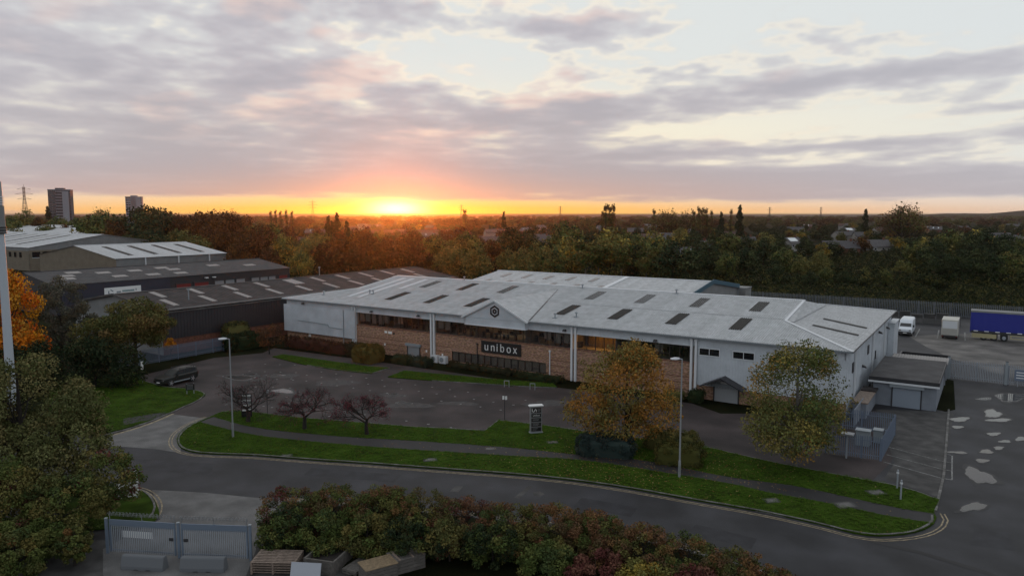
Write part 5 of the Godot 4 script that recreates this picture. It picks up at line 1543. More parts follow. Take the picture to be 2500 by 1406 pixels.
func scatter(called: String, m: Mesh, count: int, rng: RandomNumberGenerator, palette: Array, label: String, category: String, fallen: bool) -> void:
	var places := []
	var near_tree := Vector2(9.7, -59.0)
	var polys := []
	for p in verge_polys:
		var q := PackedVector2Array()
		var lo := Vector2(1e9, 1e9)
		var hi := Vector2(-1e9, -1e9)
		for a in p:
			q.append(Vector2(a[0], a[1]))
			lo = lo.min(q[-1]); hi = hi.max(q[-1])
		polys.append([q, lo, hi])
	var walk := PackedVector2Array()
	for a in path_area:
		walk.append(Vector2(a[0], a[1]))
	var tries := 0
	while places.size() < count and tries < count * 40:
		tries += 1
		var p: Array = polys[0 if rng.randf() < 0.72 else 1 + rng.randi() % (polys.size() - 1)]
		var at := Vector2(rng.randf_range(p[1].x, p[2].x), rng.randf_range(p[1].y, p[2].y))
		if fallen and rng.randf() < 0.75: # most lie round the orange tree
			at = near_tree + Vector2(rng.randfn() * 7.0, rng.randfn() * 4.0 + 2.0)
			p = polys[0]
		if not Geometry2D.is_point_in_polygon(at, p[0]) or (not fallen and Geometry2D.is_point_in_polygon(at, walk)):
			continue
		places.append(at)
	var mm := MultiMesh.new()
	mm.transform_format = MultiMesh.TRANSFORM_3D
	mm.use_colors = true
	mm.mesh = m
	mm.instance_count = places.size()
	for i in places.size():
		var s := rng.randf_range(0.7, 1.4)
		mm.set_instance_transform(i, Transform3D(Basis(Vector3.UP, rng.randf() * TAU).scaled(Vector3(s, s, s)), Vector3(places[i].x, 0.095 if fallen else 0.083, places[i].y)))
		mm.set_instance_color(i, palette[rng.randi() % palette.size()])
	var o := MultiMeshInstance3D.new()
	o.name = called
	o.multimesh = mm
	o.material_override = leaf_mat
	add_child(o)
	tag(o, label, category)
	stuff(o)

# ---- fences, lamps, signs, vehicles, yard clutter
func palisade(called: String, a: Vector3, b: Vector3, height: float, spacing: float, single: bool, material: String, label: String, group := "", category := "fence") -> Node3D:
	var d := b - a
	var length := d.length()
	var o := thing(called, a, rad_to_deg(-atan2(d.z, d.x)), label, category, group)
	var w := spacing * 0.46
	var pale := MB.new()
	# a W-section pale with a pointed top
	pale.hexa([Vector3(-w / 2, 0.08, 0.03), Vector3(w / 2, 0.08, 0.03), Vector3(w / 2, 0.08, 0.012), Vector3(-w / 2, 0.08, 0.012), Vector3(-w / 2, height - 0.12, 0.03), Vector3(w / 2, height - 0.12, 0.03), Vector3(w / 2, height - 0.12, 0.012), Vector3(-w / 2, height - 0.12, 0.012)])
	pale.prism([Vector3(-w / 2, height - 0.12, 0.03), Vector3(w / 2, height - 0.12, 0.03), Vector3(0, height + 0.03, 0.03)], Vector3(0, 0, -0.018))
	var pm := pale.mesh()
	var n := int(length / spacing)
	if single:
		for k in n:
			part(o, "pale", pm, mats[material], Vector3((k + 0.5) * spacing, 0, 0))
	else:
		var bay := 0
		var x := 0
		while x < n: # pales too fine to tell apart here, one part for each bay
			var st := SurfaceTool.new()
			st.begin(Mesh.PRIMITIVE_TRIANGLES)
			var to := mini(n, x + int(2.75 / spacing))
			for k in range(x, to):
				st.append_from(pm, 0, Transform3D(Basis(), Vector3((k + 0.5) * spacing, 0, 0)))
			stuff(part(o, "pale_bay", st.commit(), mats[material]))
			x = to
			bay += 1
	for h in [0.35, height - 0.45]:
		pbox(o, "rail", Vector3(0, h, -0.03), Vector3(length, h + 0.05, 0.008), mats[material])
	var posts := int(length / 2.75) + 1
	for k in posts + 1:
		var x := minf(k * 2.75, length)
		pbox(o, "post", Vector3(x - 0.05, 0, -0.13), Vector3(x + 0.05, height - 0.1, -0.035), mats[material])
	return o

func lamp_post(at: Vector3, turn: float, height: float, label: String) -> void:
	var o := thing("street_lamp", at, turn, label, "street lamp", "lamp posts along the estate road")
	var m := MB.new()
	m.tube([Vector3.ZERO, Vector3(0, 1.3, 0), Vector3(0, 1.42, 0), Vector3(0, height, 0)], [0.105, 0.1, 0.07, 0.05], 10)
	part(o, "column", m.mesh(), mats["column_grey"])
	pbox(o, "access_door", Vector3(-0.05, 0.45, 0.09), Vector3(0.05, 1.0, 0.108), mats["steel"])
	m = MB.new()
	m.tube([Vector3(0.02, height - 0.05, 0), Vector3(-0.25, height + 0.04, 0)], [0.045, 0.04], 8)
	part(o, "bracket", m.mesh(), mats["galvanised"])
	m = MB.new()
	m.loft([[Vector3(-0.22, height - 0.02, 0.06), Vector3(-0.22, height - 0.02, -0.06), Vector3(-0.22, height + 0.1, -0.05), Vector3(-0.22, height + 0.1, 0.05)], [Vector3(-0.5, height - 0.03, 0.15), Vector3(-0.5, height - 0.03, -0.15), Vector3(-0.5, height + 0.13, -0.1), Vector3(-0.5, height + 0.13, 0.1)], [Vector3(-0.9, height + 0.0, 0.12), Vector3(-0.9, height + 0.0, -0.12), Vector3(-0.9, height + 0.08, -0.08), Vector3(-0.9, height + 0.08, 0.08)]])
	var head := part(o, "lamp_head", m.mesh(), mats["trim"])
	pbox(head, "lens", Vector3(-0.82, height - 0.05, -0.09), Vector3(-0.5, height - 0.032, 0.09), mats["pale_rooflight"])

func small_sign(called: String, at: Vector3, turn: float, h: float, plates: Array, label: String, pole := "steel") -> void: # plates: [x, bottom, width, height, material]
	var o := thing(called, at, turn, label, "sign")
	var m := MB.new()
	m.tube([Vector3.ZERO, Vector3(0, h, 0)], [0.035, 0.035], 8)
	part(o, "post", m.mesh(), mats[pole])
	for p in plates:
		pbox(o, "plate", Vector3(p[0] - p[2] / 2, p[1], 0.036), Vector3(p[0] + p[2] / 2, p[1] + p[3], 0.055), mats[p[4]])

func wheel(o: Node3D, at: Vector3, r: float, w: float, out: float) -> void: # axle along x
	var m := MB.new()
	m.tube([at + Vector3(-w / 2, 0, 0), at + Vector3(-w / 2 + 0.03, 0, 0), at + Vector3(w / 2 - 0.03, 0, 0), at + Vector3(w / 2, 0, 0)], [r * 0.93, r, r, r * 0.93], 20)
	var t := part(o, "wheel", m.mesh(), mats["tyre"])
	m = MB.new()
	var c := at + Vector3(out * (w / 2 + 0.004), 0, 0)
	m.tube([c, c + Vector3(out * 0.012, 0, 0)], [r * 0.2, r * 0.18], 10)
	for k in 5:
		var a := TAU * k / 5.0
		var d := Vector3(0, sin(a), cos(a))
		m.bar(c + d * r * 0.12, c + d * r * 0.72, 0.02, r * 0.2, Vector3.RIGHT)
	part(t, "rim", m.mesh(), mats["alloy"])

func section(z: float, pts: Array) -> Array: # half section [x, y] from sill to roof, mirrored to a ring
	var ring: Array[Vector3] = []
	for p in pts:
		ring.append(Vector3(p[0], p[1], z))
	for k in range(pts.size() - 1, -1, -1):
		ring.append(Vector3(-pts[k][0], pts[k][1], z))
	return ring

func parked_suv(at: Vector3, turn: float) -> void: # nose towards -z
	var o := thing("parked_car", at, turn, "dark olive-grey estate SUV parked beside the palisade fence", "car")
	var paint := mat("suv_paint", lin(0.02, 0.021, 0.019), 0.35, 0.0, 0.4)
	var m := MB.new()
	m.loft([section(-2.45, [[0.62, 0.42], [0.80, 0.5], [0.82, 0.80], [0.70, 0.94]]), section(-2.25, [[0.85, 0.3], [0.93, 0.5], [0.93, 0.88], [0.80, 1.04]]), section(-1.2, [[0.88, 0.28], [0.97, 0.5], [0.96, 0.96], [0.82, 1.12]]), section(-0.9, [[0.88, 0.28], [0.97, 0.5], [0.96, 1.0], [0.86, 1.14]]),
		section(1.6, [[0.88, 0.28], [0.97, 0.5], [0.97, 1.04], [0.88, 1.16]]), section(2.3, [[0.85, 0.34], [0.94, 0.55], [0.93, 1.04], [0.84, 1.16]]), section(2.45, [[0.72, 0.45], [0.85, 0.6], [0.84, 1.0], [0.74, 1.12]])])
	part(o, "body", m.mesh(), paint)
	m = MB.new()
	m.loft([section(-1.15, [[0.80, 1.08], [0.74, 1.12], [0.60, 1.13]]), section(-0.35, [[0.86, 1.12], [0.74, 1.62], [0.55, 1.68]]), section(0.4, [[0.87, 1.12], [0.75, 1.70], [0.55, 1.76]]), section(1.7, [[0.87, 1.12], [0.75, 1.69], [0.55, 1.75]]), section(2.3, [[0.84, 1.12], [0.70, 1.58], [0.52, 1.64]]), section(2.42, [[0.8, 1.12], [0.72, 1.2], [0.55, 1.22]])])
	part(o, "cabin", m.mesh(), paint)
	var glass: StandardMaterial3D = mats["dark_glass"]
	m = MB.new()
	m.quad(Vector3(-0.72, 1.15, -1.09), Vector3(-0.66, 1.6, -0.40), Vector3(0.66, 1.6, -0.40), Vector3(0.72, 1.15, -1.09))
	part(o, "windscreen", m.mesh(), mat("car_glass", lin(0.03, 0.033, 0.036), 0.08, 0.0, 0.6))
	for s in [-1.0, 1.0]:
		for seg in [[-0.72, -0.3, 0.5], [0.56, 0.62, 1.42], [1.48, 1.5, 2.1]]:
			m = MB.new()
			m.quad(Vector3(s * 0.868, 1.2, seg[0]), Vector3(s * 0.868, 1.2, seg[2]), Vector3(s * 0.785, 1.58, seg[2]), Vector3(s * 0.785, 1.58, maxf(seg[1], seg[0])))
			part(o, "side_window", m.mesh(), glass)
		m = MB.new()
		m.bar(Vector3(s * 0.7, 1.82, -0.1), Vector3(s * 0.7, 1.80, 2.0), 0.05, 0.05)
		for z in [0.0, 0.95, 1.9]:
			m.bar(Vector3(s * 0.7, 1.68, z), Vector3(s * 0.7, 1.81, z), 0.05, 0.08)
		part(o, "roof_rail", m.mesh(), mats["dark_metal"])
		m = MB.new()
		m.cbox(Vector3(s * 1.03, 1.15, -0.62), Vector3(0.2, 0.16, 0.12))
		part(o, "door_mirror", m.mesh(), paint)
		m = MB.new()
		m.cbox(Vector3(s * 0.68, 0.78, -2.40), Vector3(0.34, 0.14, 0.1))
		part(o, "headlight", m.mesh(), mats["pale_rooflight"])
		m = MB.new()
		m.cbox(Vector3(s * 0.78, 0.95, 2.42), Vector3(0.16, 0.3, 0.08))
		part(o, "tail_light", m.mesh(), mats["red_door"])
		m = MB.new()
		m.bar(Vector3(s * 0.965, 0.42, -1.1), Vector3(s * 0.965, 0.42, 1.15), 0.05, 0.12)
		part(o, "sill_trim", m.mesh(), mats["gutter"])
		for z in [-1.5, 1.5]:
			m = MB.new()
			m.tube([Vector3(s * 0.9, 0.38, z), Vector3(s * 0.975, 0.38, z)], [0.43, 0.43], 20)
			part(o, "wheel_arch", m.mesh(), mats["tyre"])
			wheel(o, Vector3(s * 0.90, 0.37, z), 0.37, 0.24, s)
	pbox(o, "grille", Vector3(-0.5, 0.56, -2.49), Vector3(0.5, 0.74, -2.43), mats["dark_metal"])
	pbox(o, "number_plate", Vector3(-0.26, 0.46, -2.50), Vector3(0.26, 0.57, -2.455), mats["letter"])

func panel_van(at: Vector3, turn: float) -> void: # nose towards +z
	var o := thing("panel_van", at, turn, "white high-roofed panel van parked nose out in the rear yard", "van")
	var m := MB.new()
	m.loft([section(2.95, [[0.78, 0.42], [0.9, 0.5], [0.9, 0.95], [0.78, 1.1]]), section(2.5, [[0.95, 0.35], [1.0, 0.6], [0.99, 1.2], [0.85, 1.32]]), section(2.1, [[0.97, 0.35], [1.02, 0.6], [0.99, 1.5], [0.82, 1.62]]), section(1.35, [[0.97, 0.35], [1.02, 0.7], [0.95, 2.25], [0.74, 2.4]]), section(0.9, [[0.97, 0.35], [1.02, 0.7], [0.95, 2.45], [0.74, 2.6]]), section(-2.9, [[0.97, 0.35], [1.02, 0.7], [0.95, 2.45], [0.74, 2.6]]), section(-3.0, [[0.92, 0.4], [0.97, 0.7], [0.9, 2.4], [0.7, 2.54]])])
	part(o, "body", m.mesh(), mat("van_white", lin(0.62, 0.66, 0.70), 0.35, 0.0, 0.5))
	m = MB.new()
	m.quad(Vector3(-0.86, 1.34, 2.42), Vector3(0.86, 1.34, 2.42), Vector3(0.80, 2.0, 1.78), Vector3(-0.80, 2.0, 1.78))
	part(o, "windscreen", m.mesh(), mats["dark_glass"])
	m = MB.new()
	m.hexa([Vector3(-0.95, 0.34, 3.02), Vector3(0.95, 0.34, 3.02), Vector3(0.95, 0.34, 2.6), Vector3(-0.95, 0.34, 2.6), Vector3(-0.92, 0.74, 3.0), Vector3(0.92, 0.74, 3.0), Vector3(0.92, 0.74, 2.6), Vector3(-0.92, 0.74, 2.6)])
	part(o, "bumper", m.mesh(), mats["dark_metal"])
	pbox(o, "number_plate", Vector3(-0.27, 0.48, 3.01), Vector3(0.27, 0.6, 3.04), mats["letter"])
	for s in [-1.0, 1.0]:
		pbox(o, "headlight", Vector3(s * 0.58, 0.86, 2.92), Vector3(s * 0.86, 1.08, 2.99), mats["pale_rooflight"])
		pbox(o, "door_mirror", Vector3(s * 1.04, 1.4, 1.9), Vector3(s * 1.26, 1.78, 2.05), mats["dark_metal"])
		m = MB.new()
		m.quad(Vector3(s * 1.012, 1.4, 2.05), Vector3(s * 1.012, 1.4, 1.1), Vector3(s * 0.985, 1.95, 1.1), Vector3(s * 0.985, 1.95, 1.6))
		part(o, "side_window", m.mesh(), mats["dark_glass"])
		for z in [2.05, -1.9]:
			wheel(o, Vector3(s * 0.9, 0.34, z), 0.34, 0.24, s)

func box_truck(at: Vector3, turn: float) -> void: # tail towards +z
	var o := thing("box_truck", at, turn, "cream box van parked tail out beside the white van", "truck")
	var m := MB.new()
	m.loft([[Vector3(-1.12, 0.62, 2.6), Vector3(1.12, 0.62, 2.6), Vector3(1.12, 3.08, 2.6), Vector3(-1.12, 3.08, 2.6)], [Vector3(-1.16, 0.58, 2.5), Vector3(1.16, 0.58, 2.5), Vector3(1.16, 3.14, 2.5), Vector3(-1.16, 3.14, 2.5)], [Vector3(-1.16, 0.58, -1.9), Vector3(1.16, 0.58, -1.9), Vector3(1.16, 3.14, -1.9), Vector3(-1.16, 3.14, -1.9)], [Vector3(-1.1, 0.7, -2.2), Vector3(1.1, 0.7, -2.2), Vector3(1.1, 3.0, -2.2), Vector3(-1.1, 3.0, -2.2)]])
	part(o, "cargo_box", m.mesh(), mat("truck_cream", lin(0.46, 0.45, 0.40), 0.5))
	pbox(o, "upper_door", Vector3(-1.02, 1.75, 2.601), Vector3(1.02, 2.9, 2.63), mat("truck_white", lin(0.56, 0.58, 0.6), 0.5))
	pbox(o, "tail_lift", Vector3(-1.02, 0.66, 2.601), Vector3(1.02, 1.68, 2.66), mat("truck_lift", lin(0.34, 0.33, 0.30), 0.6))
	m = MB.new()
	m.loft([section(-2.25, [[0.9, 0.5], [1.0, 0.7], [0.95, 1.9], [0.8, 2.1]]), section(-3.4, [[0.9, 0.5], [1.0, 0.7], [0.92, 1.5], [0.8, 1.7]]), section(-3.8, [[0.85, 0.5], [0.92, 0.7], [0.88, 1.1], [0.75, 1.2]])])
	part(o, "cab", m.mesh(), mats["van_white"])
	pbox(o, "rear_bumper", Vector3(-1.1, 0.36, 2.45), Vector3(1.1, 0.56, 2.62), mats["dark_metal"])
	for s in [-1.0, 1.0]:
		pbox(o, "tail_light", Vector3(s * 0.86, 0.4, 2.63), Vector3(s * 1.06, 0.52, 2.66), mats["red_door"])
		for z in [1.6, -2.8]:
			wheel(o, Vector3(s * 0.95, 0.4, z), 0.4, 0.26, s)

func curtain_trailer(at: Vector3, turn: float) -> void: # side towards +z, length along x
	var o := thing("curtain_trailer", at, turn, "long royal-blue curtain-sided trailer parked against the rear fence", "trailer")
	o.scale.y = 1.12 # a tall UK trailer
	var blue := mat("curtain_blue", lin(0.012, 0.02, 0.22), 0.45)
	var m := MB.new()
	var x := 0.12
	while x < 13.3: # sagging folds of the curtain
		m.quad(Vector3(x, 1.35, 1.25), Vector3(x + 0.55, 1.35, 1.285), Vector3(x + 0.55, 3.92, 1.26), Vector3(x, 3.92, 1.24))
		m.quad(Vector3(x + 0.55, 1.35, 1.285), Vector3(x + 1.1, 1.35, 1.25), Vector3(x + 1.1, 3.92, 1.24), Vector3(x + 0.55, 3.92, 1.26))
		x += 1.1
	part(o, "side_curtain", m.mesh(), blue)
	pbox(o, "far_curtain", Vector3(0.1, 1.35, -1.27), Vector3(13.4, 3.95, -1.22), blue)
	pbox(o, "end_wall", Vector3(0, 1.1, -1.25), Vector3(0.1, 3.95, 1.25), blue)
	pbox(o, "front_wall", Vector3(13.4, 1.1, -1.25), Vector3(13.5, 3.95, 1.25), blue)
	pbox(o, "roof", Vector3(-0.02, 3.95, -1.28), Vector3(13.52, 4.18, 1.30), mats["pale_wall"])
	pbox(o, "chassis", Vector3(0, 1.02, -1.2), Vector3(13.5, 1.34, 1.22), mats["dark_metal"])
	for k in 9:
		pbox(o, "curtain_strap", Vector3(0.5 + k * 1.45, 1.26, 1.29), Vector3(1.1 + k * 1.45, 1.36, 1.31), mats["letter"])
	for k in 3:
		for s in [-1.0, 1.0]:
			m = MB.new()
			var c := Vector3(1.9 + k * 1.35, 0.52, s * 1.0)
			m.tube([c + Vector3(0, 0, -0.17), c + Vector3(0, 0, 0.17)], [0.52, 0.52], 18)
			var t := part(o, "wheel", m.mesh(), mats["tyre"])
			m = MB.new()
			m.tube([c + Vector3(0, 0, s * 0.172), c + Vector3(0, 0, s * 0.19)], [0.26, 0.22], 12)
			part(t, "hub", m.mesh(), mats["galvanised"])
	var rail := mat("guard_cream", lin(0.34, 0.30, 0.17), 0.6)
	pbox(o, "side_box", Vector3(0.3, 0.35, 0.9), Vector3(3.6, 0.95, 1.24), rail)
	m = MB.new()
	for q in [[5.4, 0.45, 8.9, 0.57], [5.4, 0.85, 8.9, 0.97], [5.4, 0.57, 5.55, 0.85], [8.75, 0.57, 8.9, 0.85]]:
		m.box(Vector3(q[0], q[1], 1.12), Vector3(q[2], q[3], 1.2))
	part(o, "side_guard", m.mesh(), rail)
	m = MB.new()
	m.box(Vector3(10.6, 0.0, 0.7), Vector3(10.8, 1.02, 0.9)); m.box(Vector3(10.5, 0.0, 0.6), Vector3(10.9, 0.06, 1.0))
	part(o, "landing_leg", m.mesh(), mats["steel"])

func totem(at: Vector3, turn: float) -> void:
	var o := thing("totem_sign", at, turn, "black and grey totem sign with white curved cap on the verge", "sign")
	pbox(o, "plinth", Vector3(-0.62, 0.0, -0.22), Vector3(0.62, 0.16, 0.22), mats["galvanised"])
	var m := MB.new()
	m.box(Vector3(-0.54, 0.16, -0.16), Vector3(0.54, 2.55, 0.16))
	part(o, "pylon", m.mesh(), mat("totem_grey", lin(0.22, 0.225, 0.23), 0.45))
	m = MB.new()
	m.loft([[Vector3(-0.66, 2.55, 0.22), Vector3(0.66, 2.55, 0.22), Vector3(0.66, 2.55, -0.22), Vector3(-0.66, 2.55, -0.22)], [Vector3(-0.68, 2.63, 0.24), Vector3(0.68, 2.63, 0.24), Vector3(0.68, 2.63, -0.24), Vector3(-0.68, 2.63, -0.24)], [Vector3(-0.58, 2.71, 0.12), Vector3(0.58, 2.71, 0.12), Vector3(0.58, 2.71, -0.12), Vector3(-0.58, 2.71, -0.12)]])
	part(o, "cap", m.mesh(), mats["letter"])
	var font := SystemFont.new()
	font.font_names = PackedStringArray(["Droid Sans"])
	var rows := [[1.98, 0.46, ""], [1.56, 0.34, "unibox"], [1.14, 0.34, ""], [0.70, 0.36, ""], [0.26, 0.36, ""]]
	for r in rows:
		var p := pbox(o, "name_panel", Vector3(-0.46, r[0], 0.161), Vector3(0.46, r[0] + r[1], 0.175), mats["black_board"])
		if r[2] != "":
			var t := TextMesh.new()
			t.text = r[2]
			t.font = font
			t.font_size = 32
			t.pixel_size = 0.0068
			t.depth = 0.008
			part(p, "lettering", t, mats["letter"], Vector3(0, r[0] + r[1] / 2, 0.18))
	m = MB.new() # the hooked emblem of the top panel
	m.tube([Vector3(-0.38, 2.36, 0.182), Vector3(-0.38, 2.18, 0.182), Vector3(-0.34, 2.09, 0.182), Vector3(-0.24, 2.07, 0.182), Vector3(-0.17, 2.13, 0.182), Vector3(-0.14, 2.24, 0.182), Vector3(-0.07, 2.30, 0.182), Vector3(0.0, 2.24, 0.182), Vector3(0.0, 2.06, 0.182)], [0.03, 0.03, 0.03, 0.03, 0.03, 0.03, 0.03, 0.03, 0.03], 6)
	part(o, "emblem", m.mesh(), mats["letter"])
	for r in [[2.30, 0.26], [2.20, 0.3], [2.10, 0.22], [1.34, 0.6], [1.25, 0.56], [0.97, 0.6], [0.88, 0.62], [0.79, 0.5], [0.5, 0.5], [0.38, 0.36]]:
		pbox(o, "print_line", Vector3(0.12 if r[0] > 2 else -0.34, r[0], 0.176), Vector3((0.12 if r[0] > 2 else -0.34) + r[1], r[0] + 0.035, 0.182), mats["totem_grey"])

func hoop(at: Vector3, turn: float, label: String) -> void:
	var o := thing("hoop_barrier", at, turn, label, "barrier", "steel hoops before the low hedge")
	for x in [-0.28, 0.28]:
		var m := MB.new()
		m.tube([Vector3(x, 0, 0), Vector3(x, 0.72, 0)], [0.035, 0.035], 8)
		part(o, "leg", m.mesh(), mats["galvanised"])
	var m2 := MB.new()
	m2.tube([Vector3(-0.3, 0.74, 0), Vector3(0.3, 0.74, 0)], [0.038, 0.038], 8)
	part(o, "top_bar", m2.mesh(), mats["galvanised"])

func steel_gate(at: Vector3, to: Vector3, label: String, plate: bool) -> void:
	var d := to - at
	var length := d.length()
	var o := thing("steel_gate", at, rad_to_deg(-atan2(d.z, d.x)), label, "gate", "gate leaves across the near gateway")
	pbox(o, "top_panel", Vector3(0.05, 1.75, -0.03), Vector3(length - 0.05, 2.08, 0.03), mat("gate_blue", lin(0.15, 0.19, 0.245), 0.5, 0.2))
	for x in [0.05, length * 0.5, length - 0.13]:
		pbox(o, "stile", Vector3(x, 0.12 if x != length * 0.5 else 2.085, -0.04), Vector3(x + 0.08, 1.75 if x != length * 0.5 else 2.1, 0.04), mats["gate_blue"])
	for y in [0.2, 1.66]:
		pbox(o, "rail", Vector3(0.13, y, -0.035), Vector3(length - 0.13, y + 0.07, -0.012), mats["gate_blue"])
	var pale := MB.new()
	pale.box(Vector3(-0.032, 0.1, -0.011), Vector3(0.032, 1.74, 0.004))
	var pm := pale.mesh()
	var n := int((length - 0.3) / 0.115)
	for k in n:
		part(o, "pale", pm, mats["galvanised"], Vector3(0.19 + k * (length - 0.36) / (n - 1), 0, 0))
	if plate:
		pbox(o, "notice_board", Vector3(0.85, 1.02, -0.03), Vector3(2.75, 1.42, -0.013), mats["letter"])
	pbox(o, "latch_box", Vector3(length - 0.45 if plate else 0.2, 1.0, 0.006), Vector3(length - 0.2 if plate else 0.45, 1.18, 0.05), mats["dark_metal"])
	# coil of barbed wire above
	var m := MB.new()
	var pts := []
	var radii := []
	for k in 150:
		var t := k / 149.0
		var a := t * TAU * 16.0
		pts.append(Vector3(t * length, 2.42 + 0.11 * sin(a), 0.11 * cos(a)))
		radii.append(0.008)
	m.tube(pts, radii, 3, false)
	m.bar(Vector3(0, 2.42, 0), Vector3(length, 2.42, 0), 0.012, 0.012)
	for k in 60:
		var x := length * (k + 0.5) / 60.0
		m.bar(Vector3(x, 2.30, 0.0), Vector3(x + 0.05, 2.55, 0.06 * (k % 3 - 1)), 0.012, 0.012)
	stuff(part(o, "barbed_wire", m.mesh(), mats["steel"]))
	for x in [0.1, length * 0.5, length - 0.1]:
		m = MB.new()
		m.bar(Vector3(x, 2.08, 0), Vector3(x, 2.45, 0), 0.03, 0.03)
		part(o, "wire_arm", m.mesh(), mats["steel"])

func jersey_barrier(at: Vector3, turn: float, label: String) -> void:
	var o := thing("concrete_barrier", at, turn, label, "barrier", "concrete blocks before the steel gates")
	var m := MB.new()
	m.loft([[Vector3(-1.25, 0.06, 0.3), Vector3(-1.25, 0.06, -0.3), Vector3(-1.25, 0.22, -0.3), Vector3(-1.25, 0.72, -0.16), Vector3(-1.25, 0.78, -0.12), Vector3(-1.25, 0.78, 0.12), Vector3(-1.25, 0.72, 0.16), Vector3(-1.25, 0.22, 0.3)], [Vector3(1.25, 0.06, 0.3), Vector3(1.25, 0.06, -0.3), Vector3(1.25, 0.22, -0.3), Vector3(1.25, 0.72, -0.16), Vector3(1.25, 0.78, -0.12), Vector3(1.25, 0.78, 0.12), Vector3(1.25, 0.72, 0.16), Vector3(1.25, 0.22, 0.3)]])
	part(o, "block", m.mesh(), mat("barrier_grey", lin(0.12, 0.128, 0.138), 0.85))
	for x in [[-1.25, -0.5], [-0.22, 0.22], [0.5, 1.25]]:
		pbox(o, "foot", Vector3(x[0], 0, -0.29), Vector3(x[1], 0.06, 0.29), mats["barrier_grey"])

func pallet(called: String, at: Vector3, turn: float, layers: int, size: Vector2, material: String, label: String) -> Node3D:
	var o := thing(called, at, turn, label, "pallets")
	for l in layers:
		var y := l * 0.145
		for k in 3:
			pbox(o, "bearer", Vector3(-size.x / 2 + k * (size.x - 0.1) / 2, y + 0.022, -size.y / 2), Vector3(-size.x / 2 + 0.1 + k * (size.x - 0.1) / 2, y + 0.122, size.y / 2), mats[material])
		var n := 9 if l == layers - 1 else 4
		for k in n:
			var z := lerpf(-size.y / 2, size.y / 2 - 0.1, float(k) / (n - 1))
			pbox(o, "slat", Vector3(-size.x / 2, y + 0.123, z), Vector3(size.x / 2, y + 0.144, z + 0.1), mats[material])
	return o

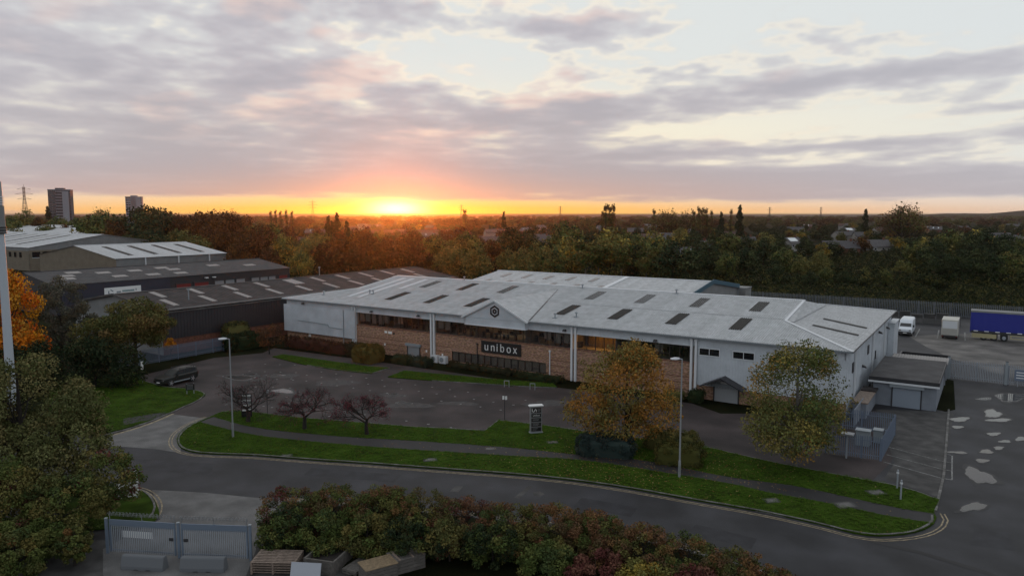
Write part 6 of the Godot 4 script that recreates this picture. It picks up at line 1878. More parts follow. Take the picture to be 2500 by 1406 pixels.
func objects() -> void:
	# fences
	palisade("palisade_fence", S(-15.0, -26.5), S(-15.0, -11.0), 2.1, 0.155, true, "blue_steel", "blue-grey palisade fence behind the parked car")
	palisade("palisade_fence", S(20.0, 88.6), S(92.0, 88.6), 2.9, 0.30, false, "fence_grey", "long tall palisade fence along the rear of the yard")
	palisade("palisade_gate", S(75.1, 26.2), S(80.6, 26.2), 2.4, 0.17, true, "galvanised", "double palisade gate across the lane beside the garage", "", "gate")
	palisade("palisade_fence", S(81.0, 26.2), S(96.0, 26.2), 2.4, 0.17, true, "galvanised", "palisade fence running right from the lane gate")
	for q in [[74.95, "square steel gate post at the corner of the garage"], [80.8, "square steel gate post on the far side of the lane gate"]]:
		var o := thing("gate_post", S(q[0], 26.1), SITE_TURN, q[1], "post", "posts of the lane gate")
		pbox(o, "shaft", Vector3(-0.14, 0, -0.14), Vector3(0.14, 2.75, 0.14), mats["gutter"])
		pbox(o, "cap", Vector3(-0.17, 2.75, -0.17), Vector3(0.17, 2.81, 0.17), mats["dark_metal"])
	var nb := thing("notice_board", S(81.6, 25.6), SITE_TURN, "blue notice board with white lines on the lane fence", "sign")
	pbox(nb, "board", Vector3(0, 0.7, 0), Vector3(2.2, 2.0, 0.06), mats["blue_steel"])
	for k in 3:
		pbox(nb, "print_line", Vector3(0.15, 1.0 + k * 0.32, 0.061), Vector3(1.9 - k * 0.3, 1.1 + k * 0.32, 0.066), mats["letter"])
	for k in 2:
		pbox(nb, "post", Vector3(0.3 + k * 1.5, 0, -0.08), Vector3(0.38 + k * 1.5, 1.9, -0.002), mats["galvanised"])
	palisade("palisade_fence", S(67.9, -12.2), S(72.1, -11.9), 2.0, 0.16, true, "blue_steel", "front of the blue palisade compound under the yellow-green tree", "fences of the small compound")
	palisade("palisade_fence", S(72.1, -11.9), S(72.2, -3.4), 2.0, 0.16, true, "blue_steel", "side of the blue palisade compound facing the forecourt", "fences of the small compound")
	palisade("palisade_fence", S(72.2, -3.4), S(67.9, -3.8), 2.0, 0.16, true, "blue_steel", "back of the blue palisade compound towards the garage", "fences of the small compound")
	for q in [[S(70.2, -8.0), 1.1, 1.3, "grey steel cabinet standing inside the blue compound"], [S(71.2, -6.4), 0.7, 1.1, "small dark cabinet at the back of the blue compound"]]:
		var c := thing("steel_cabinet", q[0], SITE_TURN, q[3], "cabinet")
		pbox(c, "cabinet", Vector3(-q[1] / 2, 0, -0.4), Vector3(q[1] / 2, q[2], 0.4), mats["gutter"])
		pbox(c, "lid", Vector3(-q[1] / 2 - 0.06, q[2], -0.46), Vector3(q[1] / 2 + 0.06, q[2] + 0.07, 0.46), mats["gutter"])
	var mb := thing("meter_hood", S(69.6, -12.6), SITE_TURN, "pale flat hood on a post at the compound's front fence", "hood")
	pbox(mb, "post", Vector3(-0.06, 0, -0.06), Vector3(0.06, 2.0, 0.06), mats["galvanised"])
	pbox(mb, "hood", Vector3(-0.5, 2.0, -0.4), Vector3(0.5, 2.12, 0.4), mats["shutter_grey"])
	var ob := thing("tank_enclosure", S(68.6, 0.2), SITE_TURN, "pale blue slatted panel enclosure between compound and garage", "enclosure")
	for k in 5:
		pbox(ob, "panel", W(0.05, k * 1.1 - 3.0, 0), W(0.13, k * 1.1 - 1.95, 1.7), mats["outbuilding_wall"])
	# concrete block wall at the back of the yard
	for k in 7:
		var bl := thing("concrete_block", S(60.5 + k * 2.0, 76.6 - 0.2 * (k % 2)), SITE_TURN, "stained concrete block in the low wall behind the vans", "block", "concrete blocks behind the vans")
		pbox(bl, "block", W(0, 0, 0), W(1.92, 0.8, 0.95), mats["concrete"])
		pbox(bl, "upper_block", W(0.1, 0.05, 0.955), W(1.85, 0.75, 1.6 + 0.2 * (k % 3)), mats["concrete_old"])
	# lamp posts, signs
	lamp_post(Vector3(-25.06, 0, -64.47), 20, 9.0, "slim grey lamp post on the verge beside the car park entrance")
	lamp_post(Vector3(12.75, 0, -54.37), 10, 9.2, "slim grey lamp post on the verge beside the orange tree")
	small_sign("parking_sign", Vector3(-0.72, 0, -70.28), 20, 2.5, [[-0.14, 2.05, 0.2, 0.36, "letter"], [0.14, 2.0, 0.2, 0.36, "letter"]], "thin post with two small white plates by the verge corner", "dark_metal")
	small_sign("parking_sign", Vector3(-24.68, 0, -72.66), 30, 2.5, [[0.05, 2.0, 0.22, 0.4, "trim"]], "thin dark post with one pale plate behind the cherry trees", "dark_metal")
	small_sign("parking_sign", Vector3(-43.84, 0, -85.82), 50, 2.6, [[0.0, 1.7, 0.3, 0.95, "letter"]], "white narrow plate on a pole at the nose of the parked car")
	var fs := thing("freestanding_sign", Vector3(-35.83, 0, -80.45), 15, "small dark board on two legs at the tip of the side lawn", "sign")
	for x in [-0.36, 0.36]:
		pbox(fs, "leg", Vector3(x - 0.03, 0.05, -0.03), Vector3(x + 0.03, 1.25, 0.03), mats["galvanised"])
	pbox(fs, "board", Vector3(-0.45, 0.5, 0.031), Vector3(0.45, 1.2, 0.07), mats["black_board"])
	for k in 4:
		pbox(fs, "print_line", Vector3(-0.35, 0.62 + k * 0.14, 0.071), Vector3(0.3, 0.66 + k * 0.14, 0.076), mats["steel"])
	var ls := thing("directory_sign", Vector3(-26.16, 0, -71.01), 15, "dark slatted directory board in front of the first cherry tree", "sign")
	for k in 7:
		pbox(ls, "name_slat", Vector3(-0.42, 0.7 + k * 0.24, 0.02), Vector3(0.42, 0.88 + k * 0.24, 0.06), mats["steel" if k % 2 else "letter"])
	pbox(ls, "board", Vector3(-0.5, 0.1, -0.04), Vector3(0.5, 2.4, 0.019), mats["black_board"])
	var rs := thing("torn_sign", Vector3(-26.86, 0, -49.79), 35, "torn white sign board leaning among the shrubs by the gateway", "sign")
	var m := MB.new()
	m.prism([Vector3(-0.7, 0.3, 0), Vector3(0.7, 0.3, 0), Vector3(0.7, 2.2, 0), Vector3(0.1, 1.9, 0), Vector3(-0.7, 1.3, 0)], Vector3(0, 0, -0.04))
	part(rs, "board", m.mesh(), mats["letter"])
	pbox(rs, "post", Vector3(0.5, 0, -0.12), Vector3(0.6, 2.2, -0.041), mats["galvanised"])
	totem(Vector3(2.18, 0, -65.83), 12)
	hoop(Vector3(-0.62, 0, -83.96), -10, "steel hoop barrier left of the pair before the low hedge")
	hoop(Vector3(2.34, 0, -82.56), -10, "steel hoop barrier nearer the orange tree before the low hedge")
	for q in [[Vector3(28.11, 0, -52.02), "shorter grey steel post at the edge of the right-hand verge"], [Vector3(27.28, 0, -49.94), "taller grey steel post nearer the road on the right-hand verge"]]:
		var o := thing("steel_bollard", q[0], 0, q[1], "bollard", "posts at the verge end")
		m = MB.new()
		m.tube([Vector3.ZERO, Vector3(0, 1.45, 0), Vector3(0, 1.5, 0)], [0.06, 0.06, 0.03], 8)
		part(o, "shaft", m.mesh(), mats["galvanised"])
		pbox(o, "band", Vector3(-0.065, 1.2, -0.065), Vector3(0.065, 1.32, 0.065), mats["trim"])
	# telecoms mast at the left edge
	var mast := thing("telecoms_mast", Vector3(-51.3, 0, -74.0), 0, "tall pale telecoms mast cut by the left edge", "mast")
	m = MB.new()
	m.tube([Vector3.ZERO, Vector3(0, 18.0, 0)], [0.45, 0.33], 16)
	part(mast, "shaft", m.mesh(), mat("mast_grey", lin(0.42, 0.46, 0.5), 0.5))
	m = MB.new()
	m.tube([Vector3(0, 18.0, 0), Vector3(0, 20.8, 0)], [0.5, 0.46], 16)
	part(mast, "antenna_shroud", m.mesh(), mats["pale_wall"])
	for k in 5:
		m = MB.new()
		m.tube([Vector3(0, 18.05 + k * 0.28 - (0.6 if k > 2 else 0.0), 0), Vector3(0, 18.15 + k * 0.28 - (0.6 if k > 2 else 0.0), 0)], [0.56, 0.56], 16)
		part(mast, "ring", m.mesh(), mats["dark_metal"])
	for k in 4:
		m = MB.new()
		m.tube([Vector3(0, 20.9 + k * 0.24, 0), Vector3(0, 21.0 + k * 0.24, 0)], [0.5, 0.5], 16)
		part(mast, "ring", m.mesh(), mats["trim"])
	m = MB.new()
	m.tube([Vector3(0, 20.8, 0), Vector3(0, 21.9, 0), Vector3(0, 23.2, 0)], [0.36, 0.38, 0.36], 16)
	part(mast, "antenna_head", m.mesh(), mats["gutter"])
	# vehicles
	parked_suv(Vector3(-39.95, 0.006, -86.1), 153.4)
	panel_van(S(67.2, 61.6, 0.006), SITE_TURN)
	box_truck(S(73.5, 61.6, 0.011), SITE_TURN)
	curtain_trailer(S(76.2, 62.0, 0.012), SITE_TURN)
	# lower left gateway and yard clutter
	for q in [[Vector3(-23.99, 0, -41.91), "steel gate post at the hinge beside the shrubs"], [Vector3(-19.45, 0, -41.28), "steel gate post where the two gate leaves meet"], [Vector3(-15.16, 0, -40.97), "steel gate post at the hinge beside the hedge"]]:
		var o := thing("gate_post", q[0], 3, q[1], "post", "posts of the near gateway")
		pbox(o, "shaft", Vector3(-0.07, 0, -0.07), Vector3(0.07, 2.12, 0.07), mat("gate_blue", lin(0.15, 0.19, 0.245), 0.5, 0.2))
		pbox(o, "cap", Vector3(-0.085, 2.12, -0.085), Vector3(0.085, 2.16, 0.085), mats["gutter"])
	steel_gate(Vector3(-23.86, 0, -41.91), Vector3(-19.6, 0, -41.33), "steel gate leaf carrying a long white notice", true)
	steel_gate(Vector3(-19.34, 0, -41.28), Vector3(-15.25, 0, -40.97), "plain steel gate leaf nearer the hedge", false)
	jersey_barrier(Vector3(-20.84, 0, -39.98), -6, "grey concrete barrier before the gate leaf with the notice")
	jersey_barrier(Vector3(-17.4, 0, -39.79), -2, "grey concrete barrier before the plain gate leaf")
	pallet("pallet_stack", Vector3(-13.3, 0.002, -40.0), -2, 5, Vector2(2.5, 1.6), "timber", "stack of timber pallets with pinkish slats at the hedge foot")
	var pl := thing("planter_box", Vector3(-10.5, 0.002, -40.4), -16, "open timber planter box filled with dark soil and leaves", "planter")
	for q in [[Vector3(-0.95, 0, -1.1), Vector3(-0.85, 0.8, 1.1)], [Vector3(0.85, 0, -1.1), Vector3(0.95, 0.8, 1.1)], [Vector3(-0.845, 0, -1.1), Vector3(0.845, 0.8, -1.0)], [Vector3(-0.845, 0, 1.0), Vector3(0.845, 0.8, 1.1)]]:
		pbox(pl, "side_board", q[0], q[1], mats["grey_timber"])
	pbox(pl, "soil", Vector3(-0.84, 0.0, -0.99), Vector3(0.84, 0.55, 0.99), mats["bark"])
	var wb := thing("white_board", Vector3(-11.3, 0.0, -38.9), -6, "white board propped against the planter box", "board")
	m = MB.new()
	m.hexa([Vector3(-0.85, 0.02, 0.45), Vector3(0.85, 0.02, 0.45), Vector3(0.85, 0.0, 0.41), Vector3(-0.85, 0.0, 0.41), Vector3(-0.85, 0.95, 0.12), Vector3(0.85, 0.95, 0.12), Vector3(0.85, 0.93, 0.08), Vector3(-0.85, 0.93, 0.08)])
	part(wb, "panel", m.mesh(), mat("board_white", lin(0.36, 0.38, 0.42), 0.6))
	pallet("pallet_stack", Vector3(-8.7, 0.002, -39.9), 62, 2, Vector2(1.6, 1.0), "grey_timber", "grey weathered pallets lying between planter and crates")
	for q in [[Vector3(-7.4, 0.002, -38.9), 32.0, "ply", "crate with a plain tan plywood lid"], [Vector3(-6.0, 0.002, -40.0), 32.0, "grey_timber", "grey slatted timber crate beside the plywood-lidded one"]]:
		var c := thing("timber_crate", q[0], q[1], q[3], "crate", "timber crates at the hedge foot")
		for z in [-0.6, 0.6]:
			for k in 4:
				pbox(c, "side_board", Vector3(-0.9, 0.06 + k * 0.2, z - 0.015), Vector3(0.9, 0.24 + k * 0.2, z + 0.015), mats["grey_timber"])
		for x in [-0.9, 0.9]:
			for k in 4:
				pbox(c, "end_board", Vector3(x - 0.015, 0.06 + k * 0.2, -0.58), Vector3(x + 0.015, 0.24 + k * 0.2, 0.58), mats["grey_timber"])
		if q[2] == "ply":
			pbox(c, "lid", Vector3(-0.95, 0.86, -0.65), Vector3(0.95, 0.89, 0.65), mats["ply"])
		else:
			for k in 5:
				pbox(c, "lid_board", Vector3(-0.95, 0.86, -0.65 + k * 0.265), Vector3(0.95, 0.885, -0.41 + k * 0.265), mats["grey_timber"])
			for x in [-0.7, 0.1, 0.75]:
				pbox(c, "batten", Vector3(x, 0.886, -0.65), Vector3(x + 0.1, 0.94, 0.65), mats["timber"])

# ---- beyond the estate: wooded belt, suburb, skyline
var kinds := {}

func tree_kind(called: String, spec: Dictionary) -> void: # a master whose copies are set out below
	var o := tree(called, Vector3.ZERO, 0, "", "", spec)
	remove_child(o)
	used.erase(called)
	kinds[called] = o

func plant(kind: String, x: float, z: float, height: float, label: String, group: String, rng: RandomNumberGenerator) -> void:
	var o: Node3D = kinds[kind].duplicate()
	o.name = numbered(kind)
	add_child(o)
	o.position = Vector3(x, -0.08, z)
	o.rotation.y = rng.randf() * TAU
	var s := height / 10.0
	o.scale = Vector3(s * rng.randf_range(0.85, 1.2), s, s * rng.randf_range(0.85, 1.2)) * (Vector3(0.62, 1, 0.62) if kind in ["conifer", "poplar"] and height > 17.0 else Vector3.ONE)
	tag(o, label, "tree", group)

func nth(all: Array, one: Array, what: String) -> String: # its place among its kind, counted from the left of the view
	var k := 1
	var same := 0
	for q in all:
		if q[3] == one[3]:
			same += 1
			if q[0] / -q[1] < one[0] / -one[1]:
				k += 1
	return what if same == 1 else "%s, %s from left" % [what, ["first", "second", "third", "fourth", "fifth", "sixth", "seventh", "eighth", "ninth", "tenth", "eleventh", "twelfth"][k - 1] if k <= 12 else "%dth" % k]

func house(x: float, z: float, turn: float, size: Vector3, roof: String, wall: String, label: String, group: String, extra := "") -> void:
	var o := thing("house", Vector3(x, -0.08, z), turn, label, "house", group)
	var w := size.x / 2
	var d := size.z / 2
	var e := size.y
	var r := e + d * 0.75
	var m := MB.new()
	m.box(Vector3(-w, 0, -d), Vector3(w, e, d))
	m.prism([Vector3(-w, e, d), Vector3(-w, r - 0.1, 0), Vector3(-w, e, -d)], Vector3(0.2, 0, 0))
	m.prism([Vector3(w, e, -d), Vector3(w, r - 0.1, 0), Vector3(w, e, d)], Vector3(-0.2, 0, 0))
	part(o, "wall", m.mesh(), mats[wall])
	m = MB.new()
	m.hexa([Vector3(-w - 0.3, e - 0.25, d + 0.4), Vector3(w + 0.3, e - 0.25, d + 0.4), Vector3(w + 0.3, r - 0.02, 0), Vector3(-w - 0.3, r - 0.02, 0), Vector3(-w - 0.3, e - 0.1, d + 0.45), Vector3(w + 0.3, e - 0.1, d + 0.45), Vector3(w + 0.3, r + 0.15, 0), Vector3(-w - 0.3, r + 0.15, 0)])
	m.hexa([Vector3(w + 0.3, e - 0.25, -d - 0.4), Vector3(-w - 0.3, e - 0.25, -d - 0.4), Vector3(-w - 0.3, r - 0.02, 0), Vector3(w + 0.3, r - 0.02, 0), Vector3(w + 0.3, e - 0.1, -d - 0.45), Vector3(-w - 0.3, e - 0.1, -d - 0.45), Vector3(-w - 0.3, r + 0.15, 0), Vector3(w + 0.3, r + 0.15, 0)])
	var rf := part(o, "roof", m.mesh(), mats[roof])
	pbox(rf, "chimney", Vector3(w * 0.55, r - 0.9, -0.35), Vector3(w * 0.55 + 0.8, r + 1.1, 0.35), mats["brick1"])
	for k in 3: # windows towards the estate
		for y in [0.9, 3.3]:
			if y + 1.3 > e:
				continue
			var c := lerpf(-w * 0.72, w * 0.72, k / 2.0)
			var win := pbox(o, "window", Vector3(c - 0.75, y, d), Vector3(c + 0.75, y + 1.25, d + 0.06), mats["trim"])
			pbox(win, "pane", Vector3(c - 0.63, y + 0.12, d + 0.061), Vector3(c + 0.63, y + 1.13, d + 0.075), mats["dark_glass"])
	if extra == "rooflights":
		for k in 2:
			m = MB.new()
			var c := -w * 0.35 + k * w * 0.8
			var lo := Vector3(0, e + (r - e) * 0.35, d * 0.65)
			var hi := Vector3(0, e + (r - e) * 0.72, d * 0.28)
			m.bar(Vector3(c, lo.y + 0.25, lo.z), Vector3(c, hi.y + 0.25, hi.z), 1.0, 0.12)
			part(rf, "skylight", m.mesh(), mats["skylight"])
	elif extra == "solar":
		m = MB.new()
		m.bar(Vector3(-w * 0.2, e + (r - e) * 0.3 + 0.25, d * 0.7), Vector3(-w * 0.2, e + (r - e) * 0.85 + 0.25, d * 0.15), w * 1.2, 0.1)
		part(rf, "bright_roof_panel", m.mesh(), mats["skylight"])

func pylon(x: float, z: float, h: float, label: String) -> void:
	var o := thing("pylon", Vector3(x, 0, z), 12, label, "pylon", "pylons on the skyline")
	var m := MB.new()
	var t := 0.22
	var half := func(y: float) -> float: return lerpf(h * 0.085, h * 0.016, minf(y / (h * 0.72), 1.0))
	var ys := [0.0, 0.2, 0.36, 0.48, 0.58, 0.66, 0.72, 0.8, 0.88, 0.95]
	for i in ys.size() - 1:
		var y0: float = ys[i] * h
		var y1: float = ys[i + 1] * h
		var a: float = half.call(y0)
		var b: float = half.call(y1)
		for k in 4:
			var s := Vector3([-1, 1, 1, -1][k], 0, [-1, -1, 1, 1][k])
			var n := Vector3([1, 1, -1, -1][k], 0, [-1, 1, 1, -1][k])
			m.bar(s * a + Vector3(0, y0, 0), s * b + Vector3(0, y1, 0), t, t)
			m.bar(s * a + Vector3(0, y0, 0), n * b + Vector3(0, y1, 0), t * 0.6, t * 0.6)
			m.bar(n * a + Vector3(0, y0, 0), s * b + Vector3(0, y1, 0), t * 0.6, t * 0.6)
	m.bar(Vector3(0, h * 0.95, 0), Vector3(0, h, 0), t, t)
	part(o, "lattice_tower", m.mesh(), mats["dark_metal"])
	for y in [0.70, 0.80, 0.90]:
		m = MB.new()
		var l := h * (0.13 if y != 0.80 else 0.17)
		for s in [-1.0, 1.0]:
			m.bar(Vector3(0, y * h, 0), Vector3(s * l, y * h, 0), t, t)
			m.bar(Vector3(0, (y + 0.04) * h, 0), Vector3(s * l, y * h, 0), t * 0.7, t * 0.7)
		part(o, "cross_arm", m.mesh(), mats["dark_metal"])

func tower_block(x: float, z: float, w: float, d: float, h: float, floors: int, dark: String, pale: String, label: String) -> void:
	var o := thing("tower_block", Vector3(x, 0, z), 18, label, "building", "tower blocks on the skyline")
	pbox(o, "main_slab", Vector3(-w / 2, 0, -d / 2), Vector3(-w * 0.16, h, d / 2), mats[dark])
	pbox(o, "main_slab", Vector3(w * 0.12, 0, -d / 2), Vector3(w / 2, h, d / 2), mats[dark])
	pbox(o, "recessed_bay", Vector3(-w * 0.16, 0, -d / 2), Vector3(w * 0.12, h, d / 2 - 2.0), mats[dark])
	pbox(o, "stair_tower", Vector3(w * 0.14, 0, d / 2), Vector3(w * 0.42, h * 0.97, d / 2 + 1.6), mats[pale])
	pbox(o, "roof_plant", Vector3(-w * 0.2, h, -d * 0.3), Vector3(w * 0.2, h + 2.6, d * 0.3), mats[dark])
	pbox(o, "parapet", Vector3(-w / 2 - 0.3, h, -d / 2 - 0.3), Vector3(w / 2 + 0.3, h + 0.9, d / 2 + 0.3), mats[pale])
	for k in floors:
		var y := h * (k + 0.3) / floors
		pbox(o, "balcony", Vector3(-w * 0.16, y, d / 2 - 2.0), Vector3(w * 0.12, y + 1.2, d / 2 + 0.9), mats[pale])
		for q in [[-0.46, -0.34], [-0.31, -0.19], [0.44, 0.485]]:
			pbox(o, "window", Vector3(w * q[0], y + 0.5, d / 2), Vector3(w * q[1], y + 2.0, d / 2 + 0.08), mats["dark_glass"])

func far_land() -> void:
	var rng := RandomNumberGenerator.new()
	rng.seed = 404
	rough_up(mat("slate_roof", lin(0.075, 0.07, 0.075), 0.7), mats["felt_roof"].albedo_texture, 6.0, null, 1.0)
	rough_up(mat("tile_roof", lin(0.11, 0.06, 0.05), 0.85), mats["felt_roof"].albedo_texture, 6.0, null, 1.0)
	mat("render_wall", lin(0.24, 0.23, 0.21), 0.85)
	mat("skylight", lin(0.55, 0.58, 0.6), 0.12, 0.9)
	mat("tower_dark", lin(0.07, 0.068, 0.08), 0.8)
	mat("tower_pale", lin(0.24, 0.25, 0.28), 0.8)
	var round := func(s: int) -> Array:
		var r := RandomNumberGenerator.new()
		r.seed = s
		var out := []
		for k in 5:
			var a := TAU * k / 5.0 + r.randf()
			out.append([Vector3(cos(a) * 1.7, r.randf_range(4.2, 6.6), sin(a) * 1.7), Vector3(r.randf_range(2.0, 2.8), r.randf_range(2.0, 2.6), r.randf_range(2.0, 2.8))])
		out.append([Vector3(0, 7.4, 0), Vector3(2.4, 2.4, 2.4)])
		out.append([Vector3(0, 3.0, 0), Vector3(3.0, 2.0, 3.0)])
		return out
	var base := {"height": 10.0, "girth": 0.18, "spread": 3.0, "per": 16, "share": 0.42, "leaves": 3400, "size": 0.24, "hollow": 0.6, "limbs": 12}
	var far_base := {"height": 10.0, "girth": 0.2, "spread": 3.0, "per": 12, "share": 0.45, "leaves": 1500, "size": 0.36, "hollow": 0.6, "limbs": 7}
	var rows := [["green_tree", GREEN + OLIVE + DARK], ["olive_tree", OLIVE], ["russet_tree", RUSSET], ["golden_tree", GOLD + OLIVE], ["dark_tree", DARK + [Color(0.035, 0.042, 0.018)]], ["amber_tree", RUSSET + [Color(0.15, 0.075, 0.025)]]]
	for i in rows.size():
		tree_kind(rows[i][0], base.merged({"seed": 200 + i, "palette": rows[i][1], "gain": 0.85 if i in [2, 5] else 2.1, "bodies": round.call(10 + i)}, true))
		tree_kind("far_" + rows[i][0], far_base.merged({"seed": 220 + i, "palette": rows[i][1], "gain": 0.85 if i in [2, 5] else 1.5, "bodies": round.call(30 + i)}, true))
	tree_kind("conifer", far_base.merged({"seed": 240, "palette": DARK, "leaves": 1800, "bodies": [[Vector3(0, 2.0, 0), Vector3(2.2, 1.6, 2.2)], [Vector3(0, 4.2, 0), Vector3(1.7, 1.8, 1.7)], [Vector3(0, 6.4, 0), Vector3(1.15, 1.8, 1.15)], [Vector3(0, 8.5, 0), Vector3(0.55, 1.5, 0.55)]]}, true))
	tree_kind("poplar", far_base.merged({"seed": 241, "palette": RUSSET + OLIVE, "leaves": 900, "size": 0.22, "spread": 0.8, "limbs": 20, "fork": 0.1, "hollow": 0.9, "bodies": [[Vector3(0, 3.0, 0), Vector3(0.9, 2.4, 0.9)], [Vector3(0, 5.6, 0), Vector3(1.0, 2.6, 1.0)], [Vector3(0, 8.0, 0), Vector3(0.7, 2.0, 0.7)]]}, true))
	tree_kind("sparse_tree", far_base.merged({"seed": 242, "palette": OLIVE + RUSSET, "leaves": 1300, "size": 0.2, "limbs": 34, "spread": 3.6, "hollow": 1.0, "fork": 0.16, "bodies": round.call(77)}, true))
	tree_kind("pale_stem_tree", base.merged({"seed": 243, "palette": OLIVE + GREEN, "bark": "pale_bark", "leaves": 2200, "girth": 0.13, "spread": 1.8, "limbs": 9, "fork": 0.4, "bodies": [[Vector3(0, 7.0, 0), Vector3(1.9, 2.6, 1.9)], [Vector3(0.5, 5.2, 0), Vector3(1.6, 1.6, 1.6)]]}, true))
	# wooded belt behind the units: px, distance, height, kind
	var pick := ["green_tree", "olive_tree", "russet_tree", "golden_tree", "dark_tree", "amber_tree", "pale_stem_tree", "conifer"]
	var words := ["dense dark-green tree", "olive tree with a rounded crown", "russet-brown tree", "yellow-green autumn tree", "very dark evergreen tree", "amber-brown autumn tree", "slender pale-stemmed tree", "dark pointed conifer"]
	var belt := [[-76.49, -205, 13, 5], [-78.98, -225, 15.5, 2], [-65.78, -200, 11.2, 2], [-72.75, -235, 14.9, 3], [-59.15, -205, 10.5, 3], [-61.13, -228, 14.9, 1], [-53.48, -215, 13, 2], [-54.66, -240, 15.5, 5], [-44.53, -212, 12.4, 2], [-45.01, -236, 15.5, 5], [-37.94, -225, 13.6, 2], [-35.16, -240, 13.6, 5], [-28.23, -222, 12.4, 2], [-24.79, -236, 14.3, 0], [-17.81, -212, 13, 1], [-14.49, -228, 15.5, 0], [-9.29, -205, 11.8, 1], [-5.85, -235, 13, 5], [-1.19, -215, 10.5, 1], [2.69, -195, 11.8, 1], [7.13, -208, 13, 1], [10.83, -196, 11.8, 0], [16.43, -205, 14.9, 3], [19.1, -192, 14.9, 6], [23.2, -198, 14.3, 6], [27.42, -205, 17.4, 3], [28.96, -194, 14.3, 6], [34, -205, 12.4, 4], [35.02, -192, 12.4, 6], [40.02, -200, 14.3, 0], [41.8, -190, 14.3, 4], [49.86, -205, 11.2, 4], [57.64, -215, 11.8, 4], [60.06, -205, 10.5, 0], [68.34, -215, 11.2, 4], [17.97, -250, 18.6, 0], [27.31, -260, 13.6, 4], [41.98, -245, 14.3, 0], [0, -270, 16.1, 4], [-19.76, -275, 16.7, 5], [-38.7, -280, 15.5, 2], [-56.25, -275, 16.7, 5], [-73.13, -270, 13.6, 3], [62.19, -250, 11.2, 4], [82.26, -240, 13, 4], [83.33, -225, 10.5, 0], [84.38, -215, 8.7, 1], [94.53, -225, 9.3, 1], [71.86, -200, 8.1, 4], [-85.99, -255, 17.4, 2], [-87.56, -240, 16.1, 5], [-105.05, -296, 12.3, 0], [-100.24, -292, 12.3, 0], [-102.72, -326, 12.8, 0], [-84.36, -301, 11, 1], [-75.5, -295, 13.4, 0], [-72.07, -297, 11.2, 4], [-61.12, -298, 14.3, 3], [-59.29, -325, 13.2, 0], [-53.28, -315, 11.3, 5], [-40.43, -306, 14.7, 0], [-35.64, -324, 11.9, 5], [-28.65, -326, 14.5, 5], [-23.39, -323, 12.4, 5], [-13.63, -312, 11.2, 2], [-7.77, -299, 10.7, 0], [1.9, -313, 12.9, 4], [7.27, -306, 15, 4], [18.2, -294, 11.4, 4], [22.84, -313, 12.1, 4], [33.68, -319, 13, 4], [43.43, -326, 10.8, 0], [45.33, -295, 14.4, 0], [50.02, -290, 12.6, 1], [55.37, -287, 14.5, 3], [74.7, -328, 14.8, 3], [70.35, -286, 14.8, 4], [89.51, -320, 14.7, 4], [92.05, -313, 13.3, 0], [102.58, -325, 11.6, 4], [107.1, -312, 13.1, 1], [109.82, -301, 12.1, 4], [127.23, -321, 10.9, 4]]
	for q in belt:
		var k := int(q[3])
		plant(pick[k], q[0], q[1], q[2], nth(belt, q, words[k]) + ", in the wooded belt behind the units", "trees of the wooded belt", rng)
	var right := [[128.61, -235, 12, 0], [128.73, -225, 13, 4], [143.28, -240, 16, 0], [139.93, -225, 15.5, 4], [153.27, -238, 16.5, 4], [150.5, -225, 15, 4], [162.38, -235, 14, 0], [161.07, -225, 13, 4], [119.56, -205, 10, 4], [122.72, -200, 11, 4], [128.06, -198, 11, 4], [139.39, -205, 11, 0], [145.88, -260, 13, 3], [162.66, -275, 15, 2], [178, -280, 15.5, 3], [114.1, -215, 7, 1], [101.71, -200, 5.5, 0], [98.59, -205, 5.5, 1], [88.39, -195, 5.5, 4], [85.68, -200, 6, 0], [77.2, -190, 5.5, 4]]
	for q in right:
		var k := int(q[3])
		plant(pick[k], q[0], q[1], q[2], nth(right, q, words[k]) + ", in the thicket beyond the rear fence", "trees of the right-hand thicket", rng)
	var left := [[-285.57, -420, 20, 0], [-289.44, -440, 24, 1], [-274.54, -430, 20, 5], [-276.12, -450, 20, 0], [-247.26, -420, 19, 0], [-188.81, -330, 21, 0], [-191.67, -345, 22.5, 0], [-177.86, -330, 19, 5], [-183.8, -350, 19, 1], [-175.46, -345, 24.5, 4], [-163.27, -330, 25.5, 4], [-164.97, -345, 24.5, 4], [-167.16, -360, 23, 2], [-154.48, -345, 21, 2], [-136.82, -300, 15, 0], [-128.25, -290, 14.5, 1], [-155.22, -360, 22, 5], [-138.89, -335, 23, 5], [-129.35, -325, 23.5, 5], [-127.78, -335, 22, 2], [-128.66, -350, 21, 5], [-120.23, -290, 16, 5], [-111.07, -285, 17, 5], [-114.93, -270, 13, 1], [-107.79, -300, 16, 5], [-114.93, -330, 17, 0], [-114.15, -350, 17, 0], [-97.29, -320, 15, 2], [-256.27, -380, 15, 1], [-245.77, -390, 16, 0], [-241.02, -400, 16, 5], [-152.57, -300, 15, 4], [-139.47, -290, 15, 4], [-84.58, -340, 20.5, 7], [-81.63, -345, 22, 7], [-75, -335, 18, 7], [-80.27, -330, 18, 7]]
	for q in left:
		var k := int(q[3])
		plant(pick[k], q[0], q[1], q[2], nth(left, q, words[k]) + ", rising behind the pale units", "tall trees behind the pale units", rng)
	# single trees on the skyline
	var clump := [[49.09, -400, 23, 0], [50.22, -395, 27, 0], [53.28, -405, 26.5, 0], [54.34, -398, 27, 0]]
	for q in clump:
		plant("poplar", q[0], q[1], q[2], nth(clump, q, "slim bare poplar in the clump standing on the skyline"), "clump of poplars on the skyline", rng)
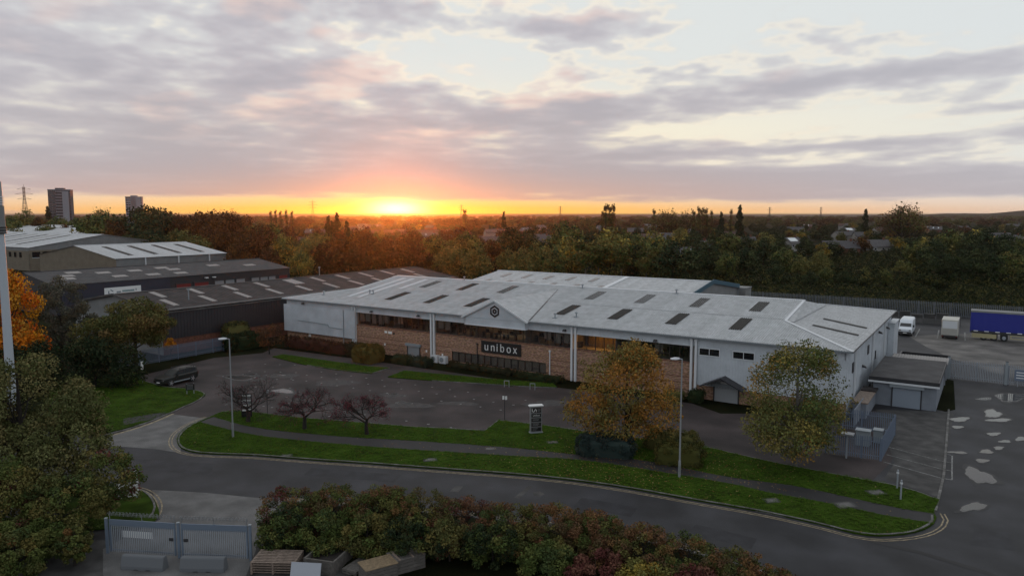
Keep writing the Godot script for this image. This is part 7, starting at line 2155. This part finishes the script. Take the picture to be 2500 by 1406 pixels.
	var row_of_poplars := [[99.75, -520, 25, 0], [122.72, -500, 24, 0], [131.08, -520, 27, 0], [127.69, -500, 25, 0], [131.94, -510, 26, 0], [132.88, -505, 25.5, 0], [134.88, -500, 24, 0], [154.07, -520, 25, 0], [-208.73, -640, 24, 0], [-207.68, -650, 25, 0], [-200.24, -640, 24, 0], [-195.29, -640, 25, 0], [-193.31, -650, 24, 0], [-45.66, -700, 26, 0], [-45.37, -720, 26, 0]]
	for q in row_of_poplars:
		plant("poplar", q[0], q[1], q[2], nth(row_of_poplars, q, "thin pointed poplar in the skyline row"), "row of thin poplars on the skyline", rng)
	var lone := [[147.79, -480, 27.5, 0], [248.65, -520, 25, 0], [141.51, -500, 23, 0], [-376.45, -600, 28, 0], [-7.96, -720, 24, 0]]
	for q in lone:
		plant("conifer", q[0], q[1], q[2], nth(lone, q, "lone pointed conifer standing above the skyline"), "lone conifers on the skyline", rng)
	var broad := [[100.88, -500, 24.5, 0], [106.64, -505, 25.5, 0], [109.18, -500, 24, 0], [118.85, -500, 25, 0], [224.63, -430, 27, 0], [236.42, -440, 28.5, 0], [225.07, -425, 29, 0], [243.04, -445, 25, 0], [224.99, -440, 23.5, 0], [-235.49, -600, 25, 0], [-234.77, -620, 26, 0], [-312.66, -560, 27, 0], [-313.52, -570, 26.5, 0]]
	for q in broad:
		plant("sparse_tree", q[0], q[1], q[2], nth(broad, q, "broad half-bare tree spreading on the skyline"), "broad bare trees on the skyline", rng)
	# suburb: houses and garden trees
	var homes := [[146.85, -330, -8, 15, 0], [170.69, -345, 20, 13, 1], [143.89, -380, 35, 11, 2], [237.73, -470, 30, 10, 3], [250.68, -485, 30, 10, 4], [291.87, -640, 30, 14, 5], [83.33, -335, 15, 15, 6], [61.93, -268, 10, 13, 7], [82.42, -420, 20, 14, 8], [98.73, -470, -10, 13, 9], [-185.74, -560, 40, 12, 10], [-149.75, -420, 12, 15, 11], [-93.95, -330, 8, 13, 12], [-142.4, -560, 20, 12, 13], [-101.16, -600, 5, 26, 14], [-68.1, -560, 15, 24, 15], [-54.39, -480, 20, 12, 16], [-33.28, -430, 20, 13, 17], [13.38, -440, 10, 13, 18], [16.25, -420, -20, 12, 19], [256.72, -430, 15, 13, 20], [309.18, -470, -15, 14, 21], [285.57, -420, 25, 13, 22]]
	var said := ["large grey-roofed house facing the estate beyond the thicket", "dark-roofed house with a row of white windows right of the large grey one", "house with one bright white roof panel among the garden trees", "left one of two small gabled houses side by side", "right one of two small gabled houses side by side", "far house with a shining white roof slope", "long-roofed house with two small bright skylights", "nearest dark-roofed house with two bright skylights behind the dark trees", "grey house just below the skyline poplars", "pale rendered house beyond the grey one", "white-gabled house left of the pointed conifers", "long dark roof with a pair of bright skylights", "house with two small lit-looking windows among amber trees", "house with twin skylights below the pylon", "broad red-roofed hall under the setting sun", "long pink-tinged roof beneath the sun glow", "small house with a skylight right of the sun", "house with a bright narrow skylight in mid-suburb", "low house with pale window frames in mid-suburb", "small dark house behind the mid-suburb trees", "house half hidden by the big right-hand trees", "far right dark-roofed house", "house at the right edge behind the thicket"]
	var extras := ["", "", "solar", "", "", "solar", "rooflights", "rooflights", "", "", "", "rooflights", "", "rooflights", "", "", "rooflights", "rooflights", "", "", "", "", ""]
	for q in homes:
		var k := int(q[4])
		house(q[0], q[1], q[2], Vector3(q[3], 5.0 if k != 14 else 4.0, 8.0), ["slate_roof", "tile_roof"][1 if k in [3, 4, 14, 15, 12] else 0], ["brick1", "render_wall", "brick2"][k % 3 if not k in [2, 5, 10] else 1], said[k], "", extras[k])
	var spots := []
	for i in 46:
		var dist := rng.randf_range(360, 950)
		spots.append([(rng.randf_range(560, 2500) - 1250) / 1809.0 * dist, -dist, 0, i % 3 + (10 if i % 4 == 0 else 0)])
	for i in 46:
		var q: Array = spots[i]
		house(q[0], q[1], rng.randf_range(-50, 50), Vector3(rng.randf_range(10, 16), rng.randf_range(4.2, 5.2), rng.randf_range(7, 9)), ["slate_roof", "slate_roof", "tile_roof"][i % 3], ["brick1", "brick2", "render_wall"][rng.randi() % 3], nth(spots, q, ["slate-roofed", "dark-roofed", "red-roofed"][i % 3] + (" house with twin skylights" if i % 4 == 0 else " house without skylights")) + ", among the far garden trees", "houses of the far suburb", "rooflights" if i % 4 == 0 else "")
	var soft := ["far_green_tree", "far_olive_tree", "far_russet_tree", "far_dark_tree", "far_amber_tree", "far_golden_tree"]
	var soft_words := ["dark-green", "olive", "russet", "very dark", "amber-brown", "yellowing"]
	for i in 190:
		var px := rng.randf_range(-60, 2560)
		var dist := 290.0 + 640.0 * pow(rng.randf(), 1.3)
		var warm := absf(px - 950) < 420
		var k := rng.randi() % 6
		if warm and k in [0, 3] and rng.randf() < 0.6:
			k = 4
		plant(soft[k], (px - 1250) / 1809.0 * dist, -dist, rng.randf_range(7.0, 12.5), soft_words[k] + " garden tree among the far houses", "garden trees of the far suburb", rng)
	# the wood on the horizon reads as one mass
	var crown: MeshInstance3D = kinds["far_olive_tree"].get_node("crown")
	var dark_crown: MeshInstance3D = kinds["far_amber_tree"].get_node("crown")
	var green_crown: MeshInstance3D = kinds["far_dark_tree"].get_node("crown")
	for set_ in [[crown, "distant_wood", "distant wooded skyline beyond the suburb", 700, 900.0, 2600.0], [dark_crown, "distant_brown_wood", "distant brown autumn wood along the skyline", 700, 900.0, 2600.0], [green_crown, "suburb_canopy", "dark canopy of trees closing the gaps between far houses", 900, 300.0, 700.0]]:
		var mm := MultiMesh.new()
		mm.transform_format = MultiMesh.TRANSFORM_3D
		mm.mesh = set_[0].mesh
		mm.instance_count = set_[3]
		for i in int(set_[3]):
			var dist: float = set_[4] + set_[5] * rng.randf()
			var px := rng.randf_range(-150, 2650)
			var s: float = rng.randf_range(1.0, 1.75) if set_[4] > 500 else rng.randf_range(0.55, 1.0)
			mm.set_instance_transform(i, Transform3D(Basis(Vector3.UP, rng.randf() * TAU).scaled(Vector3(s * (rng.randf_range(1.3, 2.6) if set_[4] > 500 else 1.3), s, s * 1.6)), Vector3((px - 1250) / 1809.0 * dist, -1.0, -dist)))
		var o := MultiMeshInstance3D.new()
		o.name = set_[1]
		o.multimesh = mm
		o.material_override = leaf_mat
		add_child(o)
		tag(o, set_[2], "wood")
		stuff(o)
	# rough scrub on the ground behind the fence and under the belt
	var scrub_clumps := clumps_of(rng, [[Vector3(0, 0.6, 0), Vector3(1.3, 1.0, 1.3)]], 26, 0.36, OLIVE + DARK + DARK + [Color(0.05, 0.04, 0.02)])
	var scrub_mesh := leaves(rng, scrub_clumps, 1000, 0.085, 0.7)
	var sm := MultiMesh.new()
	sm.transform_format = MultiMesh.TRANSFORM_3D
	sm.mesh = scrub_mesh
	sm.instance_count = 3500
	for i in 3500:
		var at: Vector3
		if i < 1500:
			at = S(rng.randf_range(30, 190), 90.5 + 100.0 * rng.randf() * rng.randf())
		else:
			var dist := rng.randf_range(175, 300)
			at = Vector3((rng.randf_range(520, 2000) - 1250) / 1809.0 * dist, 0, -dist)
			var rel := at - SITE
			if rel.dot(SU) < 45 and rel.dot(SV) < 76 and rel.dot(SU) > -50:
				at = S(rng.randf_range(30, 150), rng.randf_range(92, 150))
		var s := rng.randf_range(0.7, 1.9)
		if i >= 2600:
			var away := rng.randf_range(195, 350)
			at = Vector3((rng.randf_range(1640, 2560) - 1250) / 1809.0 * away, 0, -away)
			s = rng.randf_range(1.4, 3.2)
		sm.set_instance_transform(i, Transform3D(Basis(Vector3.UP, rng.randf() * TAU).scaled(Vector3(s, s * rng.randf_range(0.7, 1.1), s)), at + Vector3(0, -0.1, 0)))
	var so := MultiMeshInstance3D.new()
	so.name = "scrub"
	so.multimesh = sm
	so.material_override = leaf_mat
	add_child(so)
	tag(so, "rough brambles and scrub behind the rear fence", "scrub")
	stuff(so)
	# towers, pylons, far hill
	tower_block((149.0 - 1250) / 1809 * 900, -900, 24, 13, 48.5, 14, "tower_dark", "tower_pale", "dark tower block with pale balconies on the left skyline")
	tower_block((328.0 - 1250) / 1809 * 1100, -1100, 22, 12, 44.5, 13, "tower_pale", "tower_pale", "smaller pale tower block behind the dark conifers")
	for q in [[-499.94, -760, 50], [-309.59, -1150, 42], [-102.82, -1500, 40], [97.84, -1500, 37], [522.39, -1500, 35], [667.77, -1600, 36]]:
		var k := used.get("pylon", 0) as int
		pylon(q[0], q[1], q[2], ["tall lattice pylon at the left end of the skyline", "pylon standing left of the setting sun", "small pylon just right of the setting sun", "tiny pylon left of the poplar clump", "tiny pylon right of the lone conifer", "tiny pylon left of the broad right-hand tree"][k])
	var m := MB.new()
	var f := FastNoiseLite.new()
	f.frequency = 0.0018
	for i in 60:
		var x0 := 1300.0 + i * 45.0
		var x1 := x0 + 45.0
		var h0 := 44.0 * smoothstep(1500, 3200, x0) + f.get_noise_1d(x0) * 10.0
		var h1 := 44.0 * smoothstep(1500, 3200, x1) + f.get_noise_1d(x1) * 10.0
		m.quad(Vector3(x0, -5, -3500), Vector3(x1, -5, -3500), Vector3(x1, h1, -3900), Vector3(x0, h0, -3900))
		m.quad(Vector3(x0, h0, -3900), Vector3(x1, h1, -3900), Vector3(x1, -5, -4500), Vector3(x0, -5, -4500))
	structure("hill", m.mesh(), mats["ground"])
	for k in kinds:
		kinds[k].queue_free()

func _ready() -> void:
	look_and_light()
	materials()
	ground()
	main_unit()
	neighbours()
	near_plants()
	objects()
	far_land()
